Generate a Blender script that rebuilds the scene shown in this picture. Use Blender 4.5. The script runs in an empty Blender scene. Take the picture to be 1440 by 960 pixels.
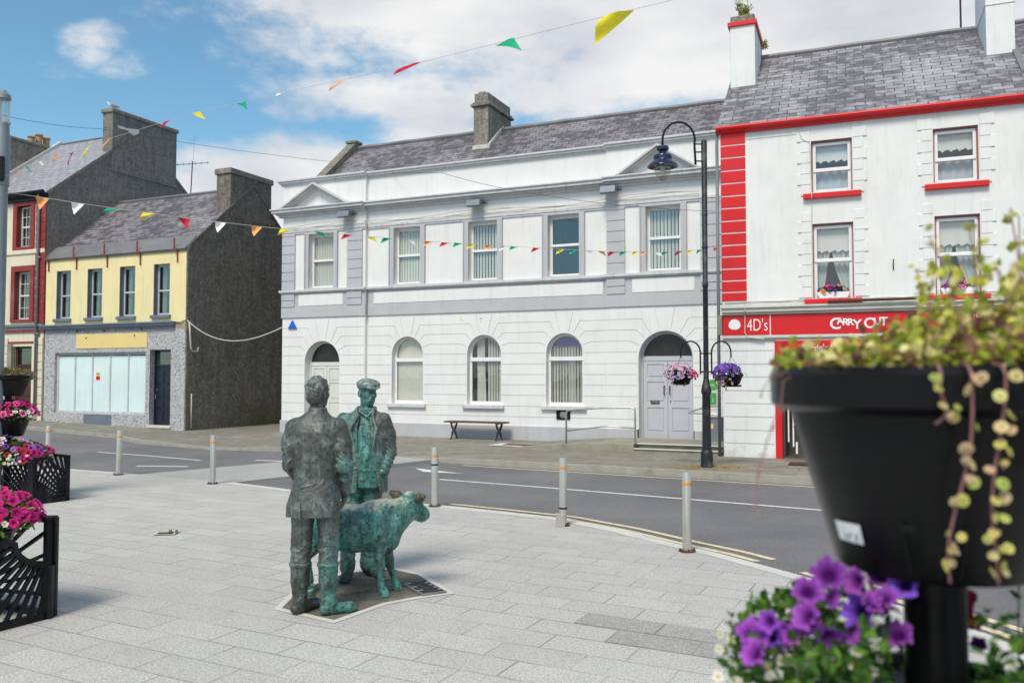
import bpy, bmesh, math, random
import numpy as np
from mathutils import Vector, Matrix, noise
R_ = math.radians
sc = bpy.context.scene
# ---------------- camera
cam_d = bpy.data.cameras.new('camera'); cam = bpy.data.objects.new('camera', cam_d)
sc.collection.objects.link(cam); sc.camera = cam
cam.location = (0, 0, 1.8); cam.rotation_euler = (R_(90 + 2.281), 0, 0)
cam_d.sensor_width = 36; cam_d.lens = 29.5; cam_d.clip_start = .05; cam_d.clip_end = 3000
cam_d.dof.use_dof = True; cam_d.dof.focus_distance = 11; cam_d.dof.aperture_fstop = 3.1
# ---------------- world: sky and clouds
SUN_EL, SUN_AZ = 52, 205        # azimuth clockwise from +Y: light comes from behind the camera, a bit left
w = bpy.data.worlds.new('World'); sc.world = w; w.use_nodes = True
N = w.node_tree.nodes; L = w.node_tree.links; N.clear()
def wn(t, **k):
    n = N.new(t)
    for a, b in k.items(): setattr(n, a, b)
    return n
out = wn('ShaderNodeOutputWorld'); sky = wn('ShaderNodeTexSky', sky_type='NISHITA')
sky.sun_disc = False; sky.sun_elevation = R_(SUN_EL); sky.sun_rotation = R_(SUN_AZ)
sky.altitude = 50; sky.air_density = 1.0; sky.dust_density = .6; sky.ozone_density = 1.6
bg = wn('ShaderNodeBackground'); bg.inputs[1].default_value = .13
bgc = wn('ShaderNodeBackground'); bgc.inputs[1].default_value = .82
tc = wn('ShaderNodeTexCoord')
def vm(op, a, b=None):
    n = wn('ShaderNodeVectorMath', operation=op)
    for i, s in enumerate((a, b)):
        if s is None: continue
        if isinstance(s, (tuple, list)): n.inputs[i].default_value = s
        else: L.new(s, n.inputs[i])
    return n
def mt(op, a, b=None, c=None, clamp=False):
    n = wn('ShaderNodeMath', operation=op); n.use_clamp = clamp
    for i, s in enumerate((a, b, c)):
        if s is None: continue
        if isinstance(s, (int, float)): n.inputs[i].default_value = s
        else: L.new(s, n.inputs[i])
    return n.outputs[0]
sx = wn('ShaderNodeSeparateXYZ'); L.new(tc.outputs['Generated'], sx.inputs[0])
# direction on a gnomonic sheet facing north: azimuth-like p = x/y, q = z/y
yy = mt('MAXIMUM', mt('ABSOLUTE', sx.outputs[1]), .05)
P = mt('DIVIDE', sx.outputs[0], yy); Q = mt('DIVIDE', sx.outputs[2], yy)
no = wn('ShaderNodeTexNoise'); no.inputs['Scale'].default_value = 2.6; no.inputs['Detail'].default_value = 9; no.inputs['Roughness'].default_value = .58
mp = wn('ShaderNodeMapping'); mp.inputs['Scale'].default_value = (1, 1, 1.9); mp.inputs['Location'].default_value = (3.3, 1.2, .4)
L.new(tc.outputs['Generated'], mp.inputs[0]); L.new(mp.outputs[0], no.inputs['Vector'])
nb = wn('ShaderNodeTexNoise'); nb.inputs['Scale'].default_value = 11; nb.inputs['Detail'].default_value = 8; nb.inputs['Roughness'].default_value = .6
L.new(mp.outputs[0], nb.inputs['Vector'])
warp = mt('ADD', mt('MULTIPLY', mt('SUBTRACT', no.outputs[0], .5), 1.35), mt('MULTIPLY', mt('SUBTRACT', nb.outputs[0], .5), .95))
# cloud banks (centre p, q and half sizes)
banks = [(.24, .45, .60, .14, 1.35), (-.02, .335, .30, .055, .9), (-.515, .395, .055, .034, .55), (-.47, .375, .05, .025, .4), (-.55, .37, .05, .022, .35), (-.665, .40, .035, .022, .6),
         (-.22, .235, .28, .062, 1.2), (-.44, .15, .14, .07, 1.0), (.52, .30, .34, .14, 1.0), (-.09, .275, .13, .055, 1.0), (1.5, .4, .6, .3, 1), (-1.7, .35, .5, .15, 1), (.1, .13, .9, .08, .8), (0, .03, 4, .09, 1.6), (-.22, .44, .10, .05, .6), (.15, 1.9, 2.6, .95, 1.6)]
acc = None
for (p, q, a, b, s) in banks:
    d = mt('ADD', mt('POWER', mt('ABSOLUTE', mt('DIVIDE', mt('SUBTRACT', P, p), a)), 2.0), mt('POWER', mt('ABSOLUTE', mt('DIVIDE', mt('SUBTRACT', Q, q), b)), 2.0))
    g = mt('MULTIPLY', mt('SUBTRACT', 1.35, d), s)
    acc = g if acc is None else mt('MAXIMUM', acc, g)
acc = mt('MAXIMUM', acc, -1.0)
dens = mt('ADD', acc, mt('MULTIPLY', warp, 1.9))
mask = wn('ShaderNodeMapRange'); mask.interpolation_type = 'SMOOTHSTEP'
mask.inputs[1].default_value = .25; mask.inputs[2].default_value = 1.05; mask.inputs[4].default_value = .93
L.new(dens, mask.inputs[0])
shade = wn('ShaderNodeValToRGB')
e = shade.color_ramp.elements; e[0].position = .30; e[0].color = (.66, .68, .735, 1); e[1].position = .66; e[1].color = (1.0, .985, .96, 1)
n3 = wn('ShaderNodeTexNoise'); n3.inputs['Scale'].default_value = 5.0; n3.inputs['Detail'].default_value = 6
mp3 = wn('ShaderNodeMapping'); mp3.inputs['Scale'].default_value = (1, 1, 2.6); mp3.inputs['Location'].default_value = (.7, 4, 1.1)
L.new(tc.outputs['Generated'], mp3.inputs[0]); L.new(mp3.outputs[0], n3.inputs['Vector']); L.new(n3.outputs[0], shade.inputs[0])
L.new(shade.outputs[0], bgc.inputs[0])
mx = wn('ShaderNodeMixShader'); L.new(mask.outputs[0], mx.inputs[0]); L.new(bg.outputs[0], mx.inputs[1]); L.new(bgc.outputs[0], mx.inputs[2])
hs = wn('ShaderNodeHueSaturation'); hs.inputs['Saturation'].default_value = 1.0; hs.inputs['Value'].default_value = 1.0
tn = wn('ShaderNodeMix', data_type='RGBA', blend_type='MULTIPLY'); tn.inputs[0].default_value = 1; tn.inputs[7].default_value = (.80, 1.08, 1.04, 1); L.new(sky.outputs[0], tn.inputs[6]); L.new(tn.outputs[2], hs.inputs['Color']); L.new(hs.outputs[0], bg.inputs[0]); L.new(mx.outputs[0], out.inputs[0])
sun_d = bpy.data.lights.new('sun', 'SUN'); sun = bpy.data.objects.new('sun', sun_d); sc.collection.objects.link(sun)
sun_d.energy = 2.8; sun_d.angle = R_(19); sun_d.color = (1, .91, .78)
az, el = R_(SUN_AZ), R_(SUN_EL)
sdir = Vector((math.sin(az) * math.cos(el), math.cos(az) * math.cos(el), math.sin(el)))
sun.rotation_euler = sdir.to_track_quat('Z', 'Y').to_euler()
vs = sc.view_settings; vs.view_transform = 'Standard'; vs.look = 'None'; vs.gamma = 1; vs.use_curve_mapping = False; vs.exposure = .23
sc.cycles.use_denoising = True; sc.cycles.max_bounces = 8; sc.cycles.transparent_max_bounces = 16
sc.cycles.caustics_reflective = False; sc.cycles.caustics_refractive = False
rnd = random.Random(7)

# ---------------- materials
class NT:
    def __init__(s, name):
        s.m = bpy.data.materials.new(name); s.m.use_nodes = True; s.n = s.m.node_tree.nodes; s.l = s.m.node_tree.links
        s.b = s.n['Principled BSDF']; s.out = s.n['Material Output']
    def new(s, t, **k):
        n = s.n.new(t)
        for a, b in k.items(): setattr(n, a, b)
        return n
    def coord(s, kind='Object', scale=(1, 1, 1), rot=0):
        t = s.new('ShaderNodeTexCoord'); m = s.new('ShaderNodeMapping'); m.inputs['Scale'].default_value = scale; m.inputs['Rotation'].default_value = (0, 0, rot)
        if kind == 'World':
            g = s.new('ShaderNodeNewGeometry'); s.l.new(g.outputs['Position'], m.inputs[0])
        else: s.l.new(t.outputs[kind], m.inputs[0])
        return m.outputs[0]
    def noise(s, vec, scale, detail=4, rough=.55):
        n = s.new('ShaderNodeTexNoise'); n.inputs['Scale'].default_value = scale; n.inputs['Detail'].default_value = detail; n.inputs['Roughness'].default_value = rough
        s.l.new(vec, n.inputs['Vector']); return n.outputs[0]
    def vor(s, vec, scale, feat='F1', out='Distance'):
        n = s.new('ShaderNodeTexVoronoi'); n.feature = feat; n.inputs['Scale'].default_value = scale; s.l.new(vec, n.inputs['Vector']); return n.outputs[out]
    def ramp(s, fac, stops, interp='LINEAR'):
        n = s.new('ShaderNodeValToRGB'); n.color_ramp.interpolation = interp; el = n.color_ramp.elements
        while len(el) < len(stops): el.new(.5)
        for e, (p, c) in zip(el, stops):
            e.position = p; e.color = (c, c, c, 1) if isinstance(c, (int, float)) else (*c, 1)
        s.l.new(fac, n.inputs[0]); return n.outputs[0]
    def mix(s, fac, a, b, mode='MIX'):
        n = s.new('ShaderNodeMix', data_type='RGBA', blend_type=mode)
        for i, v in ((0, fac), (6, a), (7, b)):
            if isinstance(v, (int, float)): n.inputs[i].default_value = v if i == 0 else (v, v, v, 1)
            elif isinstance(v, tuple): n.inputs[i].default_value = (*v, 1)
            else: s.l.new(v, n.inputs[i])
        return n.outputs[2]
    def math(s, op, a, b=0, clamp=False):
        n = s.new('ShaderNodeMath', operation=op); n.use_clamp = clamp
        for i, v in ((0, a), (1, b)):
            if isinstance(v, (int, float)): n.inputs[i].default_value = v
            else: s.l.new(v, n.inputs[i])
        return n.outputs[0]
    def bump(s, h, strength=.3, dist=.01):
        n = s.new('ShaderNodeBump'); n.inputs['Strength'].default_value = strength; n.inputs['Distance'].default_value = dist
        s.l.new(h, n.inputs['Height']); s.l.new(n.outputs[0], s.b.inputs['Normal']); return n
    def base(s, c):
        if isinstance(c, tuple): s.b.inputs['Base Color'].default_value = (*c, 1)
        else: s.l.new(c, s.b.inputs['Base Color'])
    def done(s, rough=.6, metal=0, spec=.5):
        s.b.inputs['Roughness'].default_value = rough; s.b.inputs['Metallic'].default_value = metal; s.b.inputs['Specular IOR Level'].default_value = spec
        return s.m
def paint(name, c, rough=.6, var=.08, dirt=(.35, .36, .30), amt=.25, sc_=1.5, bump=.15, metal=0, streak=True):
    t = NT(name); v = t.coord(); vs_ = t.coord(scale=(3.0, 3.0, .35))
    n = t.noise(v, sc_, 5); n2 = t.noise(vs_ if streak else v, 2.2, 6, .65)
    base = t.mix(t.ramp(n, [(.3, 0.0), (.7, 1.0)]), tuple(x * (1 - var) for x in c), tuple(min(1, x * (1 + var * .5)) for x in c))
    base = t.mix(t.math('MULTIPLY', t.ramp(n2, [(.52, 0.0), (.75, 1.0)]), amt), base, dirt)
    if name.startswith(('painted_render', 'painted_rough', 'old_paint')):
        sp = t.new('ShaderNodeSeparateXYZ'); t.l.new(v, sp.inputs[0]); gz = t.math('ADD', t.math('MULTIPLY', sp.outputs[2], .9), t.math('MULTIPLY', t.noise(v, 3.0, 6, .7), 1.6)); base = t.mix(t.ramp(gz, [(.75, .40), (1.35, 0.0)]), base, (.30, .29, .24))
        base = t.mix(t.math('MULTIPLY', t.ramp(t.noise(v, .45, 5, .7), [(.54, 0.0), (.68, 1.0)]), .16), base, (.52, .50, .44))
    t.base(base); t.bump(t.noise(v, 45, 6, .6), bump, .01)
    return t.done(rough, metal)
M = {}
M['wall_white'] = paint('painted_render_white', (.76, .76, .75), .62, .05, (.47, .47, .43), .34)
M['wall_white_b'] = paint('painted_roughcast_white', (.77, .78, .77), .7, .05, (.5, .52, .48), .38, 2.2, .5)
M['trim_grey'] = paint('painted_trim_lilac_grey', (.47, .475, .50), .6, .07, (.30, .31, .30), .35)
M['trim_pale'] = paint('painted_moulding_pale_grey', (.58, .585, .60), .6, .08, (.22, .23, .21), .5, 2.5)
M['red'] = paint('gloss_paint_red', (.66, .008, .012), .38, .10, (.35, .02, .02), .25)
M['dark_red'] = paint('old_paint_dark_red', (.27, .028, .022), .55, .12, (.12, .03, .03), .35)
M['cream'] = paint('old_paint_cream', (.72, .66, .50), .7, .10, (.33, .30, .22), .45)
M['yellow'] = paint('old_paint_yellow', (.82, .70, .38), .7, .07, (.45, .38, .20), .40)
M['board_yellow'] = paint('sign_board_yellow', (.78, .60, .24), .6, .05, (.55, .45, .25), .3)
M['blue_grey'] = paint('paint_blue_grey', (.15, .18, .24), .55, .15, (.05, .05, .06), .4)
M['upvc'] = paint('window_frame_white', (.80, .80, .80), .35, .03, (.5, .5, .48), .25, 3, .02)
M['old_frame'] = paint('window_frame_weathered', (.52, .53, .55), .6, .15, (.2, .2, .2), .5, 6, .3)
M['door_grey'] = paint('door_paint_lilac', (.50, .505, .55), .4, .04, (.33, .33, .35), .2, 3, .05)
M['door_cream'] = paint('door_paint_cream', (.66, .66, .62), .45, .05, (.4, .4, .36), .3, 3, .05)
M['door_navy'] = paint('door_paint_navy', (.010, .014, .03), .3, .2, (.03, .03, .04), .3, 3, .05)
M['door_brown'] = paint('door_wood_brown', (.07, .018, .012), .4, .2, (.02, .01, .01), .3, 3, .1)
M['black_metal'] = paint('black_painted_metal', (.007, .0075, .010), .40, .2, (.09, .09, .09), .28, 9, .3)
M['post_metal'] = paint('flaking_black_post', (.012, .014, .022), .42, .3, (.20, .21, .17), .8, 14, .8, streak=False)
M['black_plastic'] = paint('black_plastic', (.005, .005, .006), .30, .15, (.012, .012, .012), .3, 8, .06)
for k_ in ('black_plastic', 'black_metal'): M[k_].node_tree.nodes['Principled BSDF'].inputs['Specular IOR Level'].default_value = .22
M['steel'] = paint('brushed_steel', (.60, .58, .53), .34, .12, (.28, .24, .18), .4, 6, .1, metal=.75)
M['grey_metal'] = paint('grey_galvanised_metal', (.22, .25, .28), .45, .1, (.12, .12, .12), .3, 4, .1, metal=.3)
M['lamp_blue'] = paint('lamp_enamel_blue', (.010, .018, .055), .25, .1, (.03, .03, .05), .2, 6, .05)
M['orange'] = paint('orange_band', (.80, .26, .02), .5, .05, (.5, .2, .05), .3)
M['wood'] = paint('weathered_brown_wood', (.085, .045, .035), .65, .3, (.16, .13, .11), .5, 12, .6)
M['rust'] = paint('rusty_iron', (.09, .04, .028), .8, .3, (.03, .02, .015), .5, 18, .8, streak=False)
M['white'] = paint('flat_white', (.82, .82, .82), .5, .02, (.6, .6, .6), .1)
M['sign_green'] = paint('sign_green', (.05, .36, .06), .4, .05)
M['sign_blue'] = paint('sign_blue', (.005, .11, .62), .35, .04)
M['pink_frame'] = paint('frame_edge_red_brown', (.30, .09, .09), .5, .1)
M['pipe_black'] = paint('cast_iron_dark_brown', (.035, .02, .03), .4, .2)
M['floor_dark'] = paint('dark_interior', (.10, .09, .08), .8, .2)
M['blind'] = paint('blind_fabric', (.74, .72, .64), .8, .05, (.4, .4, .36), .2)
M['curtain'] = paint('curtain_fabric', (.60, .66, .68), .85, .1)
M['lace'] = paint('net_curtain', (.52, .58, .66), .85, .1, bump=.3)
M['clay'] = paint('chimney_pot_clay', (.42, .26, .13), .8, .15, (.25, .2, .14), .6, 5, .4)
M['cable'] = paint('cable_grey_white', (.55, .55, .52), .6, .1)
M['wire'] = paint('thin_dark_wire', (.06, .06, .07), .6, .1)
M['kerb'] = paint('kerb_granite', (.36, .34, .29), .8, .15, (.12, .11, .07), .55, 3, .6, streak=False)
M['concrete'] = paint('pale_concrete', (.60, .59, .55), .8, .1, (.35, .34, .28), .4, 4, .5, streak=False)
M['step'] = paint('step_concrete_mossy', (.30, .285, .22), .85, .2, (.10, .10, .05), .6, 3, .6, streak=False)
M['lead'] = paint('lead_flashing', (.17, .17, .18), .5, .2, (.3, .3, .3), .3)

def glass_mat(name, tint, gloss, rough=.02):
    t = NT(name); t.n.remove(t.b)
    tr = t.new('ShaderNodeBsdfTransparent'); tr.inputs[0].default_value = (*tint, 1)
    gl = t.new('ShaderNodeBsdfGlossy'); gl.inputs['Roughness'].default_value = rough; gl.inputs[0].default_value = (.9, .95, 1, 1)
    lw = t.new('ShaderNodeLayerWeight'); lw.inputs[0].default_value = .5; fr = t.new('ShaderNodeMath', operation='POWER'); t.l.new(lw.outputs['Facing'], fr.inputs[0]); fr.inputs[1].default_value = 4.0
    v = t.coord(); nz = t.noise(v, 1.3, 2); bp = t.new('ShaderNodeBump'); bp.inputs['Strength'].default_value = .25; bp.inputs['Distance'].default_value = .02
    t.l.new(nz, bp.inputs['Height']); t.l.new(bp.outputs[0], gl.inputs['Normal'])
    f = t.math('ADD', t.math('MULTIPLY', fr.outputs[0], .6), gloss, True); mx_ = t.new('ShaderNodeMixShader')
    t.l.new(f, mx_.inputs[0]); t.l.new(tr.outputs[0], mx_.inputs[1]); t.l.new(gl.outputs[0], mx_.inputs[2]); t.l.new(mx_.outputs[0], t.out.inputs[0])
    return t.m
M['glass'] = glass_mat('window_glass', (.95, .96, .95), .07)
M['glass_dark'] = glass_mat('old_window_glass', (.66, .70, .68), .12, .06)
M['fan_glass'] = paint('dark_fanlight_glass', (.022, .020, .018), .25, .3, (.06, .055, .05), .5, 5, .1)
M['film_blue'] = paint('blue_window_film', (.015, .02, .22), .3, .1)
M['lens'] = paint('flood_light_lens', (.36, .44, .43), .15, .05)
M['lamp_glass'] = glass_mat('lamp_glass', (.85, .84, .80), .10)
M['shop_glass'] = paint('whitened_shop_glass', (.66, .80, .80), .10, .06, (.45, .6, .6), .35, 1.2, .03)

def slate_mat(name, a, b, dark, rowh=.16, w_=.30, moss=.5, wear=1.0):
    t = NT(name); v = t.coord('UV')
    br = t.new('ShaderNodeTexBrick'); br.inputs['Scale'].default_value = 1; br.inputs['Brick Width'].default_value = w_; br.inputs['Row Height'].default_value = rowh
    br.inputs['Mortar Size'].default_value = .011; br.inputs['Mortar Smooth'].default_value = .3; br.inputs['Bias'].default_value = 0
    br.inputs[1].default_value = (*a, 1); br.inputs[2].default_value = (*b, 1); br.inputs[3].default_value = (.03, .03, .033, 1)
    t.l.new(v, br.inputs['Vector'])
    n1 = t.noise(v, .55, 5, .65); n2 = t.noise(v, 3.5, 5, .7)
    # whole slates that are darker than their neighbours
    b2 = t.new('ShaderNodeTexBrick'); b2.inputs['Scale'].default_value = 1; b2.inputs['Brick Width'].default_value = w_; b2.inputs['Row Height'].default_value = rowh; b2.inputs['Mortar Size'].default_value = 0
    b2.inputs[1].default_value = (0, 0, 0, 1); b2.inputs[2].default_value = (1, 1, 1, 1); t.l.new(v, b2.inputs['Vector'])
    r = t.math('ADD', t.math('MULTIPLY', n1, 1.5), t.math('MULTIPLY', b2.outputs[0], .32))
    c = t.mix(t.math('MULTIPLY', t.ramp(r, [(.80, 0.0), (.98, 1.0)]), moss), br.outputs[0], dark)
    n6 = t.noise(v, 7.5, 5, .8); c = t.mix(t.math('MULTIPLY', t.ramp(n2, [(.5, 0.0), (.68, 1.0)]), .5), c, tuple(min(1, x * 2.1) for x in a)); c = t.mix(t.math('MULTIPLY', t.ramp(n6, [(.34, 1.0), (.46, 0.0)]), .6), c, dark)
    t.base(c)
    # each slate's lower edge stands up from the course under it
    sp = t.new('ShaderNodeSeparateXYZ'); t.l.new(v, sp.inputs[0])
    saw = t.math('SUBTRACT', 1.0, t.math('FRACT', t.math('DIVIDE', sp.outputs[1], rowh)))
    h = t.math('ADD', t.math('MULTIPLY', saw, .6), t.math('MULTIPLY', br.outputs['Fac'], -1.0)); h = t.math('ADD', h, t.math('MULTIPLY', n2, .5))
    t.bump(h, .9 * wear, .02); return t.done(.62)
M['slate'] = slate_mat('old_slates', (.20, .185, .205), (.30, .28, .31), (.065, .06, .068), .17, .32, .9)
M['slate_red'] = slate_mat('patched_slates', (.26, .25, .28), (.40, .385, .42), (.075, .072, .085), .19, .40, .85)
M['slate_new'] = slate_mat('smooth_grey_slates', (.27, .28, .32), (.34, .35, .39), (.2, .2, .23), .24, .45, .3)

def roughcast(name, a, b, c, spk=55, green=0):
    t = NT(name); v = t.coord(); n = t.noise(v, 1.2, 6, .65); s = t.vor(v, spk); n3 = t.noise(v, 70, 3, .7); vs_ = t.coord(scale=(4, 4, .5)); st = t.noise(vs_, 1.6, 5)
    col = t.mix(t.ramp(n, [(.32, 0.0), (.7, 1.0)]), a, b)
    big = t.noise(v, 3.2, 6, .75); col = t.mix(t.math('MULTIPLY', t.ramp(big, [(.46, 0.0), (.60, 1.0)]), .55), col, tuple(x * .5 for x in a))
    n9 = t.noise(v, 11, 5, .85); col = t.mix(t.ramp(n9, [(.53, 0.0), (.62, .9)]), col, c); col = t.mix(t.ramp(n9, [(.38, .85), (.46, 0.0)]), col, tuple(x * .3 for x in a)); col = t.mix(t.math('MULTIPLY', t.ramp(s, [(.12, 1.0), (.35, 0.0)]), .7), col, c)
    col = t.mix(t.ramp(n3, [(.40, .75), (.55, 0.0)]), col, tuple(x * .35 for x in a))
    col = t.mix(t.math('MULTIPLY', t.ramp(st, [(.45, 0.0), (.7, 1.0)]), .5), col, tuple(x * .45 for x in a))
    if green:
        sp = t.new('ShaderNodeSeparateXYZ'); t.l.new(t.coord(), sp.inputs[0])
        m_ = t.math('MULTIPLY', t.ramp(t.math('ADD', t.math('MULTIPLY', sp.outputs[2], .55), t.math('MULTIPLY', n, .9)), [(.5, 1.0), (1.05, 0.0)]), t.ramp(t.math('MULTIPLY', sp.outputs[1], .2), [(.35, 0.0), (.75, 1.0)]))
        col = t.mix(t.math('MULTIPLY', m_, .8), col, (.10, .105, .025))
    t.base(col); t.bump(t.math('ADD', s, t.math('MULTIPLY', n3, .8)), .8, .02); return t.done(.9)
M['roughcast_dark'] = roughcast('dark_roughcast', (.20, .18, .15), (.31, .285, .24), (.46, .43, .37), 42, 1)
M['roughcast_grey'] = roughcast('grey_cement_render', (.27, .255, .23), (.38, .36, .33), (.46, .44, .41), 60)
M['chimney_old'] = roughcast('old_chimney_render', (.26, .24, .20), (.42, .39, .34), (.48, .45, .40), 18)
M['roughcast_white'] = roughcast('roughcast_chimney_pale', (.60, .61, .60), (.70, .71, .70), (.76, .77, .75), 40)
def pebble():
    t = NT('pebble_dash'); v = t.coord(); s = t.vor(v, 38, out='Color'); d = t.vor(v, 38)
    c = t.ramp(s, [(.0, (.10, .11, .13)), (.30, (.13, .14, .17)), (.36, (.46, .46, .46)), (.8, (.58, .58, .58)), (.97, (.70, .70, .68))])
    t.base(t.mix(t.ramp(d, [(.35, 0.0), (.6, .6)]), c, (.36, .36, .37))); t.bump(d, -.6, .012); return t.done(.8)
M['pebble'] = pebble()

def slabs(name, rot, w_, h_, a, b, mortar, msize, speck=1.0, moss=0.0, stain=.4, offx=0):
    t = NT(name); v = t.coord('World', rot=rot)
    def brick(ms, c1, c2, c3):
        br = t.new('ShaderNodeTexBrick'); br.inputs['Scale'].default_value = 1; br.inputs['Brick Width'].default_value = w_; br.inputs['Row Height'].default_value = h_
        br.inputs['Mortar Size'].default_value = ms; br.inputs['Mortar Smooth'].default_value = .15; br.offset = .42; br.offset_frequency = 2
        br.inputs[1].default_value = (*c1, 1); br.inputs[2].default_value = (*c2, 1); br.inputs[3].default_value = (*c3, 1); t.l.new(v, br.inputs['Vector']); return br
    br = brick(msize, a, b, mortar)
    n1 = t.noise(v, .35, 6, .6); n2 = t.noise(v, 2.0, 6, .7); n3 = t.noise(v, 190, 2, .8); n4 = t.noise(v, 60, 3, .7); nj = t.noise(v, 1.1, 3)
    # joints come and go, as sand-filled joints do
    tile = t.mix(t.math('MULTIPLY', br.outputs['Fac'], t.ramp(nj, [(.38, .12), (.56, 1.0)])), brick(0, a, b, a).outputs[0], mortar)
    c = t.mix(t.math('MULTIPLY', t.ramp(n1, [(.35, 0.0), (.65, 1.0)]), stain), tile, tuple(x * .68 for x in a))
    c = t.mix(t.math('MULTIPLY', t.ramp(n2, [(.5, 0.0), (.75, 1.0)]), stain), c, tuple(x * .66 for x in a))
    ns = t.noise(v, .9, 5, .75); c = t.mix(t.math('MULTIPLY', t.ramp(ns, [(.62, 0.0), (.74, 1.0)]), .5), c, (.50, .40, .26))
    nd = t.noise(v, 4.5, 6, .8); c = t.mix(t.math('MULTIPLY', t.ramp(nd, [(.56, 0.0), (.70, 1.0)]), .45), c, tuple(x * .5 for x in a))
    n5 = t.noise(v, 28, 4, .8)
    c = t.mix(t.math('MULTIPLY', t.ramp(n3, [(.40, 1.0), (.52, 0.0)]), .75 * speck), c, tuple(x * .25 for x in a))
    c = t.mix(t.math('MULTIPLY', t.ramp(n4, [(.42, 1.0), (.50, 0.0)]), .60 * speck), c, tuple(x * .40 for x in a))
    c = t.mix(t.math('MULTIPLY', t.ramp(n5, [(.38, 1.0), (.50, 0.0)]), .34 * speck), c, tuple(x * .5 for x in a))
    c = t.mix(t.math('MULTIPLY', t.ramp(n4, [(.60, 0.0), (.70, 1.0)]), .3 * speck), c, (.9, .9, .88))
    if moss: c = t.mix(t.math('MULTIPLY', t.ramp(n2, [(.42, 0.0), (.62, 1.0)]), moss), c, (.13, .12, .07))
    t.base(c); t.bump(t.math('SUBTRACT', t.math('MULTIPLY', n4, .35), br.outputs['Fac']), .5, .006); return t.done(.85)
M['plaza'] = slabs('granite_slabs', R_(27), .60, .30, (.62, .605, .57), (.72, .705, .665), (.17, .16, .145), .0058)
M['plaza_dark'] = slabs('granite_slabs_dark', R_(27), .60, .30, (.46, .45, .42), (.50, .49, .46), (.13, .12, .11), .001)
M['crossing'] = slabs('granite_crossing_slabs', R_(27), .40, .20, (.50, .50, .48), (.56, .56, .54), (.30, .29, .27), .005, .8)
M['pavement'] = slabs('mossy_flagstones', R_(23), .62, .45, (.33, .31, .265), (.40, .375, .33), (.13, .12, .08), .014, .8, .5, .6)
def asphalt():
    t = NT('worn_asphalt'); v = t.coord('World'); n1 = t.noise(v, .5, 6, .6); n3 = t.noise(v, 150, 2, .8); n4 = t.noise(v, 45, 3, .7)
    c = t.mix(t.ramp(n1, [(.3, 0.0), (.7, 1.0)]), (.135, .134, .140), (.235, .232, .235))
    c = t.mix(t.ramp(n3, [(.38, .8), (.5, 0.0)]), c, (.045, .045, .05)); c = t.mix(t.ramp(n3, [(.54, 0.0), (.66, .55)]), c, (.32, .32, .33))
    c = t.mix(t.math('MULTIPLY', t.ramp(n4, [(.42, 1.0), (.52, 0.0)]), .35), c, (.07, .07, .075))
    t.base(c); t.bump(n3, .5, .006); return t.done(.85)
M['asphalt'] = asphalt()
def marking(name, c):
    t = NT(name); v = t.coord('World'); n = t.noise(v, 30, 5, .75)
    t.base(t.mix(t.ramp(n, [(.36, 1.0), (.46, 0.0)]), c, (.17, .17, .17))); return t.done(.7)
M['mark_white'] = marking('road_paint_white', (.72, .72, .70)); M['mark_yellow'] = marking('road_paint_faded_yellow', (.72, .62, .40))
def gravel(): 
    t = NT('gritty_dark_stone'); v = t.coord('World'); n = t.noise(v, 5, 5, .7); n3 = t.noise(v, 120, 2, .8)
    c = t.mix(t.ramp(n, [(.35, 0.0), (.65, 1.0)]), (.13, .115, .085), (.27, .25, .20)); t.base(t.mix(t.ramp(n3, [(.38, .8), (.52, 0.0)]), c, (.05, .045, .035)))
    t.bump(n3, .8, .01); return t.done(.95)
M['gravel'] = gravel()
def patina(name, dark, green, pale, gsc, lo, hi, top=None, sel=None):
    t = NT(name); v = t.coord(); vs_ = t.coord(scale=(6, 6, 1.1))
    n1 = t.noise(v, gsc, 7, .68); n2 = t.noise(vs_, 3.0, 7, .7); n3 = t.noise(v, 34, 5, .75); n4 = t.noise(v, 9, 5, .65)
    f = t.math('ADD', t.math('MULTIPLY', n1, .62), t.math('MULTIPLY', n2, .46))
    if sel:   # green tint shifted along x and z, one side greener, the other darker
        sp = t.new('ShaderNodeSeparateXYZ'); t.l.new(t.coord(), sp.inputs[0])
        f = t.math('ADD', f, t.math('ADD', t.math('MULTIPLY', sp.outputs[0], sel[0]), t.math('MULTIPLY', sp.outputs[2], sel[1])))
        f = t.math('ADD', f, sel[2])
    c = t.mix(t.ramp(f, [(lo, 0.0), (hi, 1.0)]), dark, green)
    c = t.mix(t.ramp(n4, [(.50, 0.0), (.72, .75)]), c, pale)
    c = t.mix(t.ramp(n3, [(.38, .9), (.50, 0.0)]), c, tuple(x * .35 for x in dark))
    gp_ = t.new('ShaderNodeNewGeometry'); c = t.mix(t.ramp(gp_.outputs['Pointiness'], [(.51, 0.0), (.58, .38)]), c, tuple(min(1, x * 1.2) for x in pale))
    n7 = t.noise(t.coord(scale=(9, 9, .9)), 2.2, 6, .8); c = t.mix(t.math('MULTIPLY', t.ramp(n7, [(.56, 0.0), (.68, 1.0)]), .55), c, tuple(min(1, x * 1.3) for x in pale)); c = t.mix(t.math('MULTIPLY', t.ramp(n7, [(.32, 1.0), (.44, 0.0)]), .7), c, tuple(x * .5 for x in dark))
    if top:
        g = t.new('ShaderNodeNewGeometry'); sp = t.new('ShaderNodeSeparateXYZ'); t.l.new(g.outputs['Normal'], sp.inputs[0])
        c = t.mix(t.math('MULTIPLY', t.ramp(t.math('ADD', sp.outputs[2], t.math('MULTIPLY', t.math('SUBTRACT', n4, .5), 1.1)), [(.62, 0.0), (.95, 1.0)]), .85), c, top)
    t.base(c); t.bump(t.math('ADD', t.math('MULTIPLY', n3, .5), n4), .55, .012); return t.done(.50, .25)
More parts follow.
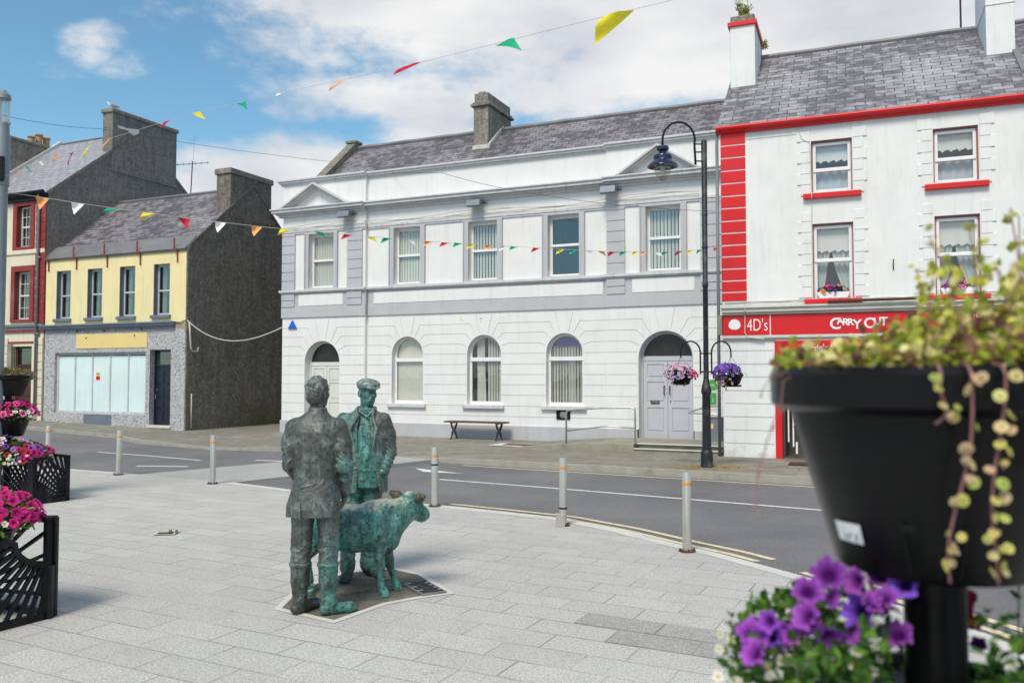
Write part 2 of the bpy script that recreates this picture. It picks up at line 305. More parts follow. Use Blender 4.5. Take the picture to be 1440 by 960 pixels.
def flat_attr(name, rough=.6, trans=.3):
    t = NT(name); a = t.new('ShaderNodeVertexColor'); a.layer_name = 'Col'; t.l.new(a.outputs[0], t.b.inputs['Base Color'])
    if trans:
        tb = t.new('ShaderNodeBsdfTranslucent'); t.l.new(a.outputs[0], tb.inputs[0]); mx_ = t.new('ShaderNodeMixShader'); mx_.inputs[0].default_value = trans
        t.l.new(t.b.outputs[0], mx_.inputs[1]); t.l.new(tb.outputs[0], mx_.inputs[2]); t.l.new(mx_.outputs[0], t.out.inputs[0])
    return t.done(rough, 0, .3)
M['leaf'] = flat_attr('leaf_colours'); M['petal'] = flat_attr('petal_colours', .7, .35)

# ---------------- object helpers
C = sc.collection
def setp(o, label=None, cat=None, group=None, kind=None):
    if label: o['label'] = label
    if cat: o['category'] = cat
    if group: o['group'] = group
    if kind: o['kind'] = kind
    return o
def empty(name, loc=(0, 0, 0), rz=0, **k):
    o = bpy.data.objects.new(name, None); C.objects.link(o); o.location = loc; o.rotation_euler = (0, 0, rz); o.empty_display_size = .2
    return setp(o, **k)
class MB:
    def __init__(s): s.v = []; s.f = []; s.c = None; s.smooth = False
    def poly(s, pts, flip=False):
        i = len(s.v); s.v += [tuple(p) for p in pts]; f = list(range(i, i + len(pts)))
        s.f.append(f[::-1] if flip else f)
    def box(s, x0, x1, y0, y1, z0, z1):
        if x0 > x1: x0, x1 = x1, x0
        if y0 > y1: y0, y1 = y1, y0
        if z0 > z1: z0, z1 = z1, z0
        i = len(s.v); s.v += [(x, y, z) for z in (z0, z1) for y in (y0, y1) for x in (x0, x1)]
        for f in ((0, 2, 3, 1), (4, 5, 7, 6), (0, 1, 5, 4), (2, 6, 7, 3), (0, 4, 6, 2), (1, 3, 7, 5)): s.f.append([i + k for k in f])
        return s
    def prism(s, pts, a, b, axis='y'):
        """outline pts (2D) pushed from a to b along axis"""
        def P3(p, t): return (p[0], t, p[1]) if axis == 'y' else ((t, p[0], p[1]) if axis == 'x' else (p[0], p[1], t))
        ar = sum(pts[k][0] * pts[(k + 1) % len(pts)][1] - pts[(k + 1) % len(pts)][0] * pts[k][1] for k in range(len(pts)))
        if ar < 0: pts = pts[::-1]
        n = len(pts); i = len(s.v); s.v += [P3(p, a) for p in pts] + [P3(p, b) for p in pts]
        fl = (axis == 'y') == (b > a)
        A = list(range(i, i + n)); B = list(range(i + n, i + 2 * n))
        if fl: s.f.append(A); s.f.append(B[::-1])
        else: s.f.append(A[::-1]); s.f.append(B)
        for k in range(n):
            q = [i + k, i + (k + 1) % n, i + n + (k + 1) % n, i + n + k]
            s.f.append(q[::-1] if fl else q)
        return s
    def ring(s, loops, closed_u=True, cap=True):
        i = len(s.v); n = len(loops[0])
        for l in loops: s.v += [tuple(p) for p in l]
        for a in range(len(loops) - 1):
            for k in range(n if closed_u else n - 1):
                s.f.append([i + a * n + k, i + a * n + (k + 1) % n, i + (a + 1) * n + (k + 1) % n, i + (a + 1) * n + k])
        if cap: s.f.append([i + k for k in range(n)][::-1]); s.f.append([i + (len(loops) - 1) * n + k for k in range(n)])
        return s
    def cyl(s, p0, p1, r0, r1=None, n=16, cap=True):
        r1 = r0 if r1 is None else r1; p0 = Vector(p0); p1 = Vector(p1); d = (p1 - p0).normalized()
        t = d.orthogonal().normalized(); b = d.cross(t)
        return s.ring([[p + (t * math.cos(2 * math.pi * k / n) + b * math.sin(2 * math.pi * k / n)) * r for k in range(n)] for p, r in ((p0, r0), (p1, r1))], True, cap)
    def lathe(s, prof, c=(0, 0, 0), n=24, cap=True):
        return s.ring([[(c[0] + r * math.cos(2 * math.pi * k / n), c[1] + r * math.sin(2 * math.pi * k / n), c[2] + z) for k in range(n)] for r, z in prof], True, cap)
    def tube(s, path, r, n=8, cap=True):
        path = [Vector(p) for p in path]; loops = []; t = None
        for k, p in enumerate(path):
            d = (path[min(k + 1, len(path) - 1)] - path[max(k - 1, 0)]).normalized()
            t = d.orthogonal().normalized() if t is None else (t - d * t.dot(d)).normalized(); b = d.cross(t)
            rr = r[k] if isinstance(r, (list, tuple)) else r
            loops.append([p + (t * math.cos(2 * math.pi * j / n) + b * math.sin(2 * math.pi * j / n)) * rr for j in range(n)])
        return s.ring(loops, True, cap)
    def holed(s, outer, holes, y, depth, sides=True, out_sides=False, back=False):
        """sheet in the xz plane at y with holes; reveals go back by depth"""
        bm = bmesh.new(); eds = []
        for loop in [outer] + holes:
            vv = [bm.verts.new((p[0], 0, p[1])) for p in loop]
            for k in range(len(vv)): eds.append(bm.edges.new((vv[k], vv[(k + 1) % len(vv)])))
        bmesh.ops.triangle_fill(bm, use_beauty=True, use_dissolve=False, edges=eds)
        bm.verts.index_update()
        for yy_ in ([y, y + depth] if back else [y]):
            i = len(s.v); s.v += [(v.co.x, yy_, v.co.z) for v in bm.verts]
            for f in bm.faces:
                idx = [i + v.index for v in f.verts]; want = -1 if yy_ == y else 1
                s.f.append(idx if f.normal.y * want > 0 else idx[::-1])
        bm.free()
        for loop, on, sgn in [(outer, out_sides, 1)] + [(h, sides, -1) for h in holes]:
            if not on: continue
            ar = sum(loop[k][0] * loop[(k + 1) % len(loop)][1] - loop[(k + 1) % len(loop)][0] * loop[k][1] for k in range(len(loop)))
            lp = loop if ar * sgn > 0 else loop[::-1]
            i = len(s.v); n = len(lp); s.v += [(p[0], y, p[1]) for p in lp] + [(p[0], y + depth, p[1]) for p in lp]
            for k in range(n): s.f.append([i + k, i + n + k, i + n + (k + 1) % n, i + (k + 1) % n][::-1] if True else 0)
        return s
    def build(s, name, mat, parent=None, bevel=0, smooth=False, label=None, cat=None, group=None, kind=None, loc=None):
        me = bpy.data.meshes.new(name); me.from_pydata(s.v, [], s.f); me.validate(); me.update()
        for m in (mat if isinstance(mat, list) else [mat]): me.materials.append(M[m] if isinstance(m, str) else m)
        boxuv(me)
        if s.c is not None:
            ca = me.color_attributes.new('Col', 'FLOAT_COLOR', 'POINT')
            arr = np.ones((len(s.v), 4), np.float32); arr[:, :3] = np.array(s.c, np.float32); ca.data.foreach_set('color', arr.ravel())
        if smooth: me.shade_smooth()
        o = bpy.data.objects.new(name, me); C.objects.link(o)
        if smooth and smooth != 'all': me.set_sharp_from_angle(angle=R_(40))
        if bevel:
            b = o.modifiers.new('b', 'BEVEL'); b.width = bevel; b.segments = 2; b.limit_method = 'ANGLE'; b.angle_limit = R_(40)
        if parent is not None: o.parent = parent
        if loc is not None: o.location = loc
        return setp(o, label, cat, group, kind)
def boxuv(me):
    uv = me.uv_layers.new(name='UVMap'); nl = len(me.loops); 
    if nl == 0: return
    vi = np.empty(nl, np.int32); me.loops.foreach_get('vertex_index', vi); co = np.empty(len(me.vertices) * 3, np.float32); me.vertices.foreach_get('co', co); co = co.reshape(-1, 3)
    npn = len(me.polygons); nr = np.empty(npn * 3, np.float32); me.polygons.foreach_get('normal', nr); nr = nr.reshape(-1, 3)
    lt = np.empty(npn, np.int32); me.polygons.foreach_get('loop_total', lt); pn = np.repeat(nr, lt, axis=0)
    t = np.cross(np.array([0, 0, 1.0]), pn); ln = np.linalg.norm(t, axis=1, keepdims=True); t = np.where(ln > .05, t / np.maximum(ln, 1e-6), np.array([1.0, 0, 0]))
    b = np.cross(pn, t); p = co[vi]; u = np.stack([(p * t).sum(1), (p * b).sum(1)], 1).astype(np.float32); uv.data.foreach_set('uv', u.ravel())
def copy_tree(o, parent=None, **k):
    c = o.copy(); C.objects.link(c)
    if parent is not None: c.parent = parent
    for ch in [x for x in o.children]: copy_tree(ch, c)
    return setp(c, **k)
def rect(x0, x1, z0, z1): return [(x0, z0), (x1, z0), (x1, z1), (x0, z1)]
def arch(cx, hw, z0, zc, r=None, n=18):
    r = hw if r is None else r
    return [(cx - hw, z0), (cx + hw, z0)] + [(cx + r * math.cos(a), zc + r * math.sin(a)) for a in [math.pi * k / n for k in range(n + 1)]]
def slot(path, w_=.014):
    """thin closed outline round an open polyline"""
    P_ = [Vector(p) for p in path]; a = []; b = []
    for k in range(len(P_)):
        d1 = (P_[k] - P_[k - 1]).normalized() if k else None; d2 = (P_[k + 1] - P_[k]).normalized() if k < len(P_) - 1 else None
        d = ((d1 or d2) + (d2 or d1)).normalized(); n = Vector((-d.y, d.x)); c = n.dot(Vector((-(d2 or d1).y, (d2 or d1).x))) or 1
        a.append(P_[k] + n * w_ / 2 / c); b.append(P_[k] - n * w_ / 2 / c)
    return [tuple(p) for p in a + b[::-1]]
def text(s, size, loc, mat, parent, depth=.006, name='lettering', rot=(math.pi / 2, 0, 0), align='LEFT', sx=1.0, label=None, bold=0, shear=0):
    cu = bpy.data.curves.new('t', 'FONT'); cu.body = s; cu.size = size; cu.extrude = depth; cu.align_x = align; cu.offset = bold; cu.shear = shear
    o = bpy.data.objects.new('t', cu); C.objects.link(o); bpy.context.view_layer.update()
    me = bpy.data.meshes.new_from_object(o.evaluated_get(bpy.context.evaluated_depsgraph_get())); bpy.data.objects.remove(o)
    me.materials.clear(); me.materials.append(M[mat]); q = bpy.data.objects.new(name, me); C.objects.link(q); q.parent = parent; q.location = loc; q.rotation_euler = rot; q.scale = (sx, 1, 1)
    return setp(q, label)
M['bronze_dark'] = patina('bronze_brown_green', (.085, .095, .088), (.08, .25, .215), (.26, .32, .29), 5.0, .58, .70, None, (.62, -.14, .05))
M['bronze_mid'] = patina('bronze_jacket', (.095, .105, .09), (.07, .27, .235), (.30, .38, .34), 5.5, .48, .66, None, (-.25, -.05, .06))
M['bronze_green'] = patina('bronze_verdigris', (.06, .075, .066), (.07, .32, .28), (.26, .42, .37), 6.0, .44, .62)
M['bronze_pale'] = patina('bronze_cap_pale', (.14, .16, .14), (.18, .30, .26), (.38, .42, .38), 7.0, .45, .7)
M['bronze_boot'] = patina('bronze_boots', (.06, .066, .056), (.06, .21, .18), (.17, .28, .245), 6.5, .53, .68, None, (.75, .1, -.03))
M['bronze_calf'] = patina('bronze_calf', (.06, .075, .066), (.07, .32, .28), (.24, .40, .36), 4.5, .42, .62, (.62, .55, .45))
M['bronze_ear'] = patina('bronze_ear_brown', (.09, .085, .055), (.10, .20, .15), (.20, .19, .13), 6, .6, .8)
M['stem_pink'] = paint('stem_pinkish', (.28, .12, .12), .6, .2); M['stem_green'] = paint('stem_green', (.10, .17, .04), .6, .2)
# ================= ground, road, pavements
def rise(x): return .033 * max(0.0, -10.4 - x)
def sheet(name, loops, mat, z=0.0, kind='structure', follow=True, label=None, sides=0.0, parent=None):
    """loft between two polylines of (x, y[, z])"""
    m = MB(); A, B = loops
    def zz(p): return (p[2] if len(p) > 2 else z) + (rise(p[0]) if follow else 0)
    for k in range(len(A) - 1):
        q = [A[k], A[k + 1], B[k + 1], B[k]]; m.poly([(p[0], p[1], zz(p)) for p in q])
    if sides:
        for k in range(len(A) - 1):
            a, b = A[k], A[k + 1]; m.poly([(a[0], a[1], zz(a) - sides), (b[0], b[1], zz(b) - sides), (b[0], b[1], zz(b)), (a[0], a[1], zz(a))])
    return m.build(name, mat, parent, kind=kind, label=label)
g = MB(); g.poly([(-900, -700, -.35), (900, -700, -.35), (900, 1500, -.35), (-900, 1500, -.35)]); g.build('ground', 'asphalt', kind='structure')
edge = [(-30, 26.2), (-20, 21.5), (-10.4, 17.05), (-8.88, 16.34), (-7.27, 15.6), (-4.68, 14.16), (-2.9, 12.85), (-1.06, 11.72), (-.2, 11.18), (.59, 10.66), (1.25, 9.85), (1.78, 9.0), (2.1, 8.55), (2.63, 7.55), (2.98, 6.75), (3.31, 5.9), (3.5, 4.6), (3.62, 3), (3.7, 0), (3.7, -12)]
kerb = [(-30, 38.5), (-20, 29.9), (-16.3, 26.9), (-11.67, 24.55), (-10.4, 23.2), (-8.5, 21.75), (-7.6, 21.13), (-5.68, 20.75), (-3.2, 19.25), (-1.57, 18.25), (.2, 17.25), (2, 16.3), (3.64, 15.42), (5.16, 14.6), (7.5, 13.3), (10, 11.9), (14, 9.6), (22, 5), (30, 0), (40, -6)]
kz = [0, 0, 0, 0, 0, -.03, -.05, -.02, -.07, -.02, 0, 0, 0, 0, 0, 0, 0, 0, 0, 0]
nn = Vector((.4045, .9145))
# plaza: one slab with its edge
m = MB(); right_ = [p for p in edge if p[0] >= -10.4]
bm = bmesh.new(); vv = [bm.verts.new((x, y, 0)) for x, y in right_ + [(-10.4, -12)]]; ee = [bm.edges.new((vv[k], vv[(k + 1) % len(vv)])) for k in range(len(vv))]
bmesh.ops.triangle_fill(bm, use_beauty=True, edges=ee); bm.verts.index_update()
m.v = [tuple(v.co) for v in bm.verts]; m.f = [[v.index for v in (f.verts if f.normal.z > 0 else reversed(f.verts))] for f in bm.faces]; bm.free()
m.poly([(-10.4, -12, 0), (-10.4, 17.05, 0), (-20, 21.5, rise(-20)), (-20, -12, rise(-20))], True); m.poly([(-20, -12, rise(-20)), (-20, 21.5, rise(-20)), (-30, 26.2, rise(-30)), (-30, -12, rise(-30))], True)
for k in range(len(edge) - 1):
    a, b = edge[k], edge[k + 1]; m.poly([(a[0], a[1], rise(a[0]) - .3), (b[0], b[1], rise(b[0]) - .3), (b[0], b[1], rise(b[0])), (a[0], a[1], rise(a[0]))], True)
m.build('plaza_paving', 'plaza', kind='structure')
# road: lofted between the plaza edge and the far kerb
def resample(pl, ts):
    L_ = [0]; 
    for k in range(1, len(pl)): L_.append(L_[-1] + math.dist(pl[k][:2], pl[k - 1][:2]))
    out_ = []
    for t in ts:
        d = t * L_[-1]; k = max(1, next((i for i in range(len(L_)) if L_[i] >= d), len(L_) - 1)); f = (d - L_[k - 1]) / (L_[k] - L_[k - 1])
        out_.append(tuple(pl[k - 1][i] * (1 - f) + pl[k][i] * f for i in range(len(pl[0]))))
    return out_
def roadz(x, y): return -.012 - .013 * min(9.0, max(0.0, .608 * x + .794 * y - 7.5)) + rise(x)
m = MB(); gx = [-60, -40, -30, -24, -20] + [-18 + .5 * k for k in range(81)] + [26, 32, 40, 60]; gy = [-40, -20, -10, -5] + [-2 + .5 * k for k in range(73)] + [38, 44, 60]; nx = len(gx)
for y in gy: m.v += [(x, y, roadz(x, y)) for x in gx]
for j in range(len(gy) - 1):
    for i in range(nx - 1): m.f.append([j * nx + i, j * nx + i + 1, (j + 1) * nx + i + 1, (j + 1) * nx + i])
m.build('road', 'asphalt', kind='structure', smooth='all')
# far kerb and pavement
def off2(pl, d):
    o = []
    for k in range(len(pl)):
        a = Vector(pl[max(0, k - 1)][:2]); b = Vector(pl[min(len(pl) - 1, k + 1)][:2]); t = (b - a).normalized(); n = Vector((-t.y, t.x)); p = Vector(pl[k][:2]) + n * d
        o.append((p.x, p.y) + tuple(pl[k][2:]))
    return o
kb = [(p[0], p[1], kz[k] + .025) for k, p in enumerate(kerb)]
kin = off2(kb, .15)
sheet('kerb', (kb, kin), 'kerb', sides=.2)
pin = [(p[0], p[1], p[2] - .006) for p in off2(kb, .15)]
pb = [(p[0] + nn.x * 14, p[1] + nn.y * 14, .012) for p in kb]
mid_ = [(p[0] * .93 + q[0] * .07, p[1] * .93 + q[1] * .07, .0) for p, q in zip(pin, pb)]
sheet('pavement', ([*pin], [*mid_]), 'pavement'); 
o = sheet('pavement', (mid_, [(p[0], p[1], 0.0) for p in pb]), 'pavement')
# raised crossing of pale slabs
cr = [(-6.77, 15.33), (-4.81, 17.65), (-3.2, 19.22)]; cl = [(-4.68, 14.14), (-3.2, 16.17), (-1.6, 18.24)]
m = MB()
for k in range(2): m.poly([(cr[k][0], cr[k][1], -.001 - .012 * k), (cl[k][0], cl[k][1], -.001 - .012 * k), (cl[k + 1][0], cl[k + 1][1], -.013 - .012 * k), (cr[k + 1][0], cr[k + 1][1], -.013 - .012 * k)])
for a, b in ((cr[0], cr[1]), (cr[1], cr[2])): m.poly([(a[0], a[1], -.3), (a[0], a[1], -.005), (b[0], b[1], -.013), (b[0], b[1], -.3)])
for a, b in ((cl[0], cl[1]), (cl[1], cl[2])): m.poly([(a[0], a[1], -.3), (b[0], b[1], -.3), (b[0], b[1], -.013), (a[0], a[1], -.005)])
m.build('path', 'crossing', kind='structure')
# light band of setts on the plaza's road edge
# road markings
def mark(name, path, w_, mat='mark_white', z=.005):
    fine = [tuple(path[0][:2])]
    for p, q in zip(path, path[1:]):
        n = max(1, int(math.dist(p[:2], q[:2]) / .25)); fine += [(p[0] + (q[0] - p[0]) * k / n, p[1] + (q[1] - p[1]) * k / n) for k in range(1, n + 1)]
    a = off2(fine, w_ / 2); b = off2(fine, -w_ / 2); m = MB()
    for k in range(len(fine) - 1): m.poly([(q[0], q[1], z + roadz(q[0], q[1])) for q in (b[k], b[k + 1], a[k + 1], a[k])])
    return m.build(name, mat, kind='structure')
mark('road_marking', [(-1.29, 15.02), (.5, 14.0), (4.21, 11.72), (8, 9.3), (14, 5.2)], .10)
mark('road_marking', [(-9.9, 20.15), (-8.2, 19.2), (-6.75, 18.25)], .10)
mark('road_marking', [(-13.6, 21.6), (-12.2, 20.9)], .10)
mark('road_marking', [(-7.55, 16.95), (-6.5, 16.9)], .14)
mark('road_marking', [(-5.6, 18.4), (-4.9, 18.2)], .14)
m = MB(); m.poly([(x, y, roadz(x, y) + .006) for x, y in ((-1.95, 16.95), (-1.7, 16.25), (-.93, 16.0))]); m.build('road_marking', 'mark_white', kind='structure')
yl = [p for p in edge if p[0] > -1.2 and p[1] > 8.3]
yl1 = [(p[0], p[1]) for p in yl] + [(2.28, 8.2)]
mark('road_marking', off2(yl1, .13), .085, 'mark_yellow'); mark('road_marking', off2(yl1, .34), .085, 'mark_yellow')
yl2 = [p for p in edge if p[1] < 7.6 and p[1] > -1]
mark('road_marking', off2([(2.55, 7.75)] + yl2, .13), .085, 'mark_yellow'); mark('road_marking', off2([(2.55, 7.75)] + yl2, .34), .085, 'mark_yellow')
ky = [p for p in kerb if p[0] > -.5]
mark('road_marking', off2([(-.9, 17.85)] + ky, -.28), .09, 'mark_yellow')
ang = R_(27)
m = MB()
for tx, ty in ((.95, 5.72), (1.45, 5.45), (1.30, 6.05), (.75, 6.35), (2.0, 5.35), (1.55, 4.95), (2.55, 5.6)):   # relaid darker slabs, laid on the paving's own bond
    px_, py_ = tx * math.cos(ang) - ty * math.sin(ang), tx * math.sin(ang) + ty * math.cos(ang); row = math.floor(py_ / .30); of = .42 * .60 if row % 2 == 0 else 0; k = math.floor((px_ + of) / .60)
    c4 = [(k * .6 - of + .006, row * .3 + .006), (k * .6 - of + .594, row * .3 + .006), (k * .6 - of + .594, row * .3 + .294), (k * .6 - of + .006, row * .3 + .294)]
    m.poly([(x * math.cos(ang) + y * math.sin(ang), -x * math.sin(ang) + y * math.cos(ang), .003) for x, y in c4])
m.build('plaza_paving', 'plaza_dark', kind='structure')
# pale edge course of the plaza along the road
e_ = [p for p in edge if -9.2 < p[0] and p[1] > 4]; m = MB(); ei = off2(e_, -.16)
for k in range(len(e_) - 1):
    if -7.3 <= e_[k][0] < -4.7: continue
    m.poly([(*ei[k][:2], .003), (*ei[k + 1][:2], .003), (*e_[k + 1][:2], .003), (*e_[k][:2], .003)])
m.build('plaza_edge', 'concrete', kind='structure')
# statue plot: pale concrete edging around gritty stone
plot = [(-1.83, 6.52), (-1.83, 7.10), (-1.55, 7.75), (-1.09, 7.90), (-.80, 7.66), (-.47, 6.99), (-.74, 6.84), (-.98, 6.66), (-1.29, 6.16)]
cx_ = sum(p[0] for p in plot) / len(plot); cy_ = sum(p[1] for p in plot) / len(plot)
def inset(pl, d):
    c = Vector((cx_, cy_)); o = []
    for k in range(len(pl)):
        a = Vector(pl[k - 1]); b = Vector(pl[k]); e_ = Vector(pl[(k + 1) % len(pl)]); n1 = (b - a).normalized(); n2 = (e_ - b).normalized()
        nA = Vector((n1.y, -n1.x)); nB = Vector((n2.y, -n2.x)); n = (nA + nB).normalized(); q = b + n * d / max(.4, n.dot(nA)); o.append((q.x, q.y))
    return o
pin_ = inset(plot, .055)
m = MB()
for k in range(len(plot)):
    j = (k + 1) % len(plot); m.poly([(*plot[k], .004), (*plot[j], .004), (*pin_[j], .006), (*pin_[k], .006)], True)
m.build('plot_edging', 'concrete', kind='structure')
m = MB(); m.poly([(*p, .003) for p in pin_], True); m.build('plot_ground', 'gravel', kind='structure')
# loose grit and stones of the plot
m = MB()
for k in range(420):
    a, b = rnd.random(), rnd.random(); i = rnd.randrange(len(pin_)); p = Vector(pin_[i]).lerp(Vector(pin_[(i + 1) % len(pin_)]), a).lerp(Vector((cx_, cy_)), b ** .5)
    r = rnd.uniform(.004, .014); m.lathe([(0, r * .7), (r * .8, r * .5), (r, 0)][::-1], (p.x, p.y, .003), 5)
m.build('grit', 'gravel', kind='stuff', label='loose grit around the feet of the bronze group', smooth=False)
# ribbed metal plaque on the plot
t = empty('ground_plaque', (-.735, 7.13, .008), R_(-61), label='ribbed metal plaque set in the ground beside the bronze calf', cat='plaque')
MB().box(-.21, .21, -.11, .11, 0, .012).build('plate', 'lead', t, .003); m = MB()
for k in range(9):
    x = -.19 + k * .044; m.box(x, x + .016, -.095 + .05 * (k % 3 == 0), .09 - .03 * (k % 2), .012, .018)
m.build('ribs', 'black_metal', t)
# drain with a weed
t = empty('drain_cover', (-3.93, 9.6, 0), R_(8), label='small square drain with a pale rim and a tuft of weed in the plaza', cat='drain cover')
m = MB().holed([(-.12, -.1), (.12, -.1), (.12, .1), (-.12, .1)], [[(-.09, -.075), (.09, -.075), (.09, .075), (-.09, .075)]], 0, .01); m.v = [(x, z, -y + .012) for x, y, z in m.v]; m.f = [f[::-1] for f in m.f]; m.build('rim', 'concrete', t)
MB().box(-.09, .09, -.075, .075, .001, .006).build('grating', 'rust', t)
# service covers on the far pavement
t = empty('service_cover', (.28, 21.35, .015), R_(-24), label='rusty iron service cover in a pale concrete surround by the long bench', cat='service cover')
MB().box(-.78, .78, -.36, .36, 0, .012).build('surround', 'concrete', t); MB().box(-.5, .5, -.2, .2, .012, .02).build('lid', 'rust', t, .003)
t = empty('service_cover', (-4.6, 25.3, .015), R_(-24), label='flat brown service cover in front of the dark side wall of the alley', cat='service cover')
MB().box(-.45, .45, -.3, .3, 0, .015).build('lid', 'rust', t, .003)
t = empty('service_cover', (6.15, 16.8, .015), R_(-23), label='flat brown service cover in front of the red and white shop', cat='service cover')
MB().box(-.6, .6, -.25, .25, 0, .012).build('lid', 'rust', t, .003)

# bollards
def make_bollard():
    t = empty('bollard', label='x', cat='bollard', group='steel bollards along the plaza edge')
    MB().lathe([(.047, 0), (.047, .79), (.043, .803), (.0, .806)], n=20).build('post', 'steel', t, smooth=True)
    MB().lathe([(.0485, 0), (.0495, .004), (.0495, .026), (.0485, .03)], (0, 0, .675), 20, False).build('reflective_band', 'orange', t, smooth=True)
    m = MB().lathe([(.085, 0), (.085, .014), (.05, .016)], n=20)
    m.build('base_plate', 'rust', t, smooth=True)
    for k in range(4):
        a = math.pi / 4 + k * math.pi / 2; MB().cyl((.072 * math.cos(a), .072 * math.sin(a), .014), (.072 * math.cos(a), .072 * math.sin(a), .034), .009, n=6).build('bolt', 'rust', t)
    return t
bl = make_bollard()
spots = [(-9.15, 16.6, 'leftmost steel bollard of the row beside the black flower towers'), (-7.1, 15.22, 'second steel bollard from the left before the pale crossing slabs'), (-4.96, 13.98, 'steel bollard standing left of the bronze men on the pale slabs'),
         (-1.06, 11.60, 'steel bollard just behind the head of the bronze calf'), (.61, 10.12, 'steel bollard with a grey lock box at its foot'), (1.79, 8.65, 'nearest steel bollard beside the double yellow lines')]
for i, (x, y, lb) in enumerate(spots):
    o = bl if i == 0 else copy_tree(bl); o.location = (x, y, 0); o['label'] = lb; o.rotation_euler = (R_([-.6, .5, .3, .2, 0, .3][i]), R_([.9, .6, .3, .4, .2, 0][i]), i * 1.1)
    if i == 4:
        MB().box(-.085, .02, -.085, .035, 0, .15).build('lock_box', 'steel', o, .004).rotation_euler = (0, 0, -4.4)
        MB().lathe([(.050, 0), (.052, .012), (.050, .02)], (0, 0, .2), 18, False).build('clamp_ring', 'black_metal', o)
    if i == 3: MB().lathe([(.050, 0), (.052, .012), (.050, .02)], (0, 0, .56), 18, False).build('clamp_ring', 'black_metal', o)
x = empty('bollard', (2.93, 7.0, 0), 0, label='steel bollard half hidden behind the purple petunias of the near flower tower', cat='bollard', group='steel bollards along the plaza edge')
for ch in bl.children: c = ch.copy(); C.objects.link(c); c.parent = x
# ================= white public building with arched ground floor
A1 = R_(-23.86)
WB = empty('white_public_building', (-7.228, 26.664, 0), A1, label='long white two storey building with arched windows and grey trim behind the bronze men', cat='building')
def part(mb, name, mat, parent=WB, **k): return mb.build(name, mat, parent, **k)
PL, PR = -.12, -.12
doors = [(1.53, .65, 2.2), (12.27, .71, 2.23)]; wins = [(4.51, .53, 2.41), (7.03, .53, 2.41), (9.46, .53, 2.41)]
jz = [.64, .93, 1.235, 1.525, 1.81, 2.10, 2.40]
def grooves(u0, u1, ops):
    """rustication grooves in panel u0..u1 around arched openings (c, r, zc, z0)"""
    G = []; ops = sorted(ops)
    def gaps(z, R):
        cuts = [(c - h, c + h) for c, h in R]; a = u0 + .03; o = []
        for l, r in cuts + [(u1 - .03, None)]:
            if l - a > .12: o.append((a, l))
            if r is not None: a = r
        return o
    for z in jz:
        R = []
        for c, r, zc, sill in ops:
            if z < sill: continue
            h = r + .03 if z <= zc else math.sqrt(max(.01, r * r - (z - zc) ** 2)) + .04
            R.append((c, h))
        for a, b in gaps(z, R): G.append(slot([(a, z), (b, z)]))
    for z, dx in ((2.69, .22), (2.98, .06), (3.26, -.09)):
        stops = []
        for c, r, zc, sill in ops:
            he = r + dx; a = math.atan2(z - zc, he); s = r + .05; stops.append((c, he, (s * math.cos(a), zc + s * math.sin(a))))
        a = u0 + .03; start = None
        for c, he, e_ in stops:
            path = ([start] if start else []) + [(a, z), (c - he, z), (c - e_[0], e_[1])]; G.append(slot(path)); a = c + he; start = (c + e_[0], e_[1])
        G.append(slot([start, (a, z), (u1 - .03, z)]))
    for c, r, zc, sill in ops:
        for sg in (-1, 1):
            s = r + .05; a = math.atan2(3.52 - zc, .25); G.append(slot([(c + sg * s * math.cos(a), zc + s * math.sin(a)), (c + sg * .25, 3.50)]))
    return G
def ops_ground(ds, ws): return [(c, r, zc, 0) for c, r, zc in ds] + [(c, r, zc, .95) for c, r, zc in ws]
panels = [(0, 3.1, PL, [doors[0]], []), (3.1, 10.7, 0, [], wins), (10.7, 13.75, PR, [doors[1]], [])]
m = MB(); bk = MB()
for u0, u1, v, ds, ws in panels:
    og = ops_ground(ds, ws)
    holes = [arch(c, r, .96, zc) for c, r, zc in ws]
    outer = [(u0, .39)]
    for c, r, zc in ds:   # doors cut through the foot of the wall
        outer += [(c - r, .39)] + [(c + r * math.cos(a), zc + r * math.sin(a)) for a in [math.pi * (1 - k / 18) for k in range(19)]] + [(c + r, .39)]
    outer += [(u1, .39), (u1, 3.59), (u0, 3.59)]
    m.holed(outer, holes + grooves(u0, u1, og), v, .018)
    # backing sheet 18 mm in, with the openings' reveals
    bk.holed([(x, z) for x, z in outer], holes, v + .018, .26, out_sides=False)
    for c, r, zc in ds:
        ap = [(c - r, .1)] + [(c + r * math.cos(a), zc + r * math.sin(a)) for a in [math.pi * (1 - k / 18) for k in range(19)]] + [(c + r, .1)]
        for k in range(len(ap) - 1): bk.poly([(ap[k][0], v + .004, ap[k][1]), (ap[k][0], v + .4, ap[k][1]), (ap[k + 1][0], v + .4, ap[k + 1][1]), (ap[k + 1][0], v + .004, ap[k + 1][1])])
    # upper wall
    uc = {0: [(1.49, .47)], 3.1: [(4.50, .455), (7.0, .455), (9.45, .455)], 10.7: [(12.24, .455)]}[u0]
    m.holed(rect(u0, u1, 3.6, 7.9), [rect(c - h, c + h, 4.50, 6.19) for c, h in uc], v, .26)
    # returns of the projecting ends
for u, s in ((3.1, 1), (10.7, -1), (0, -1)):
    a, b = (-.12, .30) if u else (-.12, 8.0); m.poly([(u, a, 0), (u, b, 0), (u, b, 7.9), (u, a, 7.9)], s < 0)
m.poly([(13.75, -.12, 0), (13.75, 8, 0), (13.75, 8, 7.9), (13.75, -.12, 7.9)])
part(m, 'front_wall', 'wall_white'); part(bk, 'wall_backing', 'wall_white')
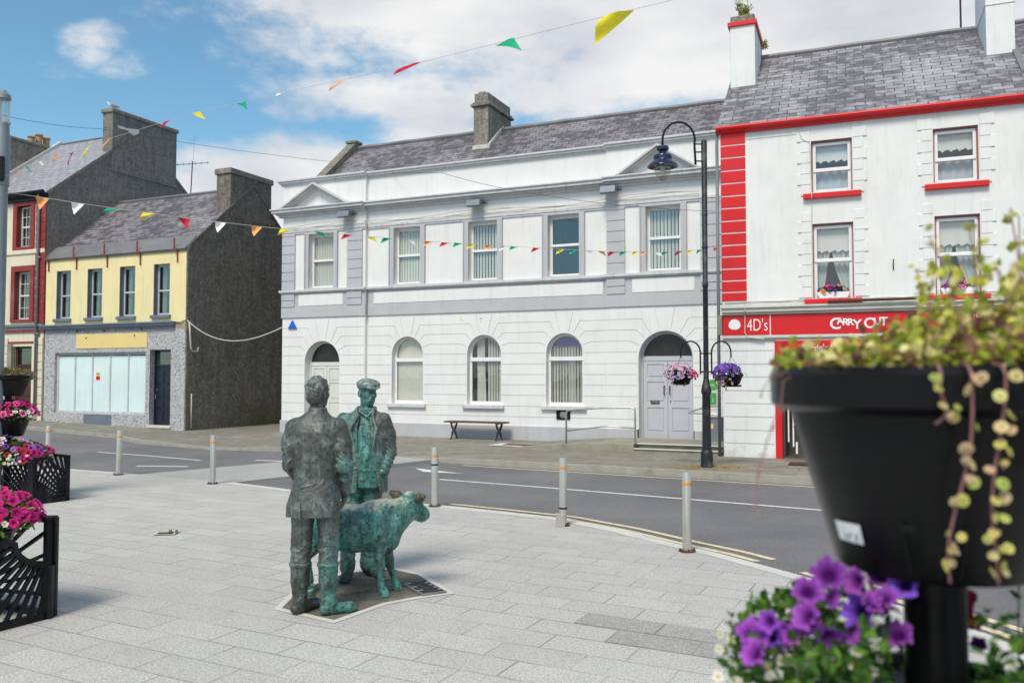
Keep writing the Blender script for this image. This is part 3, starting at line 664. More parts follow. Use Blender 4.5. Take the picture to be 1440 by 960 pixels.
# plinth
m = MB()
for a, b, v in ((-.03, .88 - .03, PL), (2.18 + .03, 3.13, PL), (3.13, 10.67, 0), (10.67, 11.56 - .03, PR), (12.98 + .03, 13.75, PR)): m.box(a, b, v - .045, v + .1, -.3, .39)
part(m, 'plinth', 'trim_grey', bevel=.008)
# band between floors, panels, sill course, cornice
m = MB(); m2 = MB(); m3 = MB()
for a, b, v in ((-.03, 3.13, PL), (3.13, 10.67, 0), (10.67, 13.76, PR)):
    m.box(a, b, v - .04, v + .05, 3.59, 3.92)
    m.box(a, b, v - .022, v + .05, 3.92, 4.34)
    s = -.04 if a < 0 else 0
    m3.box(a - .05, b + .05 if b > 13 else b, v - .11, v + .05, 4.385, 4.46); m3.box(a - .02, b, v - .07, v + .05, 4.345, 4.39)
    m3.box(a, b, v - .035, v + .05, 6.225, 6.275); m3.box(a - .02, b, v - .055, v + .05, 6.275, 6.345)
    # main cornice
    for k, (z0, z1, d) in enumerate(((6.78, 6.84, .09), (6.84, 6.90, .15), (6.90, 6.985, .26), (6.985, 7.03, .30))): m3.box(a - (d if a < 0 else .0) - .0, b + (.0 if b > 13 else (.0)), v - d, v + .05, z0, z1)
    for z0, z1, d in ((7.80, 7.85, .05), (7.85, 7.91, .10), (7.91, 7.965, .14)): m3.box(a - (d if a < 0 else 0), b, v - d, v + .3, z0, z1)
for u0, u1, v in ((.645, 2.31, PL), (3.34, 10.58, 0), (11.41, 13.04, PR)): m2.box(u0, u1, v - .035, v, 3.95, 4.31 if u0 != 3.34 else 4.28)
part(m, 'floor_band', 'trim_grey', bevel=.006); part(m2, 'band_panels', 'wall_white', bevel=.006); part(m3, 'cornice', 'trim_pale', bevel=.008)
# pilasters with grooves
for a, b, v in ((-.01, .49, PL), (2.46, 3.00, PL), (10.72, 11.22, PR), (13.2, 13.75, PR)):
    m = MB(); z = 4.47
    while z < 6.2: m.box(a, b, v - .05, v, z, min(z + .265, 6.22)); z += .283
    for z in (3.93, 4.14): m.box(a, b, v - .06, v, z, z + .19)
    m.box(a + .01, b - .01, v - .03, v, 3.93, 6.22); part(m, 'pilaster', 'trim_grey', bevel=.006)
# pediments
for cu, hw, v in ((1.33, 1.30, PL), (12.15, 1.12, PR)):
    m = MB(); z0, z1 = 7.032, 7.76; th = .13
    sl = (z1 - z0) / hw; L_ = math.hypot(hw, z1 - z0); dz = th * L_ / hw
    for sg in (-1, 1):
        for t0, t1, d in ((0, .42, .30), (.42, .72, .22), (.72, 1, .12)):
            a0 = z1 - dz * t0; a1 = z1 - dz * t1
            m.prism([(cu, a1), (cu, a0), (cu + sg * hw * (1 - 0), z0 + (a0 - z1)) if t0 else (cu + sg * hw, z0), (cu + sg * hw * (1 - dz * t1 / (z1 - z0)), z0)] if t0 == 0 else
                    [(cu, a1), (cu, a0), (cu + sg * hw * (1 - dz * t0 / (z1 - z0)), z0), (cu + sg * hw * (1 - dz * t1 / (z1 - z0)), z0)], v - d, v - .002)
    part(m, 'pediment', 'trim_pale', bevel=.004)
# window surrounds (upper)
up = [(1.46, .47, PL), (4.50, .455, 0), (7.0, .455, 0), (9.45, .455, 0), (12.22, .455, PR)]
upc = [1.49, 4.50, 7.0, 9.45, 12.24]
ghost = [6.6, 9.6]
def vblind(parent, u0, u1, z0, z1, y, step=.09, gap=None, mat='blind', ang=35, seed=0, skip=(), wd=.031):
    m = MB(); r = random.Random(seed); u = u0 + step / 2; k = 0
    while u < u1:
        if not any(a <= u <= b for a, b in skip):
            a = R_(ang + r.uniform(-6, 6)); dx = math.cos(a) * wd; dy = math.sin(a) * wd; m.poly([(u - dx, y - dy, z0), (u + dx, y + dy, z0), (u + dx, y + dy, z1), (u - dx, y - dy, z1)])
        u += step
    return m.build('blind', mat, parent)
for i, c in enumerate(upc):
    v = [PL, 0, 0, 0, PR][i]; h = .47 if i == 0 else .455
    m = MB().holed([(c - .62, 4.462), (c + .62, 4.462), (c + .62, 6.224), (c - .62, 6.224)], [rect(c - h, c + h, 4.50, 6.19)], v - .045, .046, out_sides=True)
    m.box(c + .59, c + .62, v - .075, v - .046, 4.462, 6.224); m.box(c - .62, c - .59, v - .075, v - .046, 4.462, 6.224)
    w_ = MB(); y = v + .16
    w_.holed(rect(c - h, c + h, 4.50, 6.19), [rect(c - h + .07, c + h - .07, 4.57, 5.33), rect(c - h + .07, c + h - .07, 5.40, 6.10)], y, .06)
    w_.box(c - h + .03, c + h - .03, y - .02, y, 5.33, 5.40)
    f = part(w_, 'window', 'upvc', bevel=.006); m.build('surround', 'trim_grey', f, bevel=.006)
    MB().box(c - h + .06, c + h - .06, y + .025, y + .032, 4.56, 6.11).build('pane', 'glass', f)
    if i != 3: vblind(f, c - h + .04, c + h - .04, 4.52, 6.15, y + .075, .095, seed=i, ang=[35, 20, 35, 0, 30][i], wd=[.036, .036, .03, .03, .035][i])
# arched ground floor windows
for i, (c, r, zc) in enumerate(wins):
    y = .17; w_ = MB(); r2 = r - .075
    w_.holed(arch(c, r, .96, zc), [rect(c - r2, c + r2, 1.05, 2.19), arch(c, r2, 2.30, zc, r2)], y, .06)
    w_.box(c - r + .03, c + r - .03, y - .025, y, 2.19, 2.30)
    f = part(w_, 'window', 'upvc', bevel=.006)
    MB().box(c - r2 - .01, c + r2 + .01, y + .03, y + .036, 1.03, 2.94).build('pane', 'glass', f)
    MB().box(c - .66, c + .64, -.09, .17, .85, .955).build('sill', 'trim_pale', f, bevel=.01)
    vblind(f, c - .5, c + .5, 1.0, 2.93, y + .08, [.08, .085, .085][i], seed=20 + i, ang=[5, 40, 50][i], wd=[.041, .03, .03][i], skip=[((c + .38, c + .6),), ((c - .5, c - .36), (c - .1, c + .02)), ()][i])
    if i == 1: MB().prism([(c - .35, 2.9), (c - .12, 2.9), (c - .05, 1.02), (c - .3, 1.02)], y + .1, y + .11).build('curtain', 'curtain', f)
    if i == 2:
        MB().prism([(c - .02, 2.9), (c + .14, 2.9), (c + .2, 1.02), (c - .0, 1.02)], y + .26, y + .27).build('curtain', 'curtain', f)
        MB().prism(arch(c, r2 - .005, 2.64, zc, r2 - .005)[2:-1] if False else [(c + r2 * math.cos(a), zc + r2 * math.sin(a)) for a in [R_(25 + 130 * k / 14) for k in range(15)]], y + .037, y + .043).build('tinted_film', 'film_blue', f)
# left door: cream double door under a dark fanlight
def double_door(c, r, zc, y, mat, split, zb, ztop, style):
    fr_ = r - .07; zt = ztop + .12; lo = math.asin(max(0.0, min(.98, (zt - zc) / fr_)))
    fan = ([(c - fr_, zt), (c + fr_, zt)] if zt < zc else []) + [(c + fr_ * math.cos(a), zc + fr_ * math.sin(a)) for a in [lo + (math.pi - 2 * lo) * k / 16 for k in range(17)]]
    f = part(MB().holed(arch(c, r, zb - .1, zc), [rect(c - r + .06, c + r - .06, zb - .05, ztop), fan], y, .07), 'door', mat, bevel=.006)
    for sg in (-1, 1):
        a, b = (c - r + .065, c - .004) if sg < 0 else (c + .004, c + r - .065)
        leaf = MB(); pn = []
        for z0, z1 in split: pn.append(rect(a + .10, b - .09, z0, z1))
        leaf.holed(rect(a, b, zb - .04, ztop - .004), pn, y + .012, .02)
        for z0, z1 in split:
            leaf.box(a + .13, b - .12, y + .017, y + .03, z0 + .03, z1 - .03); leaf.poly([(a + .10, y + .032, z0), (b - .09, y + .032, z0), (b - .09, y + .032, z1), (a + .10, y + .032, z1)])
        lf = leaf.build('leaf', mat, f, bevel=.004)
        if style == 'grey':
            x = c - .085 if sg < 0 else c + .06
            MB().tube([(x, y + .01, 1.29), (x, y - .05, 1.30), (x, y - .05, 1.51), (x, y + .01, 1.52)], .012).build('handle', 'black_metal', lf)
    MB().box(c - r + .05, c + r - .05, y + .04, y + .046, ztop + .1, zc + r - .05).build('fanlight', 'fan_glass', f)
    return f
f1 = double_door(1.53, .65, 2.2, .12, 'door_cream', [(.45, .95), (1.05, 1.55), (1.62, 2.0)], .08, 2.08, 'cream')
f2 = double_door(12.27, .71, 2.23, .12, 'door_grey', [(.33, .95), (1.10, 1.62), (1.74, 2.08)], .18, 2.17, 'grey')
m = MB()
for u in (12.27,): m.box(11.82, 12.05, .10, .125, 1.06, 1.135)
m.build('letter_plate', 'pipe_black', f2, .003); text('LETTERS', .045, (11.85, .098, 1.08), 'trim_pale', f2, .002, name='letter_plate_lettering')
m = MB()
for x, z in ((12.34, 1.70), (12.34, 1.12), (12.22, 1.78)): m.cyl((x, .105, z), (x, .14, z), .015, n=10)
m.build('lock', 'pipe_black', f2)
# boards behind the fanlights / back of rooms
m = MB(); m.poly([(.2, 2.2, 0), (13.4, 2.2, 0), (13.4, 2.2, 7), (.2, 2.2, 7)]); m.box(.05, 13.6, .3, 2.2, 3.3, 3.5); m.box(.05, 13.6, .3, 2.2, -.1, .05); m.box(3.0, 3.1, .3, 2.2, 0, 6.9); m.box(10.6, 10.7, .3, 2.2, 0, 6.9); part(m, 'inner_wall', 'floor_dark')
# roof with gable coping and ridge
rz = lambda v: 9.86 - .80 * abs(3.5 - v)
m = MB(); m.poly([(.35, .35, rz(.35)), (13.9, .35, rz(.35)), (13.9, 3.5, rz(3.5)), (.35, 3.5, rz(3.5))]); m.poly([(13.9, 7, rz(7)), (.35, 7, rz(7)), (.35, 3.5, rz(3.5)), (13.9, 3.5, rz(3.5))])
rf = part(m, 'roof', 'slate')
m = MB(); m.tube([(.3 + k * .5, 3.5, 9.885 + .008 * math.sin(k * 2.1)) for k in range(28)], .085, 8); m.build('ridge_tiles', 'lead', rf)
m = MB(); m.prism([(.3, rz(.3) - .25), (3.5, 9.65), (7.0, rz(7) - .2), (7.0, rz(7) + .12), (3.62, 10.07), (3.38, 10.07), (.3, rz(.3) + .12)], -.02, .34, 'x'); m.box(-.06, .38, 3.28, 3.72, 10.05, 10.14); m.build('gable_coping', 'chimney_old', rf, bevel=.01)
m = MB(); m.poly([(0, 0.3, 0), (0, 8, 0), (0, 7, rz(7)), (0, 3.5, 9.8), (0, .3, rz(.3))], True); m.poly([(0, 8, 0), (13.75, 8, 0), (13.75, 8, 7.2), (0, 8, 7.2)], True); part(m, 'side_wall', 'roughcast_grey')
t = MB(); t.box(5.44, 5.97, 2.5, 4.3, 7.6, 10.42); t.box(5.36, 6.05, 2.42, 4.38, 10.42, 10.50); t.box(5.40, 6.01, 2.46, 4.34, 10.50, 10.56); t.box(5.46, 5.95, 2.52, 4.28, 10.56, 10.86); t.box(5.55, 5.8, 2.6, 2.9, 10.86, 10.93)
t.build('chimney', 'chimney_old', rf, bevel=.02)
m = MB(); m.box(5.42, 5.99, 2.46, 2.5, rz(2.46) - .05, rz(2.46) + .13); m.prism([(2.46, rz(2.46)), (3.55, 9.9), (3.55, 10.02), (2.46, rz(2.46) + .13)], 5.97, 6.03, 'x'); m.build('flashing', 'concrete', rf)
# painted ghost marks of a removed sign
m = MB(); r = random.Random(3)
for cx, k in ((6.315, 5), (6.952, 5), (7.62, 4)):
    for j in range(k): x, z = cx + r.uniform(-.05, .05), 3.38 + r.uniform(-.06, .06); part(MB().cyl((x, -.006, z), (x, .0, z), r.uniform(.012, .022), n=7), 'old_sign_mark', 'board_yellow')
# cables under the architrave: three sagging runs
m = MB(); r = random.Random(5)
for j in range(3):
    pth = []; 
    for k in range(60):
        u = .1 + k * .222; v = (PL if (u < 3.1 or u > 10.7) else 0) - .075 - j * .012; pth.append((u, v, 6.40 + .035 * j - .05 * math.sin(u * 1.3 + j) * (j > 0) + r.uniform(-.008, .008)))
    m.tube(pth, .011, 6)
part(m, 'wall_cables', 'cable')
m = MB(); m.poly([(.26, -.175, 3.26), (.57, -.175, 3.26), (.415, -.175, 3.51)]); m.prism([(.25, 3.25), (.58, 3.25), (.415, 3.52)], -.17, -.122); s = m.build('wall_sign', 'sign_blue', None, .004)
s.location = WB.location; s.rotation_euler = WB.rotation_euler; setp(s, 'small blue triangular plate high on the left end of the white building', 'sign')
def on(B, name, u, v, z, rz=0, **k):   # a thing placed at a building's local u, v, z
    p = B.matrix_basis @ Vector((u, v, z)); return empty(name, p, B.rotation_euler.z + rz, **k)
bpy.context.view_layer.update()
# flood lights
t = on(WB, 'flood_light', 0, 0, 0, label='x', cat='flood light', group='grey flood lights on the white facade')
m = MB(); m.prism([(-.32, .10), (-.05, .13), (.0, .06), (-.03, .0), (-.30, -.10), (-.36, -.08)], -.22, .20, 'x'); m.build('lamp_housing', 'grey_metal', t, .01)
MB().prism([(-.30, -.098), (-.05, -.004), (-.055, -.014), (-.305, -.112)], -.19, .17, 'x').build('lens', 'lens', t)
MB().tube([(0.22, -.16, 0), (.26, -.1, .02), (.26, .1, .05)], .014).build('bracket', 'black_metal', t)
for i, (u, v, lb) in enumerate(((2.52, PL, 'grey flood light under the cornice at the left pediment'), (6.86, 0, 'grey flood light in the middle of the white facade'), (10.86, PR, 'grey flood light under the cornice left of the right pediment'))):
    o = t if i == 0 else copy_tree(t); o.location = WB.matrix_basis @ Vector((u, v - .03, 6.66)); o['label'] = lb
# landing, steps, ramp
t = on(WB, 'entrance_steps', 0, 0, 0, label='low concrete steps and ramp in front of the lilac double door', cat='steps')
m = MB(); m.box(11.0, 14.05, -2.05, -.10, -.2, .17); m.box(12.05, 14.05, -2.40, -2.05, -.2, .075)
m.build('landing', 'step', t, .012)
m = MB(); m.box(12.05, 14.05, -2.12, -2.0, .171, .195); m.box(12.05, 14.05, -2.43, -2.32, .076, .10); m.build('nosing', 'concrete', t, .008)
m = MB(); m.prism([(8.9, -.1), (8.9, .01), (11.0, .19), (12.02, .19), (12.02, -.1)], -2.28, -2.06); m.build('ramp_kerb', 'step', t, .012)
m = MB(); m.prism([(8.95, -.1), (8.95, .0), (11.0, .165), (11.0, -.1)], -2.06, -.12); m.build('ramp', 'pavement', t)
def rail(B, name, posts, v, lb, low=True, wallend=False):
    t = on(B, name, 0, 0, 0, label=lb, cat='handrail'); (u0, a0, b0), (u1, a1, b1) = posts
    MB().tube([(u0, v, a0), (u0, v, b0 - .08), (u0 + .03, v, b0 - .025), (u0 + .1, v, b0), ((u0 + u1) / 2, v, (b0 + b1) / 2 + .02), (u1 - .1, v, b1), (u1 - .03, v, b1 - .025), (u1, v, b1 - .08), (u1, v, a1)], .024, 10).build('top_rail', 'steel', t, smooth='all')
    if low: MB().tube([(u0, v, a0 + (b0 - a0) * .42), (u0 + (u1 - u0) * .6, v, (a0 + b0) * .25 + (a1 + b1) * .25 + .02), (u1, v, a1 + (b1 - a1) * .42)], .018, 8).build('mid_rail', 'steel', t, smooth='all')
    m = MB()
    for u, a in ((u0, a0), (u1, a1)): m.cyl((u, v, a), (u, v, a + .012), .05, n=12)
    m.build('foot_plate', 'steel', t); return t
rail(WB, 'handrail', [(10.30, .07, .95), (12.03, .19, 1.03)], -2.15, 'tall steel handrail along the ramp left of the lilac door')
t = on(WB, 'handrail', 0, 0, 0, label='short steel handrail between the lilac door and the red shop corner', cat='handrail')
MB().tube([(13.25, -.12, .98), (13.25, -1.0, .96), (13.25, -1.85, .94), (13.28, -2.0, .93), (13.35, -2.05, .925), (13.85, -2.08, .91), (13.95, -2.08, .88), (13.98, -2.08, .8), (13.98, -2.08, .19)], .024, 10).build('top_rail', 'steel', t, smooth='all')
MB().cyl((13.25, -.14, .98), (13.25, -.12, .98), .06, n=14).build('wall_plate', 'steel', t)
# notices, grille, utility box
t = on(WB, 'wall_notice', 13.36, -.125, 1.3, label='green and white notice plates on the white wall beside the lilac door', cat='notice')
MB().box(-.07, .25, -.02, 0, -.28, .42).build('backing_board', 'wall_white', t, .005); m = MB(); m.box(.04, .2, -.028, -.02, .12, .38); m.box(.04, .2, -.028, -.02, -.24, .05); m.build('green_plate', 'sign_green', t, .003)
text('EXIT', .07, (.055, -.03, .22), 'white', t, .002); text('i', .16, (.10, -.03, -.17), 'white', t, .002)
t = on(WB, 'wall_vent', 9.23, -.004, .59, label='dark square vent plate under the third arched window', cat='vent')
MB().box(0, .40, -.02, 0, 0, .26).build('plate', 'black_metal', t, .005); MB().lathe([(.0, 0), (.09, 0), (.09, .02), (.06, .025), (.0, .025)], n=16).build('cover', 'grey_metal', t).matrix_local = Matrix.Translation((.2, -.02, .13)) @ Matrix.Rotation(R_(90), 4, 'X')
t = on(WB, 'utility_box', 13.52, -.24, .17, label='tall grey utility box with a yellow sticker behind the short handrail', cat='utility box')
MB().box(-.12, .20, -.12, .11, 0, .56).build('cabinet', 'grey_metal', t, .008); MB().box(-.07, .0, -.124, -.12, .30, .42).build('sticker', 'board_yellow', t); MB().box(-.14, .22, -.14, .12, .56, .59).build('lid', 'lead', t)
# bench
t = on(WB, 'bench', 7.0, -.42, 0, label='backless bench with brown slats and black cast iron legs under the white facade', cat='bench')
m = MB()
for k in range(4): m.box(-.93, .93, -.20 + k * .103, -.20 + k * .103 + .09, .47, .51)
m.build('seat', 'wood', t, .006)
for sx in (-1, 1):
    x = sx * .70; m = MB()
    for s in (-1, 1):
        m.tube([(x, s * .19, .46), (x, s * .10, .36), (x, s * .05, .25), (x, s * .08, .14), (x, s * .19, .03), (x, s * .22, .0)], .022, 6)
    m.box(x - .022, x + .022, -.2, .2, .44, .47); m.tube([(x, .07 * math.cos(a), .26 + .07 * math.sin(a)) for a in [k * math.pi / 6 for k in range(13)]], .014, 6)
    # the legs also splay along the seat
    m.tube([(x + .1, 0, .46), (x + .06, 0, .3), (x - .06, 0, .2), (x - .09, 0, .02)], .02, 6); m.tube([(x - .1, 0, .46), (x - .06, 0, .3), (x + .06, 0, .2), (x + .09, 0, .02)], .02, 6)
    m.build('leg', 'pipe_black', t, .004)
# ================= red and white shop building
A2 = R_(-22.37)
RB = empty('red_and_white_shop', (4.700, 18.668, 0), A2, label='white three storey shop with red quoins, red gutter and red fascia at the right', cat='building')
bpy.context.view_layer.update()
def partR(mb, name, mat, parent=RB, **k): return mb.build(name, mat, parent, **k)
W_R = 13.0
wR = [(u, 5.72, 6.84) for u in (2.31, 4.67, 7.03, 9.4)] + [(u, 3.43, 5.04) for u in (2.31, 4.67, 7.03, 9.4)]
m = MB(); holes = [rect(c - .41, c + .41, a, b) for c, a, b in wR]
m.holed(rect(0, W_R, 3.12, 7.36), holes, 0, .20)
m.poly([(0, 0, -.3), (0, 5.5, -.3), (0, 5.5, 7.3), (0, 0, 7.3)], True); m.poly([(W_R, 0, -.3), (W_R, 5.5, -.3), (W_R, 5.5, 7.3), (W_R, 0, 7.3)])
m.prism([(0, 7.3), (7, 7.3), (3.5, 10.0)], .0, .02, 'x')
# raised quoin-pattern strips beside the windows
def strips(c, z0, z1, gh, ph=0):
    for sg in (-1, 1):
        z = z0; k = ph
        while z < z1:
            h = min(gh, z1 - z); w_ = .27 if k % 2 else .20; a, b = (c + sg * .43, c + sg * (.43 + w_)); m.box(min(a, b), max(a, b), -.022, .001, z + .006, z + h - .006); z += gh; k += 1
for c, a, b in wR: strips(c, a - .06 if a > 5 else a + .02, b + .26, .235, 0 if a > 5 else 1)
m.box(.53, 1.60, -.012, 0, 7.02, 7.05)
partR(m, 'front_wall', 'wall_white_b', bevel=.004)
# ground floor walls with grooves; doorway
m = MB(); gs = [slot([(.03, z), (1.07, z)], .02) for z in (.30, .59, .88, 1.17, 1.455, 1.75, 2.035, 2.33)]
m.holed(rect(0, 1.10, -.2, 2.6), gs, -.02, .02); m.holed(rect(2.75, W_R, -.2, 2.6), [rect(3.3, 6.2, .7, 2.1)] + [slot([(6.4, z), (8.4, z)], .02) for z in (.59, 1.17, 1.75)], -.02, .02)
m.poly([(0, -.02, -.2), (0, .3, -.2), (0, .3, 2.6), (0, -.02, 2.6)], True)
m.box(0, 1.10, 0, .25, -.2, 2.6); m.box(2.75, 3.3, 0, .25, -.2, 2.6); m.box(6.2, W_R, 0, .25, -.2, 2.6); m.box(3.3, 6.2, 0, .25, -.2, .7); m.box(3.3, 6.2, 0, .25, 2.1, 2.6)
partR(m, 'ground_floor_wall', 'wall_white_b')
# quoins
m = MB(); zs = [3.42, 3.635, 3.89, 4.155, 4.43, 4.685, 4.955, 5.225, 5.51, 5.785, 6.07, 6.355, 6.645, 6.925, 7.2]
for a, b in zip(zs, zs[1:]): m.box(-.012, .525, -.03, .05, a + .016, b - .016)
partR(m, 'red_quoins', 'red', bevel=.005)
m = MB(); m.box(-.006, .535, -.012, .04, 3.40, 7.2); partR(m, 'quoin_joints', 'white')
# eaves gutter
m = MB(); pr = [(-.02, 7.17), (-.02, 7.34), (-.17, 7.335), (-.19, 7.30), (-.175, 7.26), (-.12, 7.225), (-.10, 7.19)]
m.prism([(y, z) for y, z in pr], -.10, W_R, 'x'); partR(m, 'gutter', 'red', bevel=.006)
# fascia: cornice, red board, lower moulding
m = MB(); m.box(-.02, W_R, -.22, .05, 3.255, 3.30); m.box(-.01, W_R, -.18, .05, 3.17, 3.255); m.box(0, W_R, -.12, .05, 3.115, 3.17); m.box(0, W_R, -.10, .05, 2.60, 2.665); m.box(0, W_R, -.06, .05, 2.555, 2.60)
m.box(0, W_R, -.04, .02, 3.30, 3.40); partR(m, 'fascia_mouldings', 'concrete', bevel=.008)
m = MB(); m.box(.0, 1.01, -.085, .05, 2.67, 3.11); m.box(1.03, W_R, -.085, .05, 2.67, 3.11); fb = partR(m, 'fascia_board', 'red', bevel=.004)
m = MB(); m.box(1.01, 1.03, -.09, .05, 2.60, 3.2); partR(m, 'fascia_divider', 'white')
m = MB(); m.box(-.10, .0, -.17, .0, 2.68, 3.12); partR(m, 'fascia_bracket', 'step', bevel=.01)
# scalloped white disc, big lettering
m = MB(); pts = []
for k in range(48):
    a = 2 * math.pi * k / 48; r = .125 * (1 + (.05 * abs(math.sin(a * 4.0)) if a > math.pi * .9 else 0)); pts.append((.265 + r * math.cos(a), 2.90 + r * math.sin(a) * (1.0 if a < math.pi else .9)))
m.prism(pts, -.096, -.086); m.build('scallop_emblem', 'white', fb); m = MB()
for k in range(5): x = .20 + k * .0325; m.cyl((x, -.0965, 2.795), (x, -.094, 2.795), .012, n=8)
m.build('emblem_marks', 'red', fb)
def serif(parent, s, size, x, z, mat, name, extra=()):
    o = text(s, size, (x, -.088, z), mat, parent, .004, name=name, sx=.9); return o
t4 = text("4D's", .375, (.525, -.0885, 2.765), 'white', fb, .004, name='fascia_lettering', sx=.66, bold=-.002)
m = MB()
x = 2.22; r = random.Random(11)
for ch, sz, dz, dx, rr in (('C', .33, -.02, .155, .05), ('A', .19, .07, .10, -.05), ('R', .20, .05, .105, .06), ('R', .20, .04, .105, -.08), ('Y', .27, -.03, .20, .0), ('O', .30, -.01, .20, .08), ('U', .21, .04, .115, -.05), ('T', .24, .03, .12, .04)):
    text(ch, sz, (x, -.0885, 2.80 + dz), 'white', fb, .006, name='fascia_lettering', rot=(math.pi / 2, rr, 0), bold=.006); x += dx
text('OFF LICENCE', .19, (4.42, -.0885, 2.93), 'white', fb, .004, name='fascia_lettering', sx=1.0)
m = MB(); m.box(5.55, 6.6, -.10, -.086, 2.7, 2.9); m.build('fascia_panel', 'white', fb, .004)
m = MB(); m.box(4.7, 5.4, -.095, -.086, 2.70, 2.83); m.build('fascia_panel', 'board_yellow', fb, .004)
# rusty rod fixed above the fascia
m = MB(); m.tube([(2.2, -.24, 3.345), (3.9, -.26, 3.35)], .03, 8); partR(m, 'awning_rod', 'rust')
# lower sign and door surround
m = MB(); m.box(1.11, 3.14, -.06, .03, 2.19, 2.545); lb_ = partR(m, 'lower_sign_board', 'red', bevel=.004); text("Forde's Lic", .185, (1.66, -.066, 2.32), 'white', lb_, .003, name='sign_lettering', sx=.95, bold=.002)
m = MB(); m.box(1.10, 1.24, -.05, .2, -.05, 2.19); m.box(2.62, 2.75, -.05, .2, -.05, 2.19); m.box(1.24, 2.62, -.03, .2, 2.10, 2.19); partR(m, 'door_frame', 'red', bevel=.006)
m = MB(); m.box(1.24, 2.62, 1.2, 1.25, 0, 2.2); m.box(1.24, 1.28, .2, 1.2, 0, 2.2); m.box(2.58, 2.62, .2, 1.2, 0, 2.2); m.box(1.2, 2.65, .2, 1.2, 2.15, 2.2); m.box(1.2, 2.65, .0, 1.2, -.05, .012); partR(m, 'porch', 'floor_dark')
m = MB(); m.box(1.34, 1.37, .14, .17, .35, 1.15); m.box(1.44, 1.47, .10, .13, .25, 1.3); m.tube([(1.36, .16, 1.45), (1.50, .05, 1.05), (1.52, .05, .75), (1.46, .07, .72)], .012); m.box(1.50, 1.54, .14, .17, .1, .35); partR(m, 'door_handle', 'upvc')
m = MB(); m.box(3.3, 6.2, .06, .07, .7, 2.1); partR(m, 'shop_window', 'glass_dark')
# windows
for i, (c, a, b) in enumerate(wR):
    y = .10; mid = a + (b - a) * (.42 if a > 5 else .50)
    rv = MB().holed(rect(c - .41, c + .41, a, b), [rect(c - .385, c + .385, a + .0, b - .035)], y - .045, .05)
    w_ = MB().holed(rect(c - .392, c + .392, a, b - .03), [rect(c - .32, c + .32, a + .07, mid - .02), rect(c - .32, c + .32, mid + .06, b - .11)], y, .06); w_.box(c - .37, c + .37, y - .025, y, mid - .02, mid + .045)
    w_.holed(rect(c - .37, c + .37, mid + .0, b - .05), [rect(c - .32, c + .32, mid + .05, b - .10)], y - .022, .022, out_sides=True)
    f = partR(w_, 'window', 'upvc', bevel=.005); rv.build('frame_edge', 'pink_frame', f)
    MB().box(c - .33, c + .33, y + .03, y + .036, a + .05, b - .09).build('pane', 'glass', f)
    MB().box(c - .58, c + .58, -.10, .06, a - .14, a - .03).build('sill', 'red', f, .008) if a > 5 else MB().box(c - .58, c + .56, -.10, .06, a - .11, a - .01).build('sill', 'red', f, .008)
    # roller blind with a wavy lower edge
    zz = mid + (.22 if a > 5 else .22); pts = [(c - .34, b - .08)] + [(c - .34 + .68 * k / 24, zz + .022 * math.sin(k * 1.1) + .012 * math.cos(k * 2.3)) for k in range(25)] + [(c + .34, b - .08)]
    MB().prism(pts, y + .10, y + .105).build('blind', 'wall_white', f)
    def drape(pl, yy, n=26, amp=.02):
        m = MB(); L0, L1 = pl; lo = []
        for k in range(n + 1):
            t_ = k / n; w0 = [Vector((L0[j][0] * (1 - t_) + L1[j][0] * t_, 0, L0[j][1] * (1 - t_) + L1[j][1] * t_)) for j in range(len(L0))]; o = amp * math.sin(t_ * 24)
            lo.append([(p.x, yy + o, p.z) for p in w0])
        for k in range(n):
            for j in range(len(L0) - 1): m.poly([lo[k][j], lo[k + 1][j], lo[k + 1][j + 1], lo[k][j + 1]])
        return m
    if a > 5: drape((((c - .34, a + .03), (c - .34, mid)), ((c + .34, a + .03), (c + .34, mid))), y + .13, 40, .012).build('net_curtain', 'lace', f)
    else:
        ul = [(c - .40, a), (c - .40, mid - .1), (c - .40, mid + .3)]; ur = [(c - .22, a), (c - .12, mid - .1), (c - .05, mid + .3)]
        drape((ul, ur), y + .16).build('curtain', 'curtain', f, smooth='all')
        ul = [(c + .40, a), (c + .40, mid - .1), (c + .40, mid + .3)]; ur = [(c + .26, a), (c + .02, mid - .1), (c - .03, mid + .3)]
        drape((ul, ur), y + .16).build('curtain', 'curtain', f, smooth='all')
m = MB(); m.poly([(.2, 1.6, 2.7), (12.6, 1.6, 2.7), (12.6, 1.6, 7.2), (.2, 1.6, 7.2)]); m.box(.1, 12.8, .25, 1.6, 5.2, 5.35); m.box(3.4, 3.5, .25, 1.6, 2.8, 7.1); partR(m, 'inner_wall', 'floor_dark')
# rods and rust runs on the wall
m = MB()
for u in (3.48, 5.86): m.tube([(u, -.02, 3.98), (u - .005, -.05, 4.02), (u, -.05, 4.2)], .012, 6)
partR(m, 'wall_rod', 'pipe_black')
m = MB(); m.tube([(1.62, -.03, 7.2), (1.72, -.03, 6.9), (1.88, -.03, 6.8), (1.9, -.03, 6.0), (1.905, -.12, 5.6), (1.9, -.03, 5.5), (1.905, -.03, 3.4)], .008, 5); m.tube([(.03, -.03, 3.38), (.45, -.03, 3.39), (.5, -.05, 3.33), (.5, -.2, 3.28), (.5, -.2, 3.2), (.49, -.1, 3.1), (.485, -.1, 2.72), (.55, -.1, 2.62), (.9, -.11, 2.58)], .012, 6)
r = random.Random(8)
for j in range(2): m.tube([(.05 + k * .3, -.035 - .02 * j, 3.385 + .02 * j + r.uniform(-.012, .012)) for k in range(34)], .009, 5)
partR(m, 'wall_cables', 'cable')
# drainpipe at the corner with the white building
m = MB(); m.tube([(-.09, -.03, 7.2), (-.09, -.03, -.1)], .035, 10); 
partR(m, 'drainpipe', 'lead', smooth='all')
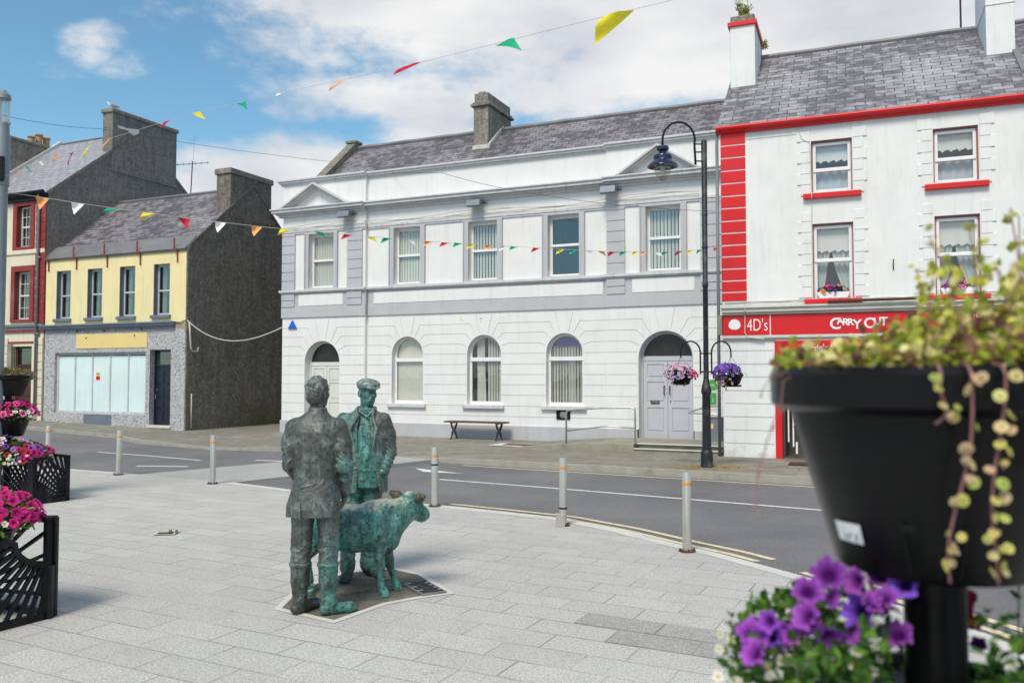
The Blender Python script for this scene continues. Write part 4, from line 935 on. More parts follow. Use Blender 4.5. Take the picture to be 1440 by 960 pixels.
# roof and chimneys
rz2 = lambda v: 10.07 - .78 * abs(3.5 - v)
m = MB(); m.poly([(-.10, -.14, rz2(-.14)), (W_R, -.14, rz2(-.14)), (W_R, 3.5, 10.07), (-.10, 3.5, 10.07)]); m.poly([(W_R, 7, rz2(7)), (-.1, 7, rz2(7)), (-.1, 3.5, 10.07), (W_R, 3.5, 10.07)])
m.poly([(-.1, -.14, rz2(-.14) - .06), (-.1, -.14, rz2(-.14)), (-.1, 3.5, 10.07), (-.1, 3.5, 9.95)], True); rf = partR(m, 'roof', 'slate_red')
m = MB(); m.tube([(.5 + k * .5, 3.5, 10.09 + .01 * math.sin(k * 1.7)) for k in range(26)], .075, 8); m.build('ridge_tiles', 'lead', rf)
m = MB(); m.box(-.05, .55, 2.0, 3.75, 8.2, 10.50); c1 = m.build('chimney', 'wall_white_b', rf, .02); MB().box(-.10, .60, 1.95, 3.80, 10.42, 10.53).build('chimney_band', 'red', c1, .01); MB().box(-.04, .54, 2.02, 3.73, 10.53, 10.70).build('chimney_cap', 'chimney_old', c1, .03)
m = MB(); m.box(5.52, 6.08, 2.0, 3.7, 8.2, 11.6); m.box(5.50, 6.10, 1.98, 3.72, 10.02, 10.04); m.build('chimney', 'wall_white_b', rf, .02)
m = MB(); m.prism([(1.0, rz2(1.0) + .01), (3.5, 10.11), (3.5, 10.16), (1.0, rz2(1.0) + .05)], 6.02, 6.14, 'x'); m.build('flashing', 'lead', rf)
t = on(RB, 'aerial_mast', 5.2, 3.6, 10.05, label='thin dark aerial mast beside the right chimney of the red trimmed roof', cat='aerial'); MB().cyl((0, 0, 0), (0, 0, 2.6), .022, n=8).build('mast', 'pipe_black', t); MB().box(-.1, .1, -.1, .1, -.05, .04).build('foot', 'pipe_black', t)

# ================= cream-yellow empty shop
YB = empty('yellow_shop', (-10.457, 26.831, 0), A1, label='small empty shop with a yellow upper wall, four windows and a pebbledash front', cat='building'); bpy.context.view_layer.update()
def partY(mb, name, mat, parent=YB, **k): return mb.build(name, mat, parent, **k)
wy = [-5.63, -4.11, -2.59, -1.05]
m = MB().holed([(-6.52, 3.52), (-.42, 3.52), (-.42, 3.30), (0, 3.30), (0, 5.84), (-6.52, 5.84)], [rect(c - .35, c + .35, 3.74, 5.42) for c in wy], 0, .22); partY(m, 'upper_wall', 'yellow')
m = MB().holed(rect(-6.52, 0, -.3, 3.46), [rect(-6.0, -1.70, .50, 2.56), rect(-1.52, -.60, .16, 2.62)], .0, .28)
partY(m, 'shopfront', 'pebble')
m = MB(); m.box(-6.56, -.42, -.16, .02, 3.40, 3.47); m.box(-6.54, -.44, -.11, .02, 3.34, 3.40); m.box(-6.56, -.44, -.20, .02, 3.47, 3.53); partY(m, 'string_course', 'blue_grey', bevel=.01)
m = MB(); m.box(-4.93, -1.64, -.02, 0, 2.70, 3.19); partY(m, 'sign_board', 'board_yellow', bevel=.004)
m = MB()
for x, z in ((-4.45, 3.05), (-2.2, 3.1), (-4.9, 3.3), (-3.6, 3.28), (-1.9, 3.3)): m.box(x - .025, x + .025, -.035, .0, z - .02, z + .03)
partY(m, 'wall_hooks', 'rust')
m = MB(); m.box(-4.52, -3.22, -.015, .0, -.05, .47); partY(m, 'stall_riser_panel', 'blue_grey')
for c in wy:
    y = .17; w_ = MB().holed(rect(c - .35, c + .35, 3.74, 5.42), [rect(c - .28, c + .28, 3.82, 4.53), rect(c - .28, c + .28, 4.58, 5.34)], y, .05); w_.box(c - .3, c + .3, y - .02, y, 4.53, 4.585); f = partY(w_, 'window', 'old_frame', bevel=.005)
    MB().box(c - .29, c + .29, y + .02, y + .026, 3.8, 5.36).build('pane', 'glass_dark', f); MB().box(c - .42, c + .42, -.09, .17, 3.64, 3.745).build('sill', 'blue_grey', f, .01)
    m = MB(); m.box(c - .352, c - .345, .0, .17, 3.745, 5.42); m.build('reveal_paint', 'blue_grey', f)
    MB().prism([(c - .27, 3.85), (c - .10 + .03 * math.sin(c * 5), 3.85), (c - .06, 5.3), (c - .27, 5.3)], y + .12, y + .13).build('curtain', 'blind', f)
# shop window with five whitened panes
f = partY(MB().holed(rect(-6.0, -1.70, .50, 2.56), [rect(-5.92 + k * .838, -5.92 + k * .838 + .785, .57, 2.47) for k in range(5)], .10, .06), 'shop_window', 'old_frame', bevel=.006)
for k in range(5): MB().box(-5.93 + k * .838, -5.92 + k * .838 + .795, .125, .135, .56, 2.44).build('pane', 'shop_glass', f)
s = empty('warning_sticker', YB.matrix_basis @ Vector((-4.03, .118, 1.75)), A1, label='small yellow and red warning sticker on the whitened shop window', cat='sticker')
MB().box(-.17, .11, 0, .004, -.14, .15).build('backing', 'white', s); MB().box(-.08, .11, -.004, 0, .02, .15).build('yellow_panel', 'board_yellow', s); MB().box(-.08, .11, -.004, 0, -.12, .01).build('red_panel', 'red', s)
m = MB(); m.box(-.05, .06, -.006, -.004, .06, .075); m.box(-.05, .08, -.006, -.004, .09, .105); m.cyl((.01, -.006, -.06), (.01, -.004, -.06), .035, n=12); m.build('print', 'black_metal', s)
# door
f = partY(MB().holed(rect(-1.52, -.60, .16, 2.62), [rect(-1.47, -.65, .17, 2.06), rect(-1.47, -.65, 2.14, 2.56)], .20, .05), 'door', 'door_navy', bevel=.005)
lf = MB().box(-1.465, -.655, .215, .25, .18, 2.05); l_ = lf.build('leaf', 'door_navy', f); m = MB()
for sx in (-1.41, -1.03):
    for z0, z1 in ((.28, .62), (.70, 1.0), (1.08, 1.42), (1.50, 1.95)): m.box(sx, sx + .32, .203, .215, z0, z1); m.box(sx + .03, sx + .29, .195, .203, z0 + .04, z1 - .04)
m.build('door_panels', 'door_navy', l_, .005); m = MB(); m.box(-1.44, -1.42, .17, .2, 1.02, 1.16); m.cyl((-1.38, .18, 1.32), (-1.38, .2, 1.32), .02, n=10); m.build('handle', 'steel', l_)
MB().box(-1.48, -.64, .22, .226, 2.13, 2.57).build('fanlight', 'glass_dark', f); MB().box(-1.47, -.65, .27, .28, 2.14, 2.5).build('fanlight_board', 'sign_green', f); MB().box(-1.56, -.56, -.04, .2, .08, .165).build('doorstep', 'concrete', f, .01)
# eaves band of slate-grey sheeting with red brackets, roof, gable, chimney
m = MB(); m.prism([(-.06, 5.80), (-.10, 5.86), (.42, 6.36), (.50, 6.30), (.1, 5.80)], -6.55, .02, 'x'); ev = partY(m, 'eaves_sheeting', 'lead')
for u in (-6.46, -5.07, -3.60, -2.08, -.45):
    m = MB(); m.box(u - .02, u + .02, -.10, -.07, 5.80, 6.22); m.box(u + .08, u + .11, -.05, -.02, 5.42, 5.85); m.box(u - .02, u + .11, -.11, -.05, 5.80, 5.84); partY(m, 'gutter_bracket', 'dark_red')
ry = lambda v: 8.42 - .86 * abs(3.0 - v)
m = MB(); m.poly([(-6.55, .30, ry(.30)), (0.0, .30, ry(.30)), (0.0, 3.0, 8.42), (-6.55, 3.0, 8.42)]); m.poly([(0.0, 5.9, ry(5.9)), (-6.55, 5.9, ry(5.9)), (-6.55, 3.0, 8.42), (0.0, 3.0, 8.42)]); rf = partY(m, 'roof', 'slate')
MB().tube([(-6.5 + k * .5, 3.0, 8.44) for k in range(13)], .06, 8).build('ridge_tiles', 'lead', rf)
m = MB(); m.prism([(0, -.3), (5.9, -.3), (5.9, ry(5.9)), (3.0, 8.42 + .03), (0.45, ry(.45) + .03), (-.0, 5.84)], .0, .06, 'x'); m.prism([(.0, 5.9), (3, 8.47), (5.9, ry(5.9)), (5.9, ry(5.9) + .08), (3.0, 8.55), (0.0, 5.97)], .05, .10, 'x'); partY(m, 'side_wall', 'roughcast_dark')
m = MB(); m.box(-.55, .075, 1.86, 3.96, 7.2, 8.74); c1 = m.build('chimney', 'roughcast_dark', rf, .015); MB().box(-.61, .13, 1.80, 4.02, 8.70, 8.90).build('chimney_cap', 'chimney_old', c1, .03)
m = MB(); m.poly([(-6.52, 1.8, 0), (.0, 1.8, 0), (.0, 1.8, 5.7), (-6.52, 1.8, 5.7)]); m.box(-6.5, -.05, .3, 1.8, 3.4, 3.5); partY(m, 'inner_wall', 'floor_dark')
# sagging cables across the alley, white downpipe loop
t = empty('slack_cable', (0, 0, 0), label='slack pale cable hanging across the dark side wall between two buildings', cat='cable')
pa = YB.matrix_basis @ Vector((.05, .02, 3.55)); pb_ = WB.matrix_basis @ Vector((.0, -.14, 3.30)); m = MB(); t.location = pa
m.tube([pa.lerp(pb_, k / 20) - pa - Vector((0, 0, .85 * 4 * (k / 20) * (1 - k / 20) * (1 - .35 * k / 20) * .78)) for k in range(21)], .018, 6); m.build('cable', 'cable', t, smooth='all')
m = MB(); m.tube([(.1, .06, 3.5), (.1, .10, 3.1), (.1, .14, 2.66), (.1, .2, 2.56), (.1, .42, 2.56), (.1, .46, 2.7)], .028, 8); m.tube([(.1, .2, 0.1), (.1, .2, 1.2)], .02, 6); partY(m, 'waste_pipe', 'cable', smooth='all')
m = MB(); m.tube([(-.6, -.03, 3.52), (-.2, -.03, 3.48), (.02, -.03, 3.55)], .015); m.tube([(.1, 2.5, 3.35), (.1, 4.6, 3.2)], .008); partY(m, 'wall_cables', 'wire')

# ================= tall cream and dark red house beyond
LB = empty('cream_and_red_house', YB.matrix_basis @ Vector((-6.56, 0, 0)), A1, label='tall cream house with dark red window surrounds and a slate roof at the far left', cat='building'); bpy.context.view_layer.update()
def partL(mb, name, mat, parent=LB, **k): return mb.build(name, mat, parent, **k)
wl = [(-1.15, .40, 3.78, 5.50), (-1.15, .36, 6.38, 7.86), (-3.2, .40, 3.78, 5.50), (-3.2, .36, 6.38, 7.86)]
m = MB().holed(rect(-4.6, 0, -.3, 8.25), [rect(c - h, c + h, a, b) for c, h, a, b in wl] + [rect(-1.62, -.62, .19, 2.82)], 0, .2); partL(m, 'front_wall', 'cream')
for c, h, a, b in wl:
    f = partL(MB().holed(rect(c - h, c + h, a, b), [rect(c - h + .05, c + h - .05, a + .06, (a + b) / 2 - .02), rect(c - h + .05, c + h - .05, (a + b) / 2 + .03, b - .06)], .15, .05), 'window', 'upvc')
    m = MB()
    for k in (-.1, .1): m.box(c + k * 1.2 - .008, c + k * 1.2 + .008, .16, .18, a + .05, b - .05)
    for q in (.25, .75): m.box(c - h + .04, c + h - .04, .16, .18, a + (b - a) * q - .008, a + (b - a) * q + .008)
    m.build('glazing_bars', 'upvc', f); MB().box(c - h + .02, c + h - .02, .185, .19, a + .02, b - .02).build('pane', 'glass_dark', f)
    MB().holed([(c - h - .2, a - .10), (c + h + .2, a - .10), (c + h + .2, b + .2), (c - h - .2, b + .2)], [rect(c - h, c + h, a, b)], -.05, .2, out_sides=True).build('surround', 'dark_red', f, .01)
    MB().prism([(c - h, a), (c - h * .3, a), (c - h * .1, b), (c - h, b)], .26, .27).build('curtain', 'blind', f)
m = MB(); m.box(-4.6, .02, -.09, .02, 3.50, 3.60); m.box(-4.6, .02, -.05, .02, 3.40, 3.50); partL(m, 'string_course', 'lead', bevel=.01); m = MB(); m.box(-4.6, .02, -.06, .02, 3.32, 3.38); m.box(-4.6, -.45, -.03, .02, 2.93, 2.99); partL(m, 'red_band', 'dark_red'); m = MB(); m.box(-4.6, -.02, -.05, .02, 6.12, 6.27); partL(m, 'cream_band', 'cream', bevel=.01)
m = MB(); z = 3.62
while z < 8.0: m.box(-.50, .0, -.045, .02, z, z + .30); z += .325
partL(m, 'red_quoins', 'dark_red', bevel=.008)
for a_, b_ in ((-.46, -.02), (-2.6, -1.85)):
    m = MB(); z = .2
    while z < 3.0: m.box(a_, b_, -.05, .02, z, z + .27); z += .295
    m.box(a_ + .01, b_ - .01, -.02, .02, .2, 3.1); partL(m, 'cream_quoins', 'cream', bevel=.012)
f = partL(MB().holed(rect(-1.62, -.62, .19, 2.82), [rect(-1.50, -.74, .2, 2.1), rect(-1.50, -.74, 2.18, 2.74)], .12, .06), 'door', 'door_brown'); l_ = MB().box(-1.5, -.74, .14, .18, .2, 2.1).build('leaf', 'door_brown', f); m = MB()
for sx in (-1.46, -1.1):
    for z0, z1 in ((.3, .95), (1.05, 1.4), (1.5, 2.0)): m.box(sx, sx + .3, .125, .14, z0, z1)
m.build('door_panels', 'door_brown', l_, .006); MB().box(-1.5, -.74, .15, .156, 2.17, 2.75).build('fanlight', 'glass_dark', f); MB().box(-1.85, -1.62, -.06, .1, .1, 2.9).build('door_pier', 'step', f, .01)
m = MB(); m.box(-4.6, .05, -.20, .0, 8.12, 8.22); m.box(-4.6, .02, -.12, .0, 8.0, 8.12); m.tube([(-4.6, -.24, 8.24), (.1, -.24, 8.24)], .07, 8); partL(m, 'gutter', 'black_metal')
m = MB(); m.tube([(-.20, -.2, 8.2), (-.24, -.12, 7.9), (-.28, -.1, 7.6), (-.28, -.1, .1)], .05, 10); m.box(-.36, -.2, -.12, .0, 5.9, 5.98); m.box(-.36, -.2, -.12, 0, 3.2, 3.28); partL(m, 'drainpipe', 'grey_metal', smooth='all')
rl = lambda v: 11.46 - .80 * abs(4.0 - v)
m = MB(); m.poly([(-4.6, -.15, rl(-.15)), (0.02, -.15, rl(-.15)), (0.02, 4.0, 11.46), (-4.6, 4.0, 11.46)]); m.poly([(0.02, 8, rl(8)), (-4.6, 8, rl(8)), (-4.6, 4, 11.46), (.02, 4, 11.46)]); rf = partL(m, 'roof', 'slate_new')
m = MB(); m.tube([(-4.5 + k * .5, 4.0, 11.48) for k in range(10)], .05, 8); m.build('ridge_tiles', 'lead', rf)
m = MB(); m.prism([(0, -.3), (8, -.3), (8, rl(8)), (4.0, 11.5), (0, rl(0) + .04)], -.06, .0, 'x'); m.prism([(-.1, rl(-.1) - .1), (4.0, 11.42), (8, rl(8) - .1), (8, rl(8) + .05), (4, 11.55), (-.1, rl(-.1) + .05)], -.02, .03, 'x'); partL(m, 'side_wall', 'roughcast_grey')
m = MB(); m.box(-.50, .03, 2.66, 5.86, 9.6, 11.98); c1 = m.build('chimney', 'roughcast_grey', rf, .015); MB().box(-.56, .09, 2.60, 5.92, 11.90, 12.06).build('chimney_cap', 'chimney_old', c1, .03)
m = MB(); pts = [(2.84, 11.42), (2.98, 11.33), (3.18, 11.35), (3.38, 11.36), (3.48, 11.28), (3.63, 11.22), (3.78, 11.30), (3.93, 11.43), (3.88, 11.52), (3.62, 11.50), (3.3, 11.44), (3.15, 11.45)]; m.prism(pts, .033, .045, 'x'); m.build('flaking_paint', 'wall_white', c1)
m = MB(); m.prism([(-.12, 8.1), (4.0, 11.46), (4.0, 11.62), (-.12, 8.28)], -4.68, -4.50, 'x'); m.build('verge', 'concrete', rf)
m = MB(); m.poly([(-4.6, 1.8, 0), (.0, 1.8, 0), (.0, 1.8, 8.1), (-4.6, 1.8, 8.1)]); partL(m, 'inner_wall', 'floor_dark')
# house further along: only its chimney stack and roof edge show
FB = empty('house_beyond', YB.matrix_basis @ Vector((-11.2, 0, 0)), A1, label='house at the far left of which only a mossy chimney wall with clay pots shows', cat='building')
m = MB(); m.prism([(0, -.3), (8, -.3), (8, 7), (4.2, 10.6), (3.4, 10.6), (0, 8.0)], -5, -.1, 'x'); m.build('wall', 'roughcast_grey', FB)
m = MB(); m.box(-.6, .0, .3, 3.75, 8.0, 11.18); m.box(-.7, .06, .2, 3.85, 11.18, 11.30); c1 = m.build('chimney', 'chimney_old', FB, .03)
for k, (v, hh) in enumerate(((1.85, .62), (2.95, .30), (3.28, .48), (3.62, .42))): MB().lathe([(.13, 0), (.125, hh * .7), (.12, hh * .8), (.165, hh * .84), (.165, hh * .93), (.13, hh)], (-.3, v, 11.3), 14).build('chimney_pot', 'clay', c1, smooth=True)
# television aerial on the yellow shop's rear
t = empty('television_aerial', YB.matrix_basis @ Vector((-4.6, 4.6, 7.4)), R_(20), label='television aerial on a pole between the two grey chimneys', cat='aerial')
m = MB(); m.cyl((0, 0, -1.0), (.15, 0, 2.85), .022, n=6); m.build('mast', 'pipe_black', t); m = MB(); m.tube([(-.5, 0, 2.65), (.75, 0, 2.85)], .014, 5)
for k in range(6): x = -.4 + k * .22; m.tube([(x, -.28, 2.67 + .035 * k), (x, .28, 2.67 + .035 * k)], .007, 4)
m.tube([(.1, 0, 1.5), (.22, 0, 3.9)], .006, 4); m.build('antenna_rods', 'pipe_black', t)
# ================= street lamp with flower baskets
LP = empty('street_lamp', (3.80, 16.44, .02), 0, label='black street lamp with a swan neck arm, blue hood and two hanging flower baskets', cat='street lamp')
m = MB().lathe([(.118, 0), (.118, .26), (.108, .30), (.088, .32), (.085, .62)], n=20); m.build('base', 'post_metal', LP, smooth=True)
m = MB().lathe([(.084, .62), (.080, 1.40), (.095, 1.42), (.102, 1.47), (.095, 1.50), (.055, 1.70), (.052, 1.74), (.050, 3.5), (.060, 3.52), (.060, 3.58), (.050, 3.60), (.058, 6.38), (.045, 6.42), (0, 6.43)], n=18)
for z in (4.26, 4.9): m.lathe([(.055, z), (.062, z + .02), (.055, z + .05)], n=16)
po = m.build('post', 'post_metal', LP, smooth=True)
m = MB(); pth = [(-.17, -.0, 5.93), (-.19, 0, 6.35)] + [(-.50 + .32 * math.cos(a) * 1.0, 0, 6.42 + .36 * math.sin(a)) for a in [math.pi * k / 14 for k in range(15)]] + [(-.82, 0, 6.30)]
m.tube(pth, .022, 8); 
for z in (6.0, 6.18, 6.34): m.tube([(-.18, 0, z), (-.04, 0, z)], .014, 6)
m.build('arm', 'black_metal', LP, smooth='all')
hd = MB().lathe([(0, 6.30), (.115, 6.29), (.125, 6.25), (.115, 6.21), (.07, 6.19), (.075, 6.13), (.17, 6.11), (.185, 6.06), (.18, 6.02), (.19, 6.0), (.24, 5.97), (.30, 5.90), (.305, 5.885), (.295, 5.89), (.23, 5.95), (.12, 5.97), (0, 5.97)], (-.82, 0, 0), 28).build('hood', 'lamp_blue', LP, smooth=True)
MB().lathe([(.17, 5.95), (.168, 5.86), (.155, 5.76), (.115, 5.66), (.05, 5.60), (0, 5.595)], (-.82, 0, 0), 24).build('globe', 'lamp_glass', LP, smooth='all'); MB().lathe([(.0, 5.72), (.04, 5.74), (.05, 5.84), (.03, 5.94), (0, 5.94)], (-.82, 0, 0), 12).build('bulb', 'white', hd, smooth='all')
for sg in (-1, 1):
    m = MB(); m.tube([(sg * .11, 0, 1.80), (sg * .11, 0, 2.22)] + [(sg * (.30 - .19 * math.cos(a)), 0, 2.22 + .22 * math.sin(a)) for a in [math.pi * k / 10 for k in range(11)]] + [(sg * .49, 0, 2.12)], .016, 6)
    for z in (1.84, 2.20): m.tube([(sg * .05, 0, z), (sg * .12, 0, z)], .014, 6)
    m.tube([(0, -.09, 2.2), (sg * .12, 0, 2.2)], .01, 6); m.build('basket_bracket', 'black_metal', LP)
# ---- leaves and flowers
class Foliage(MB):
    def __init__(s): super().__init__(); s.c = []
    def leaf(s, p, d, up, L_, W_, col, fold=.25):
        d = d.normalized(); r = d.cross(up); r = r.normalized() if r.length > .01 else d.orthogonal().normalized(); n = r.cross(d)
        pts = [p, p + d * L_ * .35 + r * W_ * .5 + n * W_ * fold, p + d * L_ * .75 + r * W_ * .38 + n * W_ * fold * .8, p + d * L_ - n * L_ * .1, p + d * L_ * .75 - r * W_ * .38 + n * W_ * fold * .8, p + d * L_ * .35 - r * W_ * .5 + n * W_ * fold, p + d * L_ * .45]
        i = len(s.v); s.v += [tuple(q) for q in pts]; s.f += [[i, i + 1, i + 6], [i + 1, i + 2, i + 6], [i + 2, i + 3, i + 6], [i + 3, i + 4, i + 6], [i + 4, i + 5, i + 6], [i + 5, i, i + 6]]; s.c += [col] * 7
    def disc(s, p, n, r, col, cc, lobes=5, depth=.25, seg=15, amp=.16, ruffle=.1):
        """open flower with a lobed, ruffled rim and a throat"""
        n = n.normalized(); t = n.orthogonal().normalized(); b = n.cross(t); i = len(s.v); ph = rnd.random() * 6
        s.v.append(tuple(p - n * r * depth * 1.4)); s.c.append(tuple(x * .6 for x in cc))
        for q, (f, cl, dz) in enumerate(((.28, cc, -.55), (.68, col, .0), (1.0, tuple(min(1, x * 1.25 + .03) for x in col), .12))):
            for k in range(seg):
                a = 2 * math.pi * k / seg; rr = r * f * (1 + (amp * math.cos(lobes * a) if q else 0)); z = r * depth * dz + (r * ruffle * math.sin(lobes * 2 * a + ph) if q == 2 else 0)
                s.v.append(tuple(p + (t * math.cos(a + ph) + b * math.sin(a + ph)) * rr + n * z)); s.c.append(cl)
        for k in range(seg): s.f.append([i, i + 1 + k, i + 1 + (k + 1) % seg])
        for q in range(2):
            for k in range(seg): s.f.append([i + 1 + q * seg + k, i + 1 + (q + 1) * seg + k, i + 1 + (q + 1) * seg + (k + 1) % seg, i + 1 + q * seg + (k + 1) % seg])
def rdir(r, up=.3):
    v = Vector((r.gauss(0, 1), r.gauss(0, 1), r.gauss(0, 1) + up)); return v.normalized()
def jit(c, r, a=.25): f = 1 + r.uniform(-a, a); return tuple(max(0, min(1, x * f * (1 + r.uniform(-.08, .08)))) for x in c)
GREENS = [(.05, .13, .015), (.08, .19, .02), (.13, .27, .03), (.035, .09, .012)]
PUR = ((.36, .07, .50), (.10, .005, .16)); VIO = ((.20, .07, .52), (.03, .0, .12)); MAG = ((.58, .01, .20), (.22, .0, .07)); LIL = ((.62, .42, .68), (.16, .03, .22)); PINK = ((.75, .25, .48), (.3, .02, .15)); RED_ = ((.5, .01, .06), (.15, 0, .02)); WH = ((.85, .85, .80), (.75, .60, .10)); CRM = ((.75, .72, .5), (.5, .5, .1))
def mound(parent, c, rx, ry, h, nleaf, leafL, seed, drop=.0, name='foliage', cols=GREENS, mats='leaf', lw=.55):
    r = random.Random(seed); F = Foliage()
    for k in range(nleaf):
        d = rdir(r, .6); q = r.random() ** .45; p = Vector((d.x * rx * q, d.y * ry * q, (d.z * h if d.z > 0 else d.z * drop) * q)) + Vector(c)
        F.leaf(p, (d + rdir(r, 0) * .8), rdir(r, 1), leafL * r.uniform(.6, 1.3), leafL * lw * r.uniform(.7, 1.2), jit(r.choice(cols), r, .35))
    return F.build(name, mats, parent, kind='stuff')
def blossoms(parent, c, rx, ry, h, n, size, seed, pal, drop=0, name='flowers', out_=1.03, zmin=-.3, amp=.16, where=None):
    r = random.Random(seed); F = Foliage()
    for k in range(n):
        d = rdir(r, .5)
        if d.z < zmin: d.z = -d.z
        if where and not where(d): continue
        p = Vector((d.x * rx * out_, d.y * ry * out_, (d.z * h if d.z > 0 else d.z * drop) * out_)) + Vector(c); col, cc = r.choice(pal)
        F.disc(p, (Vector((d.x, d.y - .35, d.z + .25)) + rdir(r, 0) * .35), size * r.uniform(.75, 1.15), jit(col, r, .22), cc, amp=amp)
    return F.build(name, 'petal', parent, kind='stuff')
for sg, lb, pal, sd in ((-1, 'hanging basket of pink and white striped flowers left of the lamp post', [LIL, PINK, ((.72, .55, .70), (.25, .03, .2)), ((.78, .7, .76), (.2, .02, .15))], 3), (1, 'hanging basket of violet and lilac flowers right of the lamp post', [VIO, ((.17, .05, .42), (.02, 0, .08)), ((.28, .16, .6), (.05, 0, .2))], 4)):
    B = empty('hanging_basket', (3.80 + sg * .49, 16.44, 1.62), 0, label=lb, cat='hanging basket', group='flower baskets on the street lamp')
    MB().lathe([(.10, -.02), (.16, .0), (.22, .16), (.235, .165), (.235, .19), (.21, .19)], n=20).build('pot', 'black_plastic', B, smooth=True)
    if sg > 0: MB().lathe([(.12, -.05), (.19, -.05), (.20, -.015), (.12, -.02)], n=20).build('drip_tray', 'black_plastic', B, smooth=True)
    m = MB()
    for a in (0, 2.1, 4.2): m.tube([(.22 * math.cos(a), .22 * math.sin(a), .19), (0, 0, .55)], .004, 4)
    m.build('hanger', 'wire', B); x = -.07 * sg if sg > 0 else -.05
    mound(B, (x, 0, .20), .26, .24, .19, 420, .055, sd, .22); blossoms(B, (x, 0, .20), .27, .25, .20, 150, .034, sd + 1, pal, .25)
    if sg < 0: blossoms(B, (.2, 0, .14), .12, .16, .14, 34, .034, 61, [RED_, MAG], .12); blossoms(B, (-.15, -.05, .1), .14, .18, .1, 40, .032, 62, [LIL, ((.4, .3, .6), (.1, 0, .2))], .16)
    else: mound(B, (-.20, -.05, .06), .12, .14, .12, 240, .05, 67, .2, cols=[(.2, .3, .06), (.12, .22, .03)]); blossoms(B, (-.12, -.08, .06), .12, .16, .1, 46, .032, 63, [((.70, .40, .62), (.3, .05, .3))], .22); blossoms(B, (.16, -.05, .18), .12, .16, .08, 30, .02, 64, [WH], .1)
# fallen yellow petals and moss round the post
F = Foliage(); r = random.Random(2)
for k in range(900):
    a = r.random() * 6.28; d = .2 + abs(r.gauss(0, .26)); F.leaf(Vector((3.8 + d * math.cos(a) * 1.5, 16.44 + d * math.sin(a) * .7 - .1, .018)), rdir(r, 0), Vector((0, 0, 1)), .022, .016, jit((.50, .33, .05), r))
F.build('fallen_petals', 'leaf', kind='stuff', label='yellow fallen petals round the foot of the street lamp')
# petals in the window boxes
for i, (u, sd, pal) in enumerate(((2.31, 5, [MAG, VIO, PUR, ((.6, .2, .05), (.5, .4, 0))]), (4.67, 6, [PINK, MAG, PUR]))):
    B = empty('window_box', RB.matrix_basis @ Vector((u, .02, 3.43)), A2, label=('white window box of red and violet flowers in the lower left shop window', 'white window box of pink flowers behind the yellow plant in the second window')[i], cat='window box', group='window boxes')
    MB().prism([(-.28, .0), (.28, .0), (.33, .13), (-.33, .13)], -.07, .07).build('trough', 'white', B, .004); mound(B, (0, 0, .15), .30, .08, .12, 160, .045, sd, .04); blossoms(B, (0, -.02, .15), .30, .1, .13, 34, .04, sd, pal, .06)
# lamp column at the left edge
t = empty('lamp_column', (-7.30, 11.9, 0), 0, label='grey modern lamp column with a glass tube lantern at the left edge', cat='lamp column')
MB().lathe([(.086, 0), (.086, 2.2), (.083, 4.45), (.086, 4.5)], n=20).build('column', 'grey_metal', t, smooth=True)
m = MB().lathe([(.098, 4.5), (.098, 5.22), (.085, 5.28), (.085, 5.40), (0, 5.42)], n=20); hd = m.build('lantern_body', 'grey_metal', t, smooth=True)
m = MB()
for a in (.4, 2.5, 4.6): m.cyl((.075 * math.cos(a), .075 * math.sin(a), 5.4), (.075 * math.cos(a), .075 * math.sin(a), 5.76), .010, n=6)
m.build('rods', 'steel', hd); MB().lathe([(.07, 5.41), (.07, 5.75)], n=16, cap=False).build('glass_tube', 'lamp_glass', hd, smooth=True); MB().lathe([(.10, 5.75), (.095, 5.81), (.05, 5.85), (.03, 5.88), (0, 5.885)], n=18).build('cap', 'grey_metal', hd, smooth=True)
MB().box(.02, .09, -.13, -.07, 4.55, 4.9).build('slot_cover', 'black_metal', t, .01)

# ================= near flower tower (right)
TX, TY = .7175, 1.44
def pot(parent, z, R0=.262, h=.335, Rb=.153, ribs=True):
    m = MB(); prof = [(0, 0), (Rb, 0), (Rb + .005, .008), (R0 - .032, h - .075), (R0 - .012, h - .072), (R0, h - .062), (R0 + .002, h - .012), (R0 - .008, h), (R0 - .022, h), (R0 - .03, h - .02), (0, h - .06)]
    n = 72; loops = []
    for r, zz in prof:
        lp = []
        for k in range(n):
            a = 2 * math.pi * k / n; rr = r * (1 + (.012 * (1 if (k // 3) % 4 == 0 else 0) if Rb < r < R0 - .02 and zz < h - .07 else 0)); lp.append((rr * math.cos(a), rr * math.sin(a), zz + z))
        loops.append(lp)
    m.ring(loops); return m.build('pot', 'black_plastic', parent, smooth=True)
T1 = empty('flower_tower', (TX, TY, 0), 0, label='tall black flower tower with stacked plastic pots close to the camera at the right', cat='planter', group='black stacked flower towers')
MB().lathe([(.049, 0), (.049, 1.5)], n=40).build('pole', 'black_plastic', T1, smooth=True)
p1 = pot(T1, 1.478); p2 = pot(T1, .90, .30, .34, .17)
m = MB()
for a0 in (R_(-128), R_(-100)):
    for dd, w_ in ((-.0, .010),): pass
